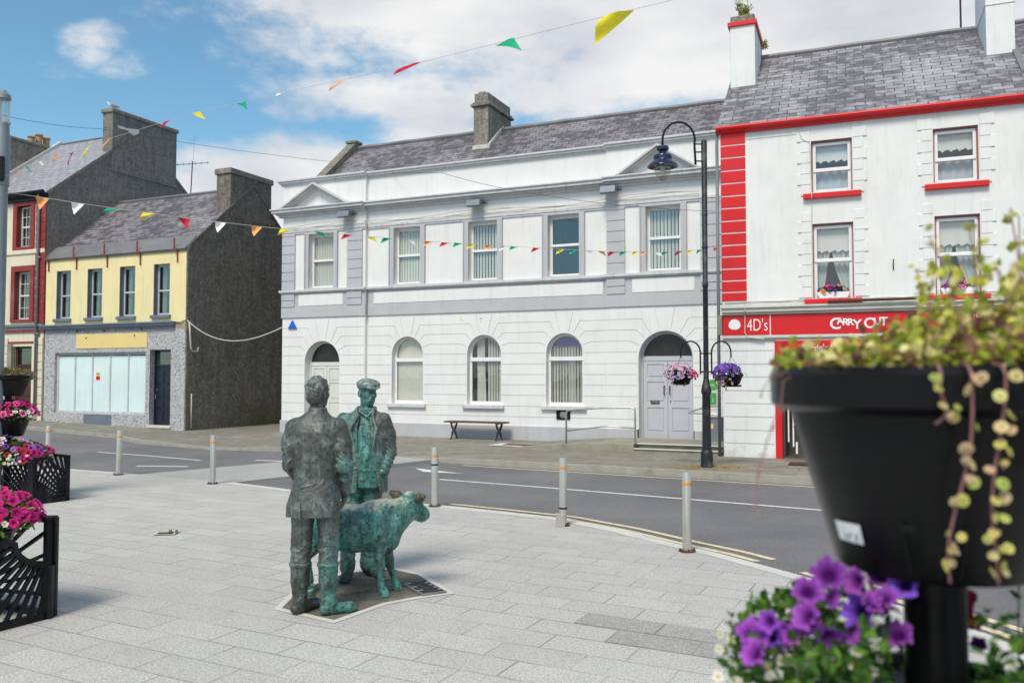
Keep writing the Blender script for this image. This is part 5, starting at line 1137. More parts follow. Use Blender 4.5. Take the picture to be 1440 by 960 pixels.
# thin black strips laid just proud of the pot's lower wall
a0 = R_(-117); m = MB(); 
def pol(r, a, z): return (r * math.cos(a), r * math.sin(a), z)
rr = lambda z: .158 + (.230 - .158) * (z - 1.486) / .252
for da, w_ in ((-.20, .018), (.05, .014), (.22, .018)):
    m.poly([pol(rr(1.49) + .004, a0 + da, 1.49), pol(rr(1.49) + .004, a0 + da + w_, 1.49), pol(rr(1.565) + .004, a0 + da * 1.15 + w_, 1.565), pol(rr(1.565) + .004, a0 + da * 1.15, 1.565)])
m.poly([pol(rr(1.56) + .005, a0 - .25, 1.56), pol(rr(1.56) + .005, a0 + .28, 1.56), pol(rr(1.572) + .005, a0 + .28, 1.572), pol(rr(1.572) + .005, a0 - .25, 1.572)])
m.build('grip_strips', 'black_metal', p1)
# paper label with printed letters on the pot's left flank
def cyl_patch(r_at, a0, a1, z0, z1, n=8):
    m = MB()
    for k in range(n): 
        a, b = a0 + (a1 - a0) * k / n, a0 + (a1 - a0) * (k + 1) / n; m.poly([pol(r_at(z0), a, z0), pol(r_at(z0), b, z0), pol(r_at(z1), b, z1), pol(r_at(z1), a, z1)])
    return m
cyl_patch(lambda z: rr(z) + .0035, R_(-170), R_(-152), 1.528, 1.560).build('paper_label', 'white', p1)
for k, ch in enumerate('DE'):
    a = R_(-164 + k * 7); q = Vector(pol(rr(1.536) + .005, a, 1.535)); text(ch, .022, q, 'lead', p1, .0005, name='label_print', rot=(math.pi / 2, 0, a + math.pi / 2))
# trailing golden plant in the top pot
YG = [(.50, .50, .06), (.64, .58, .14), (.36, .42, .04), (.70, .64, .30), (.46, .32, .12), (.24, .11, .09), (.58, .50, .20), (.24, .32, .03), (.20, .10, .06)]
t = empty('trailing_plant', (TX, TY, 1.80), 0, label='yellow green trailing plant with round leaves in the top pot of the near tower', cat='plant')
F = Foliage(); r = random.Random(12)
def rleaf(p, L_, col=None): F.leaf(p, rdir(r, .1), rdir(r, .8), L_, L_ * .9, jit(col or r.choice(YG), r, .25), .12)
for k in range(4200):
    a = r.random() * 6.283; q = r.random() ** .5 * .25; x, y = q * math.cos(a), q * math.sin(a)
    top = (.026 + .085 * (.5 + .5 * math.tanh((x - .0) * 10)) + .014 * math.sin(a * 5)) * r.uniform(.55, 1.25) ; z = .006 + r.random() ** .7 * top * 1.0
    rleaf(Vector((x, y, z)), r.uniform(.010, .024))
for k in range(150): a = R_(-88 + 110 * r.random()); rleaf(Vector((.262 * math.cos(a), .262 * math.sin(a), r.uniform(-.012, .02))), r.uniform(.012, .022))
F.build('leaves', 'leaf', t, kind='stuff'); st = MB(); F = Foliage()
for k in range(24):   # upright and arching shoots
    x = r.uniform(-.05, .25); y = r.uniform(-.15, .12); h = r.uniform(.10, .23) * (1.15 if x > .1 else .8); dx, dy = r.uniform(-.05, .05), r.uniform(-.04, .04); pth = [(x + dx * q * q, y + dy * q, .04 + h * q) for q in [j / 6 for j in range(7)]]; st.tube(pth, .0013, 4)
    for j in range(1, 7):
        for s_ in range(5 if j < 5 else 3): rleaf(Vector(pth[j]) + rdir(r, 0) * .012, r.uniform(.010, .022), r.choice(YG[:4]))
F.build('shoots', 'leaf', t, kind='stuff'); sp = Vector((-.26, -.02, .0))
st2 = MB(); F = Foliage(); PK = (.50, .38, .22)
for (x0, y0, zz, L_, n_) in ((-.035, -.268, .0, .30, 12), (-.078, -.26, .0, .30, 10), (.035, -.268, .0, .13, 5), (.085, -.26, .0, .18, 6), (-.115, -.25, .0, .07, 4), (.13, -.25, .02, .08, 3)):
    ph = r.random() * 6; pth = [(x0 - .018 * math.sin(q * 5 + ph) * q, y0 - .012 - .006 * math.sin(q * 4) + (.055 * q if L_ > .2 else .02 * q), zz - L_ * q) for q in [j / 12 for j in range(13)]]; st2.tube([(x0 * .8, y0 * .8, .02), (x0, y0 - .004, .012)] + pth, .0022, 5)
    for j in range(n_):
        p = Vector(pth[min(12, int((j + .6) / n_ * 12))])
        for s_ in range(r.choice((1, 2, 2, 3))):
            o = Vector((r.uniform(-.014, .014), -.008, r.uniform(-.006, .006))); cc_ = jit(r.choice([(.62, .56, .16), (.66, .58, .25), (.48, .52, .12), (.60, .42, .25)]), r, .15); F.disc(p + o, Vector((r.uniform(-1.2, 1.2), -1, r.uniform(-.6, 1.2))), r.uniform(.005, .0105), cc_, tuple(x * .9 for x in cc_), amp=.05, depth=r.uniform(-.5, .2), ruffle=.06, lobes=1)
st2.build('trailing_stems', 'stem_pink', t); F.build('trailing_leaves', 'leaf', t, kind='stuff'); st.build('stems', 'stem_pink', t)
# thin shoot hanging out to the left of the pot
F = Foliage(); st3 = MB(); pth = [(-.25, -.05, .0), (-.275, -.07, -.01), (-.283, -.08, -.05), (-.30, -.08, -.09), (-.325, -.09, -.16), (-.33, -.10, -.21)]; st3.tube(pth, .0011, 4)
for p in pth[2:]:
    for s_ in range(2): F.leaf(Vector(p), rdir(r, 0), rdir(r, 0), .012, .008, jit((.40, .22, .14), r))
pth = [(-.25, -.03, .0), (-.282, -.03, .0), (-.30, -.03, -.03)]; st3.tube(pth, .001, 4); F.leaf(Vector(pth[-1]), rdir(r, 0), rdir(r, 0), .01, .01, (.2, .2, .2)); F.build('hanging_leaves', 'leaf', t, kind='stuff'); st3.build('hanging_stem', 'stem_pink', t)
# petunias in the lower pot
def hides_pole(x, y, ox=0.0): x = x + ox; return abs(x * .895 - y * .446) < .068 and x * .446 + y * .895 < .02
t = empty('flowering_plant', (TX, TY, 1.25), 0, label='purple petunias and small white flowers filling the lower pot of the near tower', cat='flowers')
r = random.Random(31)
F = Foliage()
for k in range(3400):
    a = r.uniform(R_(120), R_(300)) if k % 5 else r.random() * 6.28; q = r.random() ** .5 * .34; x, y = q * math.cos(a), q * math.sin(a)
    top = .20 - .34 * max(0, (q - .10)) - (.22 if x > .03 else 0) ; z = r.uniform(-.08, max(-.04, top))
    if hides_pole(x, y): continue
    F.leaf(Vector((x, y, z)), rdir(r, .5), rdir(r, 1), r.uniform(.016, .032), r.uniform(.010, .019), jit(r.choice(GREENS), r, .3))
F.build('foliage', 'leaf', t, kind='stuff')
spots_ = [(-0.202, -0.06, 0.227), (-0.168, -0.08, 0.22), (-0.13, -0.1, 0.2), (-0.118, -0.06, 0.225), (-0.243, -0.08, 0.204), (-0.255, -0.1, 0.171), (-0.238, -0.06, 0.152), (-0.163, -0.08, 0.171), (-0.179, -0.1, 0.145), (-0.285, -0.06, 0.126), (-0.307, -0.08, 0.156), (-0.337, -0.1, 0.114), (-0.302, -0.06, 0.129), (-0.27, -0.08, 0.134), (-0.219, -0.1, 0.138), (-0.105, -0.06, 0.177), (-0.1, -0.08, 0.137), (-0.149, -0.1, 0.191), (-0.325, -0.06, 0.131), (-0.203, -0.08, 0.194), (-0.098, -0.1, 0.22)]
for i, p in enumerate(spots_):
    F = Foliage(); col, cc = (VIO if i in (12, 7, 20) else PUR); n_ = Vector((r.uniform(-2.4, 1.0), -1, r.uniform(-.7, 1.8)))
    F.disc(Vector(p), n_, r.uniform(.017, .028), jit(col, r, .35), cc, depth=.85, ruffle=.28, seg=35, amp=.12); q = Vector(p) - n_.normalized() * .03; F.leaf(q - Vector((0, 0, .012)), -n_, Vector((0, 0, 1)), -.03, .012, (.22, .05, .28)); F.build('petunia', 'petal', t, smooth='all')
F = Foliage()
for k in range(230):
    a = r.uniform(R_(150), R_(285)); q = .12 + .25 * r.random(); x, y = q * math.cos(a), q * math.sin(a); top = .15 - .30 * max(0, q - .12)
    z = r.uniform(-.02, top); col = WH
    if hides_pole(x, y): continue
    F.disc(Vector((x, y - .02, z)), Vector((r.uniform(-.5, .5), -1, r.uniform(0, .9))), r.uniform(.006, .0105), jit(WH[0], r, .06), WH[1], amp=.22, depth=.08, ruffle=.04)
F.disc(Vector((-.105, -.26, .055)), Vector((.1, -1, .3)), .0135, (.85, .85, .82), (.7, .6, .15), amp=.05, depth=.06, ruffle=.02); F.disc(Vector((-.0, -.24, .06)), Vector((-1, -.3, .1)), .011, (.85, .85, .82), (.7, .6, .15), amp=.05, depth=.06, ruffle=.02)
F.build('small_white_flowers', 'petal', t, kind='stuff')
t = empty('flowering_plant', (TX + .19, TY, 1.28), 0, label='dark red petunia with thin green shoots right of the near tower pole', cat='flowers')
F = Foliage(); F.disc(Vector((-.128, .05, .125)), Vector((-.55, -1, .2)), .032, (.20, .004, .03), (.35, .12, .01), depth=.4, ruffle=.2, seg=25, amp=.14); F.disc(Vector((-.105, .04, .09)), Vector((-.3, -1, -.6)), .018, (.25, .005, .06), (.35, .12, .01), depth=.4, ruffle=.2, seg=25, amp=.14); F.build('petunia', 'petal', t, smooth='all')
F = Foliage(); st = MB()
for k in range(12):
    x = r.uniform(-.02, .13); y = r.uniform(-.08, .12); h = r.uniform(.04, .15); dx = r.uniform(-.04, .05); pth = [(x + dx * q, y, -.06 + (h + .06) * q) for q in [j / 6 for j in range(7)]]; st.tube(pth, .0016, 4)
    for j in range(1, 7):
        for s_ in range(2): F.leaf(Vector(pth[j]), rdir(r, .4), rdir(r, .8), r.uniform(.016, .03), .012, jit(r.choice(GREENS[1:3] + [(.05, .05, .02)]), r, .3))
for k in range(500):
    x, y = r.uniform(-.12, .14), r.uniform(-.2, .2)
    if hides_pole(x, y, .19): continue
    F.leaf(Vector((x, y, r.uniform(-.12, -.02))), rdir(r, .5), rdir(r, 1), .025, .014, jit(r.choice(GREENS), r, .3))
F.build('foliage', 'leaf', t, kind='stuff'); st.build('stems', 'stem_green', t); F = Foliage()
for k in range(16): F.disc(Vector((r.uniform(-.12, .12), -.18 + r.uniform(-.03, .1), r.uniform(-.06, .03))), Vector((r.uniform(-.4, .4), -1, .4)), r.uniform(.006, .010), jit(WH[0], r, .05), WH[1], amp=.22, depth=.08)
F.disc(Vector((.045, -.08, .025)), Vector((.3, -1, .3)), .018, (.45, .04, .35), (.2, 0, .1), depth=.3); F.disc(Vector((-.09, .05, .05)), Vector((-.6, -1, -.2)), .014, (.04, .01, .10), (.02, 0, .05), depth=.3); F.build('small_flowers', 'petal', t, kind='stuff')

# ================= left flower towers with fan-pattern cast panels
def fan_panel(w_, prof, o, angs, thick=.03, holes=False):
    """cast panel in xz starting at x=0: a rim round the outline prof (top edge from x=0 to x=w_) and bars raying out from o"""
    m = MB(); prof = [Vector(p) for p in prof]
    def band(p, q, t_, th=thick):
        p, q = Vector(p), Vector(q); d = (q - p).normalized(); n = Vector((-d.y, d.x)) * t_ / 2; m.prism([tuple(a) for a in (p + n, q + n, q - n, p - n)], -th / 2, th / 2)
    def top(x):
        for p, q in zip(prof, prof[1:]):
            if p.x <= x <= q.x + 1e-6: return p.y + (q.y - p.y) * (x - p.x) / max(1e-6, q.x - p.x)
        return -1
    m.box(0, .05, -thick * .7, thick * .7, 0, prof[0].y); m.box(w_ - .05, w_, -thick * .7, thick * .7, 0, prof[-1].y); m.box(0, w_, -thick * .7, thick * .7, 0, .055)
    for p, q in zip(prof, prof[1:]): band(p, q, .04, thick * 1.4)
    o = Vector(o)
    for a in angs:
        d = Vector((math.cos(R_(a)), math.sin(R_(a)))); pts = [o + d * (.01 * k) for k in range(240)]; ins = [p for p in pts if .02 < p.x < w_ - .02 and .04 < p.y < top(p.x) - .005]
        if len(ins) > 4: band(ins[0], ins[-1], .026)
    return m
def curve_top(w_, h0, hs, cw, n=8):   # low h0 at x=0 swept up to hs after cw, then level
    return [(0, h0)] + [(cw * math.sin(R_(90) * k / n), h0 + .02 + (hs - h0 - .02) * (1 - math.cos(R_(90) * k / n))) for k in range(1, n + 1)] + [(w_, hs)]
def fan_box(loc, lb, panels):
    t = empty('planter_box', loc, 0, label=lb, cat='planter', group='black cast planter boxes with fan pattern')
    for (x, y), d, m in panels:
        p = m.build('side_panel', 'black_metal', t, .003); p.matrix_local = Matrix.Translation((x, y, 0)) @ Matrix.Rotation(math.atan2(d[1], d[0]), 4, 'Z')
    return t
W1 = .95; dA = Vector((-.48, -.877)); dB = Vector((-.877, .48)); fb_ = [k * 7.5 + 2 for k in range(12)]
fp = lambda: fan_panel(W1, curve_top(W1, .385, .60, .27), (-.10, .72), [-88, -82, -76, -70, -64, -58, -52, -46, -40, -34, -28, -22, -16, -10])
fq = lambda: fan_panel(W1, [(0, .72), (W1, .72)], (W1 * 1.1, .10), [180 - a for a in range(4, 88, 8)])
b1 = fan_box((-3.44, 6.30, 0), 'nearer black cast planter box with a fan pattern at the left edge', [((0, 0), dA, fp()), ((0, 0), dB, fq()), (tuple(dB * W1), dA, fp()), (tuple(dA * W1), dB, fq())])
MB().box(-.035, .03, -.03, .03, 0, .39).build('corner_post', 'black_metal', b1, .006); m = MB(); m.box(-.03, .03, .035, .075, .0, .735); m.box(-.06, .02, .03, .08, .70, .745); m.build('corner_post', 'black_metal', b1, .006)
eA = Vector((.55, .835)); eB = Vector((-.835, .55)); W2 = .52
gp = lambda: fan_panel(W2, [(W2 - x, z) for x, z in curve_top(W2, .42, .63, .26)][::-1], (.0, .02), [4, 12, 20, 28, 36, 44, 52, 60, 68, 76, 84])
gq = lambda: fan_panel(W1, [(0, .63), (W1, .63)], (-.05, .0), [5, 13, 21, 29, 37, 45, 55, 65, 75, 85])
b2 = fan_box((-6.66, 11.70, 0), 'farther black cast planter box with a fan pattern at the left edge', [((0, 0), eA, gp()), ((0, 0), eB, gq()), (tuple(eB * W1), eA, gp()), (tuple(eA * W2), eB, gq())])
MB().box(-.04, .04, -.04, .04, 0, .64).build('corner_post', 'black_metal', b2, .006)
for (x, y, zs_, lb, pals) in ((-3.98, 6.25, (.42,), 'magenta petunias and green leaves in the nearer left planter', [MAG]), (-7.28, 12.15, (.92, 1.50), 'black stacked flower tower standing in the farther left planter', None)):
    tw = empty('flower_tower', (x, y, 0), 0, label='black pole of a flower tower in the nearer left planter box' if len(zs_) == 1 else lb, cat='planter', group='black stacked flower towers')
    MB().lathe([(.05, 0), (.05, zs_[-1] + .02)], n=20).build('pole', 'black_plastic', tw, smooth=True)
    for z in zs_: pot(tw, z, .31, .30, .20)
    if len(zs_) == 1:
        f = empty('flowering_plant', (x + .02, y - .02, .72), 0, label=lb, cat='flowers'); mound(f, (0.06, 0, .02), .38, .32, .20, 1500, .05, 71, .15, cols=[(.10, .24, .03), (.16, .32, .05), (.06, .14, .02), (.3, .36, .1)]); blossoms(f, (.06, 0, .03), .39, .33, .21, 105, .041, 72, [MAG], .1, name='petunias'); blossoms(f, (.10, -.02, .0), .36, .33, .10, 40, .02, 73, [WH], .2, name='small_white_flowers')
    else:
        f = empty('dry_plant', (x, y, 1.80), 0, label='straw coloured dry plant in the top pot of the farther left tower', cat='plant'); mound(f, (0, 0, .0), .34, .3, .09, 700, .05, 74, .05, cols=[(.42, .36, .15), (.35, .28, .12), (.25, .25, .08)], lw=.3)
        f = empty('flowering_plant', (x, y, 1.22), 0, label='magenta petunias in the middle pot of the farther left tower', cat='flowers'); mound(f, (0.04, 0, .0), .36, .33, .16, 900, .05, 75, .08); blossoms(f, (.02, 0, .02), .37, .34, .19, 110, .043, 76, [MAG, MAG, PINK], .06, name='petunias'); blossoms(f, (.20, 0, .0), .22, .3, .10, 50, .024, 77, [WH], .1, name='small_white_flowers')
f = empty('flowering_plant', (-7.15, 12.0, .62), 0, label='mixed violet, cream and crimson flowers filling the farther left planter box', cat='flowers'); mound(f, (0, 0, -.02), .55, .5, .26, 2200, .05, 78, .05); blossoms(f, (-.12, -.1, .0), .50, .48, .32, 110, .042, 79, [LIL, CRM, LIL, VIO, WH], .05, name='pale_flowers'); blossoms(f, (.20, 0, 0), .36, .45, .22, 70, .045, 80, [MAG, RED_, PUR], .05, name='petunias'); blossoms(f, (.22, -.05, -.02), .34, .45, .16, 90, .02, 81, [WH, CRM], .05, name='small_white_flowers')

# ================= bunting and wires
FC = {'red': (.62, .01, .04), 'green': (.0, .36, .17), 'yellow': (.80, .68, .02), 'orange': (.85, .35, .10), 'white': (.80, .80, .80)}
for k, c in FC.items(): M['flag_' + k] = (lambda t: (t.base(c), t.done(.6))[1])(NT('cloth_' + k))
def bunting(name, lb, pts, flags, size, sd, wr=.006, ref=None):
    t = empty(name, pts[0], 0, label=lb, cat='bunting', group='bunting strings'); o = Vector(pts[0]); r = random.Random(sd)
    MB().tube([Vector(p) - o for p in pts], wr, 5).build('string', 'cable', t)
    for (p, d, col, tilt, sc2) in flags:
        p = Vector(p) - o; d = Vector(d).normalized(); s = size * sc2; m = MB(); dn = Vector((0, r.uniform(-.25, .25), -math.cos(tilt))) + d * math.sin(tilt) * r.choice((-1, -1, 1)); dn.normalize(); n = 5; i = 0; nrm = d.cross(dn); 
        for a in range(n + 1):
            for b in range(n + 1 - a):
                u = (b + a * .5) / n - .5; v = a / n; m.v.append(tuple(p + d * u * s + dn * v * s * 1.05 + nrm * s * .16 * math.sin(v * 3.6 + u * 4 + tilt * 3 + sc2 * 20)))
        def ix(a, b): return sum(n + 1 - q for q in range(a)) + b
        for a in range(n):
            for b in range(n - a):
                m.f.append([ix(a, b), ix(a, b + 1), ix(a + 1, b)])
                if b < n - a - 1: m.f.append([ix(a, b + 1), ix(a + 1, b + 1), ix(a + 1, b)])
        m.build('flag', 'flag_' + col, t, smooth='all', label=col + ' pennant')
    return t
# upper string: from the left column up over the plaza towards the camera; (fraction along, colour, lift by wind)
def along(pts, f):
    L_ = [0]
    for k in range(1, len(pts)): L_.append(L_[-1] + (Vector(pts[k]) - Vector(pts[k - 1])).length)
    d = f * L_[-1]; k = next((i for i in range(1, len(L_)) if L_[i] >= d), len(L_) - 1); q = (d - L_[k - 1]) / (L_[k] - L_[k - 1]); a, b = Vector(pts[k - 1]), Vector(pts[k]); return a.lerp(b, q), (b - a).normalized()
UP = [(-7.38, 12.0, 4.62), (-6.92, 11.57, 4.61), (-6.56, 11.23, 4.61), (-6.19, 10.89, 4.59), (-5.68, 10.41, 4.54), (-5.35, 10.1, 4.50), (-4.97, 9.74, 4.47), (-4.48, 9.28, 4.44), (-3.47, 8.34, 4.35), (-3.02, 7.92, 4.30), (-2.39, 7.33, 4.21), (-1.9, 6.87, 4.14), (-1.27, 6.29, 4.04), (-0.69, 5.74, 3.95), (-0.05, 5.14, 3.87), (0.58, 4.55, 3.79), (0.88, 4.27, 3.75), (1.4, 3.78, 3.68), (3.2, 2.1, 3.5)]
cols_ = ['orange', 'red', 'green', 'white', 'orange', 'red', 'yellow', 'orange', 'red', 'yellow', 'green', 'white', 'orange', 'red', 'green', 'yellow']
fl = []
for k, c in enumerate(cols_):
    d = (Vector(UP[k + 1]) - Vector(UP[k])); tl = [1.0, 1.3, 1.1, 1.2, 1.1, .7, .9, 1.1, 1.25, 1.15, .95, 1.3, 1.2, 1.35, 1.0, .9][k]; fl.append((Vector(UP[k]), d, c, tl, [.8, .8, .9, .9, .8, .95, .95, .9, .9, .95, .9, .8, .9, .95, .95, 1.05][k]))
bunting('bunting', 'upper bunting string of windblown pennants rising from the left lamp column across the sky', UP, fl, .20, 5, .0018)
LO = [(-7.3, 12.0, 4.43), (-6.89, 12.22, 4.4), (-6.48, 12.43, 4.36), (-6.05, 12.66, 4.33), (-5.61, 12.9, 4.3), (-5.17, 13.13, 4.27), (-4.68, 13.39, 4.25), (-4.18, 13.66, 4.23), (-3.76, 13.88, 4.22), (-3.28, 14.13, 4.22), (-2.82, 14.38, 4.215), (-2.48, 14.56, 4.21), (-2.19, 14.71, 4.21), (-1.84, 14.9, 4.21), (-1.49, 15.08, 4.21), (-1.21, 15.23, 4.21), (-0.98, 15.35, 4.22), (-0.73, 15.49, 4.225), (-0.4, 15.66, 4.23), (-0.13, 15.8, 4.235), (0.05, 15.9, 4.24), (0.48, 16.13, 4.25), (0.76, 16.28, 4.26), (0.98, 16.39, 4.265), (1.24, 16.53, 4.27), (1.54, 16.69, 4.28), (1.79, 16.83, 4.29), (2.05, 16.96, 4.30), (2.3, 17.1, 4.32), (2.57, 17.24, 4.34), (2.76, 17.34, 4.355), (3.02, 17.48, 4.37), (3.24, 17.59, 4.39), (3.57, 17.77, 4.43), (3.85, 17.92, 4.47), (4.07, 18.04, 4.50), (4.48, 18.25, 4.58), (4.9, 18.5, 4.66)]
cl_ = ['', 'orange', 'white', 'green', 'yellow', 'red', 'white', 'orange', 'yellow', 'green', 'red', 'yellow', 'green', 'white', 'orange', 'red', 'green', 'yellow', 'orange', 'white', 'green', 'red', '', 'yellow', 'green', 'white', 'orange', 'red', 'green', 'yellow', 'orange', 'white', 'green', 'red', 'yellow', 'green', 'red']
fl = []
for k, c in enumerate(cl_):
    if not c: continue
    d = Vector(LO[k + 1]) - Vector(LO[k]); fl.append((Vector(LO[k]), d, c, .25 if k < 8 and k != 3 and k != 4 else .95, .95 if k < 9 else .85))
bunting('bunting', 'lower bunting string of small pennants stretched across the front of the white building', LO, fl, .19, 6, .0035)
for i, (pts, lb) in enumerate(((((-16, 16, 6.9), (-12.3, 20, 8.05), (-11.9, 24, 8.9), (-6.7, 30, 9.5), (0, 34, 10.3)), 'thin overhead wire high in the sky above the grey chimneys'), (((-6.5, 30, 9.2), (-1.88, 22, 7.14), (1.0, 20.6, 6.2), (4.7, 18.9, 5.5)), 'thin overhead wire crossing in front of the white cornice to the red quoins'))):
    t = empty('overhead_wire', pts[0], 0, label=lb, cat='wire', group='overhead wires'); P_ = [Vector(p) for p in pts]; fine = []
    for k in range(len(P_) - 1):
        for j in range(8): q = j / 8; fine.append(P_[k].lerp(P_[k + 1], q) - P_[0] - Vector((0, 0, .12 * 4 * q * (1 - q) * .5)))
    MB().tube(fine + [P_[-1] - P_[0]], .007, 4).build('wire', 'wire', t)
# gull on the far chimney
t = empty('gull', LB.matrix_basis @ Vector((-.25, 2.9, 12.06)), R_(200), label='grey and white gull standing on the end of the tall grey chimney', cat='bird')
def bird():
    m = MB(); m.lathe([(0, -.20), (.03, -.16), (.06, -.06), (.07, .02), (.055, .10), (.03, .15), (0, .16)], n=14); m.v = [(z, x, y * .9 + .17 + z * .25) for x, y, z in m.v]; return m
bd = bird(); bd.build('body', 'white', t, smooth='all')
m = MB(); m.lathe([(0, -.05), (.03, -.035), (.045, 0), (.035, .03), (0, .045)], (.17, 0, .27), 12); m.cyl((.12, 0, .20), (.16, 0, .26), .035, .035, 10); m.build('head', 'white', t, smooth='all'); MB().cyl((.205, 0, .27), (.26, 0, .262), .012, .003, 8).build('beak', 'board_yellow', t)
for s in (-1, 1):
    m = MB(); m.lathe([(0, -.26), (.02, -.2), (.05, -.05), (.055, .03), (.03, .1), (0, .11)], n=10); m.v = [(z, x * .35 + s * .055, y + .19 + z * .22) for x, y, z in m.v]; m.build('wing', 'grey_metal', t, smooth='all'); MB().cyl((.0, s * .025, 0), (.01, s * .025, .12), .007, n=6).build('leg', 'board_yellow', t)
# weeds growing from the white chimney
for (u, v, z, n_, sp, lb) in ((.22, 2.6, 10.66, 620, .36, 'bushy yellow flowered weed growing on top of the left white chimney'), (.66, 3.3, 10.25, 120, .10, 'small weed sprouting from the side of the left white chimney')):
    t = empty('chimney_weed', RB.matrix_basis @ Vector((u, v, z)), 0, label=lb, cat='weed', group='weeds on the chimney'); r = random.Random(n_); st = MB(); F = Foliage()
    for k in range(int(n_ / 26)):
        a = r.uniform(-.8, .8); b = r.uniform(-.5, .5); h = sp * r.uniform(1.0, 2.1); pth = [(a * h * .5 * q, b * h * .4 * q, h * q) for q in [j / 5 for j in range(6)]]; st.tube(pth, .006, 4)
        for j in range(26): q = .25 + .75 * r.random(); F.leaf(Vector((a * h * .5 * q, b * h * .4 * q, h * q)) + rdir(r, 0) * .05, rdir(r, .3), rdir(r, .5), r.uniform(.04, .08), .025, jit(r.choice([(.22, .28, .06), (.12, .18, .03), (.60, .52, .06), (.50, .46, .08)]), r, .3))
    F.build('foliage', 'leaf', t); st.build('stems', 'stem_green', t)
t = empty('drain_weed', (-3.86, 9.62, 0), 0, label='tuft of green weed beside the small plaza drain', cat='weed'); r = random.Random(4); F = Foliage()
for k in range(40): F.leaf(Vector((r.uniform(-.05, .06), r.uniform(-.03, .03), .0)), rdir(r, .8), rdir(r, .5), r.uniform(.03, .06), .012, jit((.16, .22, .05), r))
F.build('leaves', 'leaf', t)

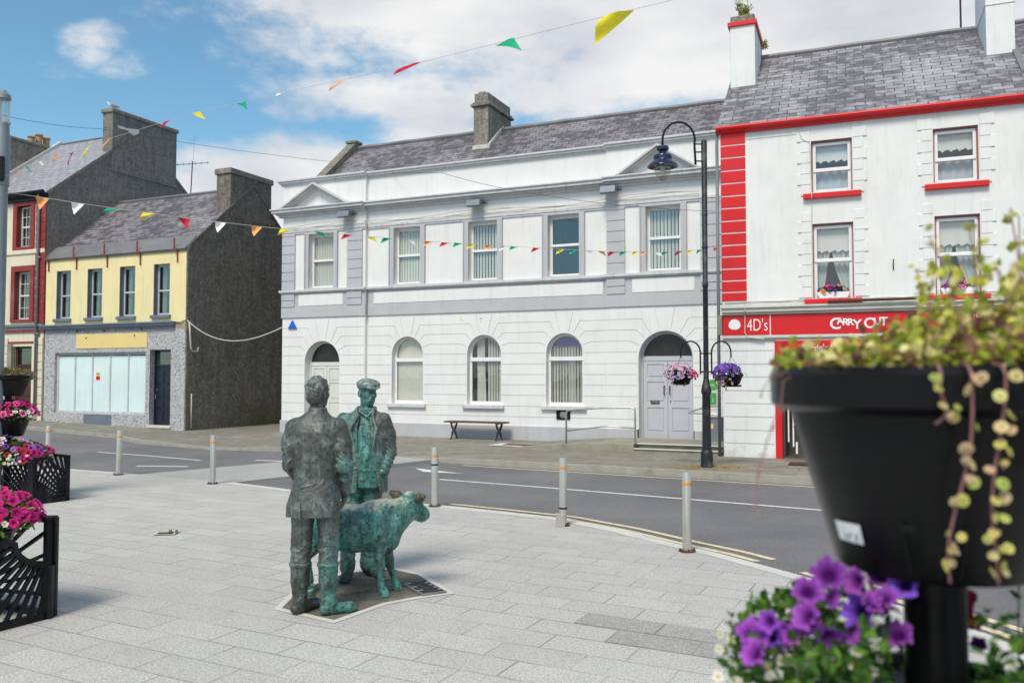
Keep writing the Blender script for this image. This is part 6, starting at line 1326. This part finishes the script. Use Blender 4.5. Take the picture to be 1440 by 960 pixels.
# ================= bronze group: signed distance sculpting
import openvdb as vdb
class SDF:
    def __init__(s, lo, hi, vx=.006):
        s.lo = np.array(lo); s.vx = vx; s.n = np.ceil((np.array(hi) - s.lo) / vx).astype(int) + 1; s.f = np.full(s.n, .08, np.float32)
    def _sub(s, lo, hi, pad):
        a = np.clip(np.floor((np.array(lo) - pad - s.lo) / s.vx).astype(int), 0, s.n); b = np.clip(np.ceil((np.array(hi) + pad - s.lo) / s.vx).astype(int) + 1, 0, s.n)
        g = [s.lo[i] + s.vx * np.arange(a[i], b[i]) for i in range(3)]; X, Y, Z = np.meshgrid(*g, indexing='ij', sparse=True); return tuple(slice(a[i], b[i]) for i in range(3)), X, Y, Z
    def put(s, sl, d, k, sub=False):
        f = s.f[sl]
        if f.size == 0: return s
        d = d.astype(np.float32)
        if sub: d = -d; h = np.clip(.5 - .5 * (f - d) / k, 0, 1); s.f[sl] = f * (1 - h) + d * h + k * h * (1 - h) if k > 0 else np.maximum(f, d)
        else: h = np.clip(.5 + .5 * (d - f) / k, 0, 1); s.f[sl] = d * (1 - h) + f * h - k * h * (1 - h)
        return s
    def cap(s, p, q, r0, r1=None, k=.02, sub=False, fy=1.0):
        r1 = r0 if r1 is None else r1; p, q = np.array(p, float), np.array(q, float); R = max(r0, r1)
        sl, X, Y, Z = s._sub(np.minimum(p, q) - R, np.maximum(p, q) + R, .05); d = q - p; L2 = max((d ** 2).sum(), 1e-9)
        t = np.clip(((X - p[0]) * d[0] + (Y - p[1]) * d[1] + (Z - p[2]) * d[2]) / L2, 0, 1)
        D = np.sqrt((X - p[0] - t * d[0]) ** 2 + ((Y - p[1] - t * d[1]) / fy) ** 2 + (Z - p[2] - t * d[2]) ** 2) - (r0 + (r1 - r0) * t); return s.put(sl, D, k, sub)
    def ell(s, c, r, k=.02, rot=0, tilt=0, sub=False):
        c = np.array(c, float); r = np.array(r, float); R = r.max(); sl, X, Y, Z = s._sub(c - R, c + R, .05); ca, sa = math.cos(rot), math.sin(rot)
        x = (X - c[0]) * ca + (Y - c[1]) * sa; y = -(X - c[0]) * sa + (Y - c[1]) * ca; z = Z - c[2] + 0 * x
        if tilt: ct, st_ = math.cos(tilt), math.sin(tilt); y, z = y * ct + z * st_, -y * st_ + z * ct
        q = np.sqrt((x / r[0]) ** 2 + (y / r[1]) ** 2 + (z / r[2]) ** 2); g = np.sqrt((x / r[0] ** 2) ** 2 + (y / r[1] ** 2) ** 2 + (z / r[2] ** 2) ** 2) + 1e-6; return s.put(sl, q * (q - 1) / g, k, sub)
    def sec(s, S, k=.02, rot=0, p=2.3, sub=False):
        """stack of superelliptic sections (z, cx, cy, rx, ry)"""
        S = sorted(S); zs = np.array([a[0] for a in S]); R = max(max(a[3], a[4]) for a in S); sl, X, Y, Z = s._sub((min(a[1] for a in S) - R, min(a[2] for a in S) - R, zs[0]), (max(a[1] for a in S) + R, max(a[2] for a in S) + R, zs[-1]), .04)
        it = [np.interp(Z, zs, [a[i] for a in S]) for i in (1, 2, 3, 4)]; ca, sa = math.cos(rot), math.sin(rot); dx = X - it[0]; dy = Y - it[1]; x = dx * ca + dy * sa; y = -dx * sa + dy * ca
        q = (np.abs(x / it[2]) ** p + np.abs(y / it[3]) ** p) ** (1 / p); D = (q - 1) * np.minimum(it[2], it[3]); D = np.maximum(D, np.maximum(zs[0] - Z, Z - zs[-1])); return s.put(sl, D, k, sub)
    def box(s, lo, hi, k=.005, sub=True):
        lo, hi = np.array(lo, float), np.array(hi, float); c = (lo + hi) / 2; h = (hi - lo) / 2; sl, X, Y, Z = s._sub(lo, hi, .03); D = np.maximum(np.maximum(np.abs(X - c[0]) - h[0], np.abs(Y - c[1]) - h[1]), np.abs(Z - c[2]) - h[2]); return s.put(sl, D, k, sub)
    def warp(s, fn):
        g = [s.lo[i] + s.vx * np.arange(s.n[i]) for i in range(3)]; X, Y, Z = np.meshgrid(*g, indexing='ij', sparse=True); s.f += fn(X, Y, Z).astype(np.float32); return s
    def mesh(s, name, mat, parent):
        g = vdb.FloatGrid(.08); g.copyFromArray(s.f.astype(np.float32)); g.transform = vdb.createLinearTransform(s.vx)
        P_, Q = g.convertToQuads(isovalue=0.0)[:2]; P_ = np.array(P_) + s.lo; me = bpy.data.meshes.new(name); me.from_pydata([tuple(p) for p in P_], [], [tuple(q)[::-1] for q in Q]); me.update(); bm = bmesh.new(); bm.from_mesh(me)
        # keep only sizeable islands
        bm.verts.ensure_lookup_table(); seen = set(); kill = []
        for v in bm.verts:
            if v.index in seen: continue
            st = [v]; isl = []; seen.add(v.index)
            while st:
                a = st.pop(); isl.append(a)
                for e in a.link_edges:
                    b = e.other_vert(a)
                    if b.index not in seen: seen.add(b.index); st.append(b)
            if len(isl) < 150: kill += isl
        bmesh.ops.delete(bm, geom=kill, context='VERTS'); bmesh.ops.smooth_vert(bm, verts=bm.verts, factor=.4, use_axis_x=True, use_axis_y=True, use_axis_z=True); bmesh.ops.recalc_face_normals(bm, faces=bm.faces); bm.to_mesh(me); bm.free()
        me.shade_smooth(); me.materials.append(M[mat]); o = bpy.data.objects.new(name, me); C.objects.link(o); o.parent = parent; return o
def ridge(q): return .55 - 1.6 * (1 - np.abs(np.sin(q * .5))) ** 2.2
def folds(X, Y, Z, amp, f, ph, ax=(1, 0, 1), wx=1.0):
    w1 = np.sin(Z * 9 * wx + X * 7 + ph) + np.sin(Y * 11 - Z * 6 + ph * 2); return .8 * amp * ridge(f * (ax[0] * X + ax[1] * Y + ax[2] * Z) + 1.9 * w1)
def near(X, Y, Z, c, r): return np.exp(-(((X - c[0]) / r[0]) ** 2 + ((Y - c[1]) / r[1]) ** 2 + ((Z - c[2]) / r[2]) ** 2))
def hand(s, wr, d, up, side, size=1.0, curl=.9):
    """palm with four bent fingers and a thumb; wr wrist, d direction of the palm, up = back of the hand normal, side = thumb side"""
    wr, d, up, side = [np.array(Vector(v).normalized() if i else Vector(v)) for i, v in enumerate((wr, d, up, side))]; pl = wr + d * .085 * size
    s.cap(wr, wr + d * .03 * size, .026 * size, .028 * size, .012)
    for j in range(4):
        b = wr + d * .03 * size + side * (.5 - j / 3) * .030 * size; e = wr + d * .085 * size + side * (.5 - j / 3) * .062 * size; s.cap(b, e, .0165 * size, .0125 * size, .008); L_ = (.042, .047, .044, .034)[j] * size; p = e; a = 0
        for q in range(3): a += curl * (.45, .6, .5)[q]; dd = d * math.cos(a) - up * math.sin(a); n = p + dd * L_ * (1, .68, .5)[q]; s.cap(p, n, (.0105, .0095, .0085)[q] * size, (.0095, .0085, .0075)[q] * size, .003); p = n
    b = wr + d * .03 * size + side * .025 * size; e = b + (d * .6 + side * .75 - up * .3) * .045 * size; s.cap(b, e, .015 * size, .012 * size, .006); s.cap(e, e + (d * .9 - up * .45) * .036 * size, .0115 * size, .009 * size, .003)
def head(s, c, fd, detail=True):
    """c head centre, fd facing direction (2D)"""
    f = np.array([fd[0], fd[1], 0.0]); f /= np.linalg.norm(f); r = np.array([f[1], -f[0], 0]); c = np.array(c); rot = math.atan2(f[1], f[0]) - math.pi / 2; U = np.array([0, 0, 1.0])
    at = lambda a, b, z: c + f * a + r * b + U * z
    s.ell(at(-.01, 0, .02), (.073, .092, .098), .02, rot); s.ell(at(.015, 0, -.045), (.058, .066, .068), .03, rot); s.ell(at(.048, 0, -.088), (.030, .026, .022), .03, rot)   # skull, jaw, chin
    for b in (-1, 1):
        s.ell(at(.045, b * .038, -.025), (.024, .022, .020), .02, rot)      # cheek
        s.ell(at(.086, b * .031, .008), (.017, .014, .012), .010, rot, sub=True); s.ell(at(.070, b * .031, .006), (.013, .012, .010), .006, rot)   # eye socket and ball
        s.cap(at(.078, b * .014, .026), at(.070, b * .046, .024), .009, .007, .010)  # brow
        s.ell(at(-.012, b * .078, -.012), (.009, .020, .032), .008, rot + b * .25); s.ell(at(-.008, b * .086, -.010), (.006, .010, .018), .004, rot, sub=True)   # ear
        s.cap(at(.078, b * .012, -.030), at(.066, b * .032, -.062), .004, .003, .006, sub=True)   # fold beside the nose
    s.cap(at(.080, 0, .015), at(.102, 0, -.024), .008, .013, .010); s.ell(at(.094, .012, -.030), (.008, .010, .007), .006, rot); s.ell(at(.094, -.012, -.030), (.008, .010, .007), .006, rot)
    s.ell(at(.074, 0, -.052), (.024, .013, .007), .008, rot); s.ell(at(.072, 0, -.068), (.021, .013, .007), .008, rot); s.cap(at(.090, -.024, -.060), at(.090, .024, -.060), .0035, .0035, .004, sub=True)
def shoe(s, heel, toe, w_=.045, h=.05, k=.02):
    heel, toe = np.array(heel, float), np.array(toe, float); d = (toe - heel) / np.linalg.norm(toe - heel); s.cap(heel + d * .02 + [0, 0, .042], toe - d * .05 + [0, 0, .034], w_ * .9, w_ * .95, k); s.cap(toe - d * .06 + [0, 0, .03], toe - d * .035 + [0, 0, .026], w_ * .95, w_ * .66, k); s.ell(heel + d * .06 + [0, 0, .09], (.05, .055, .06), .02)
    s.box((min(heel[0], toe[0]) - .1, min(heel[1], toe[1]) - .1, -.2), (max(heel[0], toe[0]) + .1, max(heel[1], toe[1]) + .1, .0), .002)
# ---- man seen from behind
SA = empty('bronze_statue_of_man', (-1.485, 6.42, .004), 0, label='bare headed bronze man in a suit jacket and boots seen from behind', cat='statue', group='bronze statue group')
S = SDF((-.36, -.26, -.02), (.36, .40, 1.84), .0058)
S.sec([(.80, -.01, 0, .165, .125), (.95, -.005, 0, .165, .12), (1.1, -.01, 0, .155, .11), (1.3, -.02, 0, .18, .12), (1.44, -.01, 0, .15, .09), (1.50, -.005, .0, .07, .07)], .02)
S.cap((-.005, .0, 1.46), (.0, .015, 1.60), .062, .056, .03); head(S, (.002, .018, 1.665), (.42, .91))
for hx, kx, ax, ay in ((-.095, -.118, -.120, .0), (.085, .092, .098, -.02)):
    S.cap((hx, 0, .88), (kx, .02, .50), .096, .076, .03); S.cap((kx, .02, .52), (kx, .0, .385), .078, .074, .02); S.cap((kx, .0, .40), (ax, ay, .10), .062, .050, .02)
S.ell((-.01, -.03, .88), (.165, .13, .11), .03)
hand(S, (.195, .10, .885), (-.15, .35, -.9), (.9, .1, 0), (0, 1, 0), 1.0, .8); hand(S, (-.14, .17, .92), (.5, .5, -.7), (-.8, .2, 0), (0, 1, .2), 1.0, .8)
def fA(X, Y, Z):
    leg = np.clip((Z - .36) / .03, 0, 1) * np.clip((.80 - Z) / .1, 0, 1); kn = near(X, Y, Z, (0, 0, .46), (.5, .5, .085))
    return leg * (folds(X, Y, Z, .0028, 46, 1.1, (.5, .4, 1)) + folds(X, Y, Z, .0028, 74, 2.2, (.25, .3, 1.0)) * (.5 + 1.3 * kn) + .004 * ridge(95 * Z + 5 * np.sin(17 * X + 3 * Y) + 3 * np.sin(40 * X)) * kn)
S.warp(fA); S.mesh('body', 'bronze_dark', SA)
B_ = SDF((-.26, -.18, -.02), (.36, .36, .44), .0058)
for kx, ax, ay, toe in ((-.118, -.120, .0, (-.015, .20, 0)), (.092, .098, -.02, (.30, .07, 0))):
    B_.cap((kx, .0, .37), (kx * .5 + ax * .5, ay * .5, .24), .077, .068, .02); B_.cap((kx * .5 + ax * .5, ay * .5, .25), (ax, ay, .10), .068, .054, .02); B_.sec([(.355, kx, 0, .082, .082), (.378, kx, 0, .083, .083)], .006)
    shoe(B_, (ax - .035, ay - .05, 0), toe); B_.cap((ax, ay, .09), (ax, ay, .05), .055, .05, .03)
B_.box((-.4, -.4, .385), (.4, .4, .6), .003); B_.box((-.4, -.4, -.2), (.5, .5, .0), .002)
B_.warp(lambda X, Y, Z: folds(X, Y, Z, .0028, 42, .6, (.3, .2, 1)) + .004 * ridge(110 * Z + 3 * np.sin(30 * X)) * np.exp(-((Z - .13) / .05) ** 2)); B_.mesh('boots', 'bronze_boot', SA)
J = SDF((-.38, -.28, .68), (.38, .36, 1.60), .0055)
J.sec([(.735, -.02, -.01, .205, .165), (.80, -.018, -.012, .205, .165), (.90, -.012, -.005, .185, .150), (1.02, -.005, 0, .160, .132), (1.12, -.008, 0, .168, .134), (1.26, -.014, 0, .190, .145), (1.37, -.015, 0, .198, .138), (1.43, -.015, 0, .185, .115), (1.475, -.01, .0, .125, .088), (1.515, -.005, .005, .078, .076)], .03)
J.cap((-.168, .0, 1.395), (-.206, -.005, 1.27), .074, .064, .035); J.cap((-.206, -.005, 1.29), (-.206, -.015, 1.12), .064, .054, .02); J.cap((-.206, -.015, 1.12), (-.150, .15, .95), .054, .042, .02)
J.cap((.155, .0, 1.395), (.195, -.01, 1.27), .078, .070, .035); J.cap((.195, -.01, 1.28), (.222, -.02, 1.10), .070, .062, .02); J.cap((.222, -.02, 1.11), (.198, .095, .905), .062, .048, .02)
for x0, x1, a in ((-.055, .055, 0),): J.sec([(1.485, 0, .0, .088, .084), (1.52, 0, .006, .074, .072), (1.548, 0, .01, .068, .066)], .008)
J.ell((0, .01, 1.56), (.052, .052, .05), .004, sub=True)
J.cap((-.105, -.175, .71), (-.098, -.165, .90), .0065, .004, .004, sub=True); J.cap((-.082, -.19, .73), (-.085, -.17, .86), .012, .006, .012)   # back vent
J.cap((-.30, -.1, .742), (.30, -.1, .735), .001, .001, .001)
def fJ(X, Y, Z):
    d = folds(X, Y, Z, .0014, 34, 0.4, (.8, .3, .6)) + folds(X, Y, Z, .0016, 60, 2.0, (.4, .2, 1))
    for c, rr, am, ph in (((-.21, -.02, 1.13), (.08, .12, .10), .0075, .3), ((.215, -.02, 1.10), (.08, .12, .13), .0085, 1.4), ((0, -.12, 1.00), (.22, .12, .07), .0045, 2.2), ((.195, .08, .95), (.08, .1, .06), .006, .8), ((.15, -.1, 1.28), (.07, .1, .12), .0045, 3.0), ((-.18, -.1, 1.26), (.06, .1, .14), .004, 1.0)):
        d = d + near(X, Y, Z, c, rr) * am * ridge(115 * (Z * .8 + (.75 if c[0] > 0 else -.75) * X + .5 * Y) + 3.5 * np.sin(15 * X + 12 * Z + ph) + 2 * np.sin(31 * Z + ph))
    d = d + .0035 * np.exp(-((X + .01) / .006) ** 2) * (Y < -.08) * (Z > .9) * np.exp(-((Z - 1.2) / .4) ** 2)   # centre seam
    arm = np.exp(-((np.abs(X + .012 - .0) - .172 - .01 * np.sin(Z * 20)) / .006) ** 2) * (Y < .04) * np.clip((Z - 1.24) / .05, 0, 1) * np.clip((1.46 - Z) / .03, 0, 1)
    return d + .004 * arm
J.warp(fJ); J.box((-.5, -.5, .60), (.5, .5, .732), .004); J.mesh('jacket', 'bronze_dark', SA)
Hh = SDF((-.14, -.14, 1.5), (.14, .17, 1.84), .0045)
Hh.ell((-.006, .003, 1.698), (.083, .096, .090), .02, -.43); Hh.ell((-.022, -.035, 1.640), (.064, .060, .072), .02, -.43)
Hh.ell((.045, .125, 1.63), (.06, .075, .095), .015, -.43, sub=True)
def fH(X, Y, Z):
    u = X * 40 + 3 * np.sin(Z * 34 + X * 20); v = Z * 46 + 2.5 * np.sin(Y * 38 + X * 22); return np.clip((Z - 1.60) / .06, .25, 1) * (.0065 * np.sin(u + 1.3 * np.sin(v)) * np.sin(v * .7 + Y * 30) + .003 * np.sin(u * 2.3 + v * 1.4))
Hh.warp(fH); Hh.mesh('hair', 'bronze_dark', SA)
# ---- man with the flat cap
SB = empty('bronze_statue_of_man', (-1.33, 7.55, .004), 0, label='bronze man in a flat cap and open jacket facing the road, hand in pocket', cat='statue', group='bronze statue group')
S = SDF((-.36, -.36, -.02), (.36, .34, 1.84), .0058); FD = (.62, -.78)
S.sec([(.80, .02, 0, .165, .13), (.95, .02, -.01, .165, .135), (1.1, .02, -.015, .165, .135), (1.3, .01, 0, .17, .12), (1.42, .0, 0, .14, .09), (1.475, .01, .0, .07, .07)], .02)
S.cap((.02, .01, 1.44), (.028, -.0, 1.57), .060, .056, .03); head(S, (.035, -.005, 1.640), FD)
S.sec([(1.455, .02, -.005, .080, .080), (1.50, .025, -.01, .070, .070)], .008); S.cap((-.02, -.10, 1.475), (.045, -.115, 1.43), .012, .008, .01); S.cap((.09, -.085, 1.475), (.055, -.115, 1.43), .012, .008, .01)
for hx, kx, ky, ax, ay in ((-.085, -.115, -.05, -.125, -.06), (.095, .06, .01, .035, .05)):
    S.cap((hx, 0, .88), (kx, ky, .50), .098, .078, .03); S.cap((kx, ky, .50), (ax, ay, .13), .076, .066, .02); S.cap((ax, ay, .14), (ax, ay, .10), .070, .068, .01)
S.ell((.01, -.0, .88), (.165, .13, .11), .03)
hand(S, (.185, -.09, .945), (-.25, .25, -.9), (.6, -.8, 0), (-.8, -.4, .2), .95, .4); hand(S, (-.225, -.06, .86), (.1, -.1, -1), (-1, 0, 0), (0, -1, 0), 1.0, .7)
def fB(X, Y, Z):
    fr = (Y < 0) * np.clip((Z - .98) / .03, 0, 1) * np.clip((1.44 - Z) / .1, 0, 1); leg = np.clip((.86 - Z) / .05, 0, 1) * np.clip((Z - .12) / .03, 0, 1); an = near(X, Y, Z, (0, 0, .2), (.5, .5, .10))
    return fr * (.0045 * np.sin(95 * X + 2.2 * np.sin(9 * Z)) + .003 * np.sin(48 * X + 20 * Z)) + leg * (folds(X, Y, Z, .003, 50, .5, (.4, .2, 1)) + an * .004 * ridge(110 * Z + 4 * np.sin(26 * X + 9 * Y))) - .0045 * np.exp(-((Z - .955) / .014) ** 2) - .006 * np.exp(-((X - .035) / .007) ** 2) * (Y < 0) * np.clip((Z - 1.0) / .02, 0, 1) * np.clip((1.44 - Z) / .02, 0, 1)
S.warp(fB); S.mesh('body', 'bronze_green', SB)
B_ = SDF((-.30, -.34, -.02), (.28, .30, .16), .0055)
for ax, ay, toe in ((-.125, -.06, (-.12, -.27, 0)), (.035, .05, (.19, -.06, 0))): shoe(B_, (ax - .0, ay + .05, 0), toe, .046); B_.cap((ax, ay, .12), (ax, ay, .06), .055, .05, .03)
B_.box((-.4, -.5, -.2), (.5, .5, .0), .002); B_.mesh('shoes', 'bronze_boot', SB)
J = SDF((-.38, -.34, .70), (.38, .30, 1.56), .0055)
J.sec([(.755, .005, .01, .215, .165), (.84, .005, .01, .213, .165), (.95, .01, .005, .205, .160), (1.10, .01, .0, .195, .158), (1.25, .005, 0, .205, .150), (1.36, .0, 0, .205, .138), (1.42, .0, 0, .18, .112), (1.46, .01, .0, .125, .09), (1.50, .02, .0, .080, .078)], .03)
J.cap((-.175, .0, 1.385), (-.232, .0, 1.26), .075, .066, .035); J.cap((-.232, .0, 1.27), (-.245, -.0, 1.10), .066, .060, .02); J.cap((-.245, -.0, 1.10), (-.228, -.055, .89), .060, .048, .02)
J.cap((.175, .0, 1.385), (.222, .01, 1.26), .075, .066, .035); J.cap((.222, .01, 1.27), (.235, .02, 1.10), .066, .060, .02); J.cap((.235, .02, 1.10), (.195, -.07, .945), .060, .050, .02)
# open front: wedge cut away over the shirt
sl = (slice(None),) * 3; g = [J.lo[i] + J.vx * np.arange(J.n[i]) for i in range(3)]; X, Y, Z = np.meshgrid(*g, indexing='ij', sparse=True)
xl = np.interp(Z, [.70, .95, 1.15, 1.34, 1.44, 1.52], [-.04, -.02, -.025, -.035, -.01, .01]); xr = np.interp(Z, [.70, .95, 1.15, 1.34, 1.44, 1.52], [.17, .13, .095, .085, .06, .03])
cut = np.maximum(np.maximum(xl - X, X - xr), Y + .02 + 0 * X); J.put(sl, cut + 0 * J.f, .006, True)
# lapels and collar
J.cap((-.030, -.125, 1.445), (-.095, -.150, 1.32), .013, .020, .008); J.cap((-.095, -.150, 1.32), (-.035, -.162, 1.13), .018, .006, .008); J.cap((.095, -.11, 1.445), (.135, -.140, 1.32), .013, .018, .008); J.cap((.135, -.140, 1.32), (.108, -.155, 1.15), .016, .006, .008)
J.cap((-.05, -.09, 1.49), (-.03, -.125, 1.44), .014, .013, .01); J.cap((.10, -.08, 1.49), (.10, -.11, 1.44), .014, .013, .01); J.cap((-.06, .05, 1.50), (.09, .06, 1.50), .016, .016, .01); J.cap((-.06, .05, 1.50), (-.05, -.09, 1.49), .014, .014, .01); J.cap((.095, .05, 1.50), (.10, -.08, 1.49), .014, .014, .01)
J.ell((.02, -.01, 1.52), (.062, .066, .07), .004, sub=True)
def fK(X, Y, Z):
    d = folds(X, Y, Z, .0022, 32, 1.4, (.7, .3, .6)) + folds(X, Y, Z, .0015, 62, 2.6, (.4, .2, 1))
    for c, rr, am, ph in (((-.24, -.0, 1.10), (.08, .12, .12), .008, .3), ((.235, .0, 1.08), (.08, .14, .14), .009, 1.4), ((.20, -.08, .98), (.08, .1, .06), .007, .8), ((-.1, -.14, 1.0), (.1, .1, .12), .005, 2.0)):
        d = d + near(X, Y, Z, c, rr) * am * ridge(115 * (Z * .8 + (.75 if c[0] > 0 else -.75) * X + .5 * Y) + 3.5 * np.sin(15 * X + 12 * Z + ph) + 2 * np.sin(31 * Z + ph))
    return d + .004 * np.exp(-((Z - .93 - .1 * X) / .005) ** 2) * (X < -.06) * (X > -.19) * (Y < -.08)
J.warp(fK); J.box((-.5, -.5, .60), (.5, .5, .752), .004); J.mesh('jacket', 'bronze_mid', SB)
Hc = SDF((-.14, -.20, 1.58), (.24, .16, 1.84), .0045); f = Vector((FD[0], FD[1], 0)).normalized(); c0 = Vector((.035, -.005, 1.64)); rt = math.atan2(f.y, f.x) - math.pi / 2
Hc.ell(c0 + f * .008 + Vector((0, 0, .072)), (.100, .122, .052), .02, rt, -.10); Hc.ell(c0 + Vector((0, 0, .055)), (.088, .105, .045), .02, rt); Hc.ell(c0 + f * .098 + Vector((0, 0, .046)), (.068, .052, .011), .012, rt, -.28); Hc.ell(c0 + Vector((0, 0, .010)) + f * .01, (.072, .090, .042), .006, rt, sub=True)
Hc.warp(lambda X, Y, Z: .0028 * np.sin(46 * X + 4 * np.sin(30 * Y)) * np.sin(38 * Y + 20 * Z)); Hc.mesh('flat_cap', 'bronze_pale', SB)
# ---- calf
SC = empty('bronze_statue_of_calf', (-1.30, 7.0, .004), 0, label='green bronze calf standing between the two bronze men, head turned to the road', cat='statue', group='bronze statue group')
S = SDF((-.54, -.26, -.02), (.74, .44, .90), .0058)
def hell(c, r, k=.04, rot=0, tilt=0): S.ell(c, r, k, rot, tilt)
hell((-.22, 0, .555), (.22, .155, .200), .05); hell((.0, 0, .530), (.26, .165, .200), .06); hell((.20, 0, .545), (.18, .150, .210), .06); hell((-.36, 0, .62), (.10, .115, .13), .05)
for s_ in (-1, 1): hell((.19, s_ * .085, .55), (.10, .075, .15), .04); hell((-.33, s_ * .085, .56), (.11, .075, .15), .04)
S.cap((-.43, 0, .70), (-.25, 0, .735), .035, .035, .05); S.cap((.12, 0, .70), (.24, .0, .715), .045, .05, .05)
S.cap((.25, .02, .57), (.41, .06, .665), .140, .100, .05); S.cap((.24, .02, .66), (.43, .07, .715), .085, .068, .05); S.cap((.28, .01, .46), (.40, .07, .60), .070, .055, .05); S.ell((.28, .0, .43), (.08, .08, .09), .05)
# head along +x +y
hd_ = np.array([.56, .60, -.62]); hd_ /= np.linalg.norm(hd_); P0 = np.array([.455, .07, .715]); E = lambda t, sx=0, z=0: P0 + hd_ * t + np.array([.787, -.617, 0]) * sx + np.array([0, 0, z])
S.ell(E(.0), (.092, .092, .092), .03, -.66); S.cap(E(.02), E(.135, 0, .004), .080, .060, .03); S.ell(E(.165), (.062, .052, .054), .02, -.66); S.cap(E(.04, 0, -.05), E(.13, 0, -.035), .055, .042, .03); S.ell(E(-.03, 0, .06), (.055, .050, .034), .02, -.66)
for b in (-1, 1):
    S.ell(E(.065, b * .066, .020), (.018, .020, .015), .010, -.66); S.ell(E(.185, b * .032, .006), (.011, .011, .009), .006, -.66, sub=True); S.ell(E(.058, b * .080, .022), (.013, .011, .009), .004, -.66, sub=True)
S.cap(E(.12, -.06, -.03), E(.20, -.02, -.035), .004, .004, .005, sub=True)
for x, y, kx, hx, hy in ((.20, -.085, .225, .245, -.10), (.24, .085, .275, .325, .10)):
    S.cap((x, y, .45), (kx, y, .24), .062, .036, .03); S.cap((kx, y, .26), (kx, y, .215), .038, .036, .015); S.cap((kx, y, .22), (hx - .005, hy, .075), .031, .026, .015); S.cap((hx - .005, hy, .08), (hx + .008, hy, .05), .030, .032, .01); S.sec([(0, hx + .02, hy, .044, .038), (.045, hx + .01, hy, .034, .032)], .008)
for x, y in ((-.345, -.085), (-.36, .085)):
    S.cap((x, y, .50), (x + .02, y, .38), .085, .055, .04); S.cap((x + .02, y, .39), (x - .055, y, .27), .050, .032, .02); S.cap((x - .055, y, .27), (x - .02, y, .08), .030, .026, .012); S.sec([(0, x + .0, y, .044, .038), (.05, x - .01, y, .034, .032)], .008)
S.cap((-.45, 0, .70), (-.475, .0, .60), .018, .014, .02); S.cap((-.475, 0, .60), (-.465, .01, .34), .014, .012, .01); S.ell((-.465, .01, .31), (.022, .022, .055), .015)
S.warp(lambda X, Y, Z: folds(X, Y, Z, .0022, 26, .7, (.8, .3, .5)) + .0014 * np.sin(120 * X + 6 * np.sin(20 * Z)) * np.sin(60 * Z + 9 * X) + .004 * np.exp(-((X - .08) / .10) ** 2) * np.sin(70 * X + 8 * Z) * (Z < .62) * (Z > .42))
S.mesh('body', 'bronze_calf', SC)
for b, nm in ((-1, 'ear'), (1, 'ear')):
    q = SDF((.26, -.18, .58), (.70, .28, .90), .0045); base = E(-.02, b * .070, .030); tip = E(-.055, b * .185, .052); m_ = base * .45 + tip * .55; q.cap(base, m_, .022, .040, .02); q.cap(m_, tip, .040, .024, .02)
    q.ell(m_ + hd_ * .040 + np.array([0, 0, -.004]), (.050, .030, .022), .010, -.66, sub=True); q.mesh(nm, 'bronze_ear', SC)
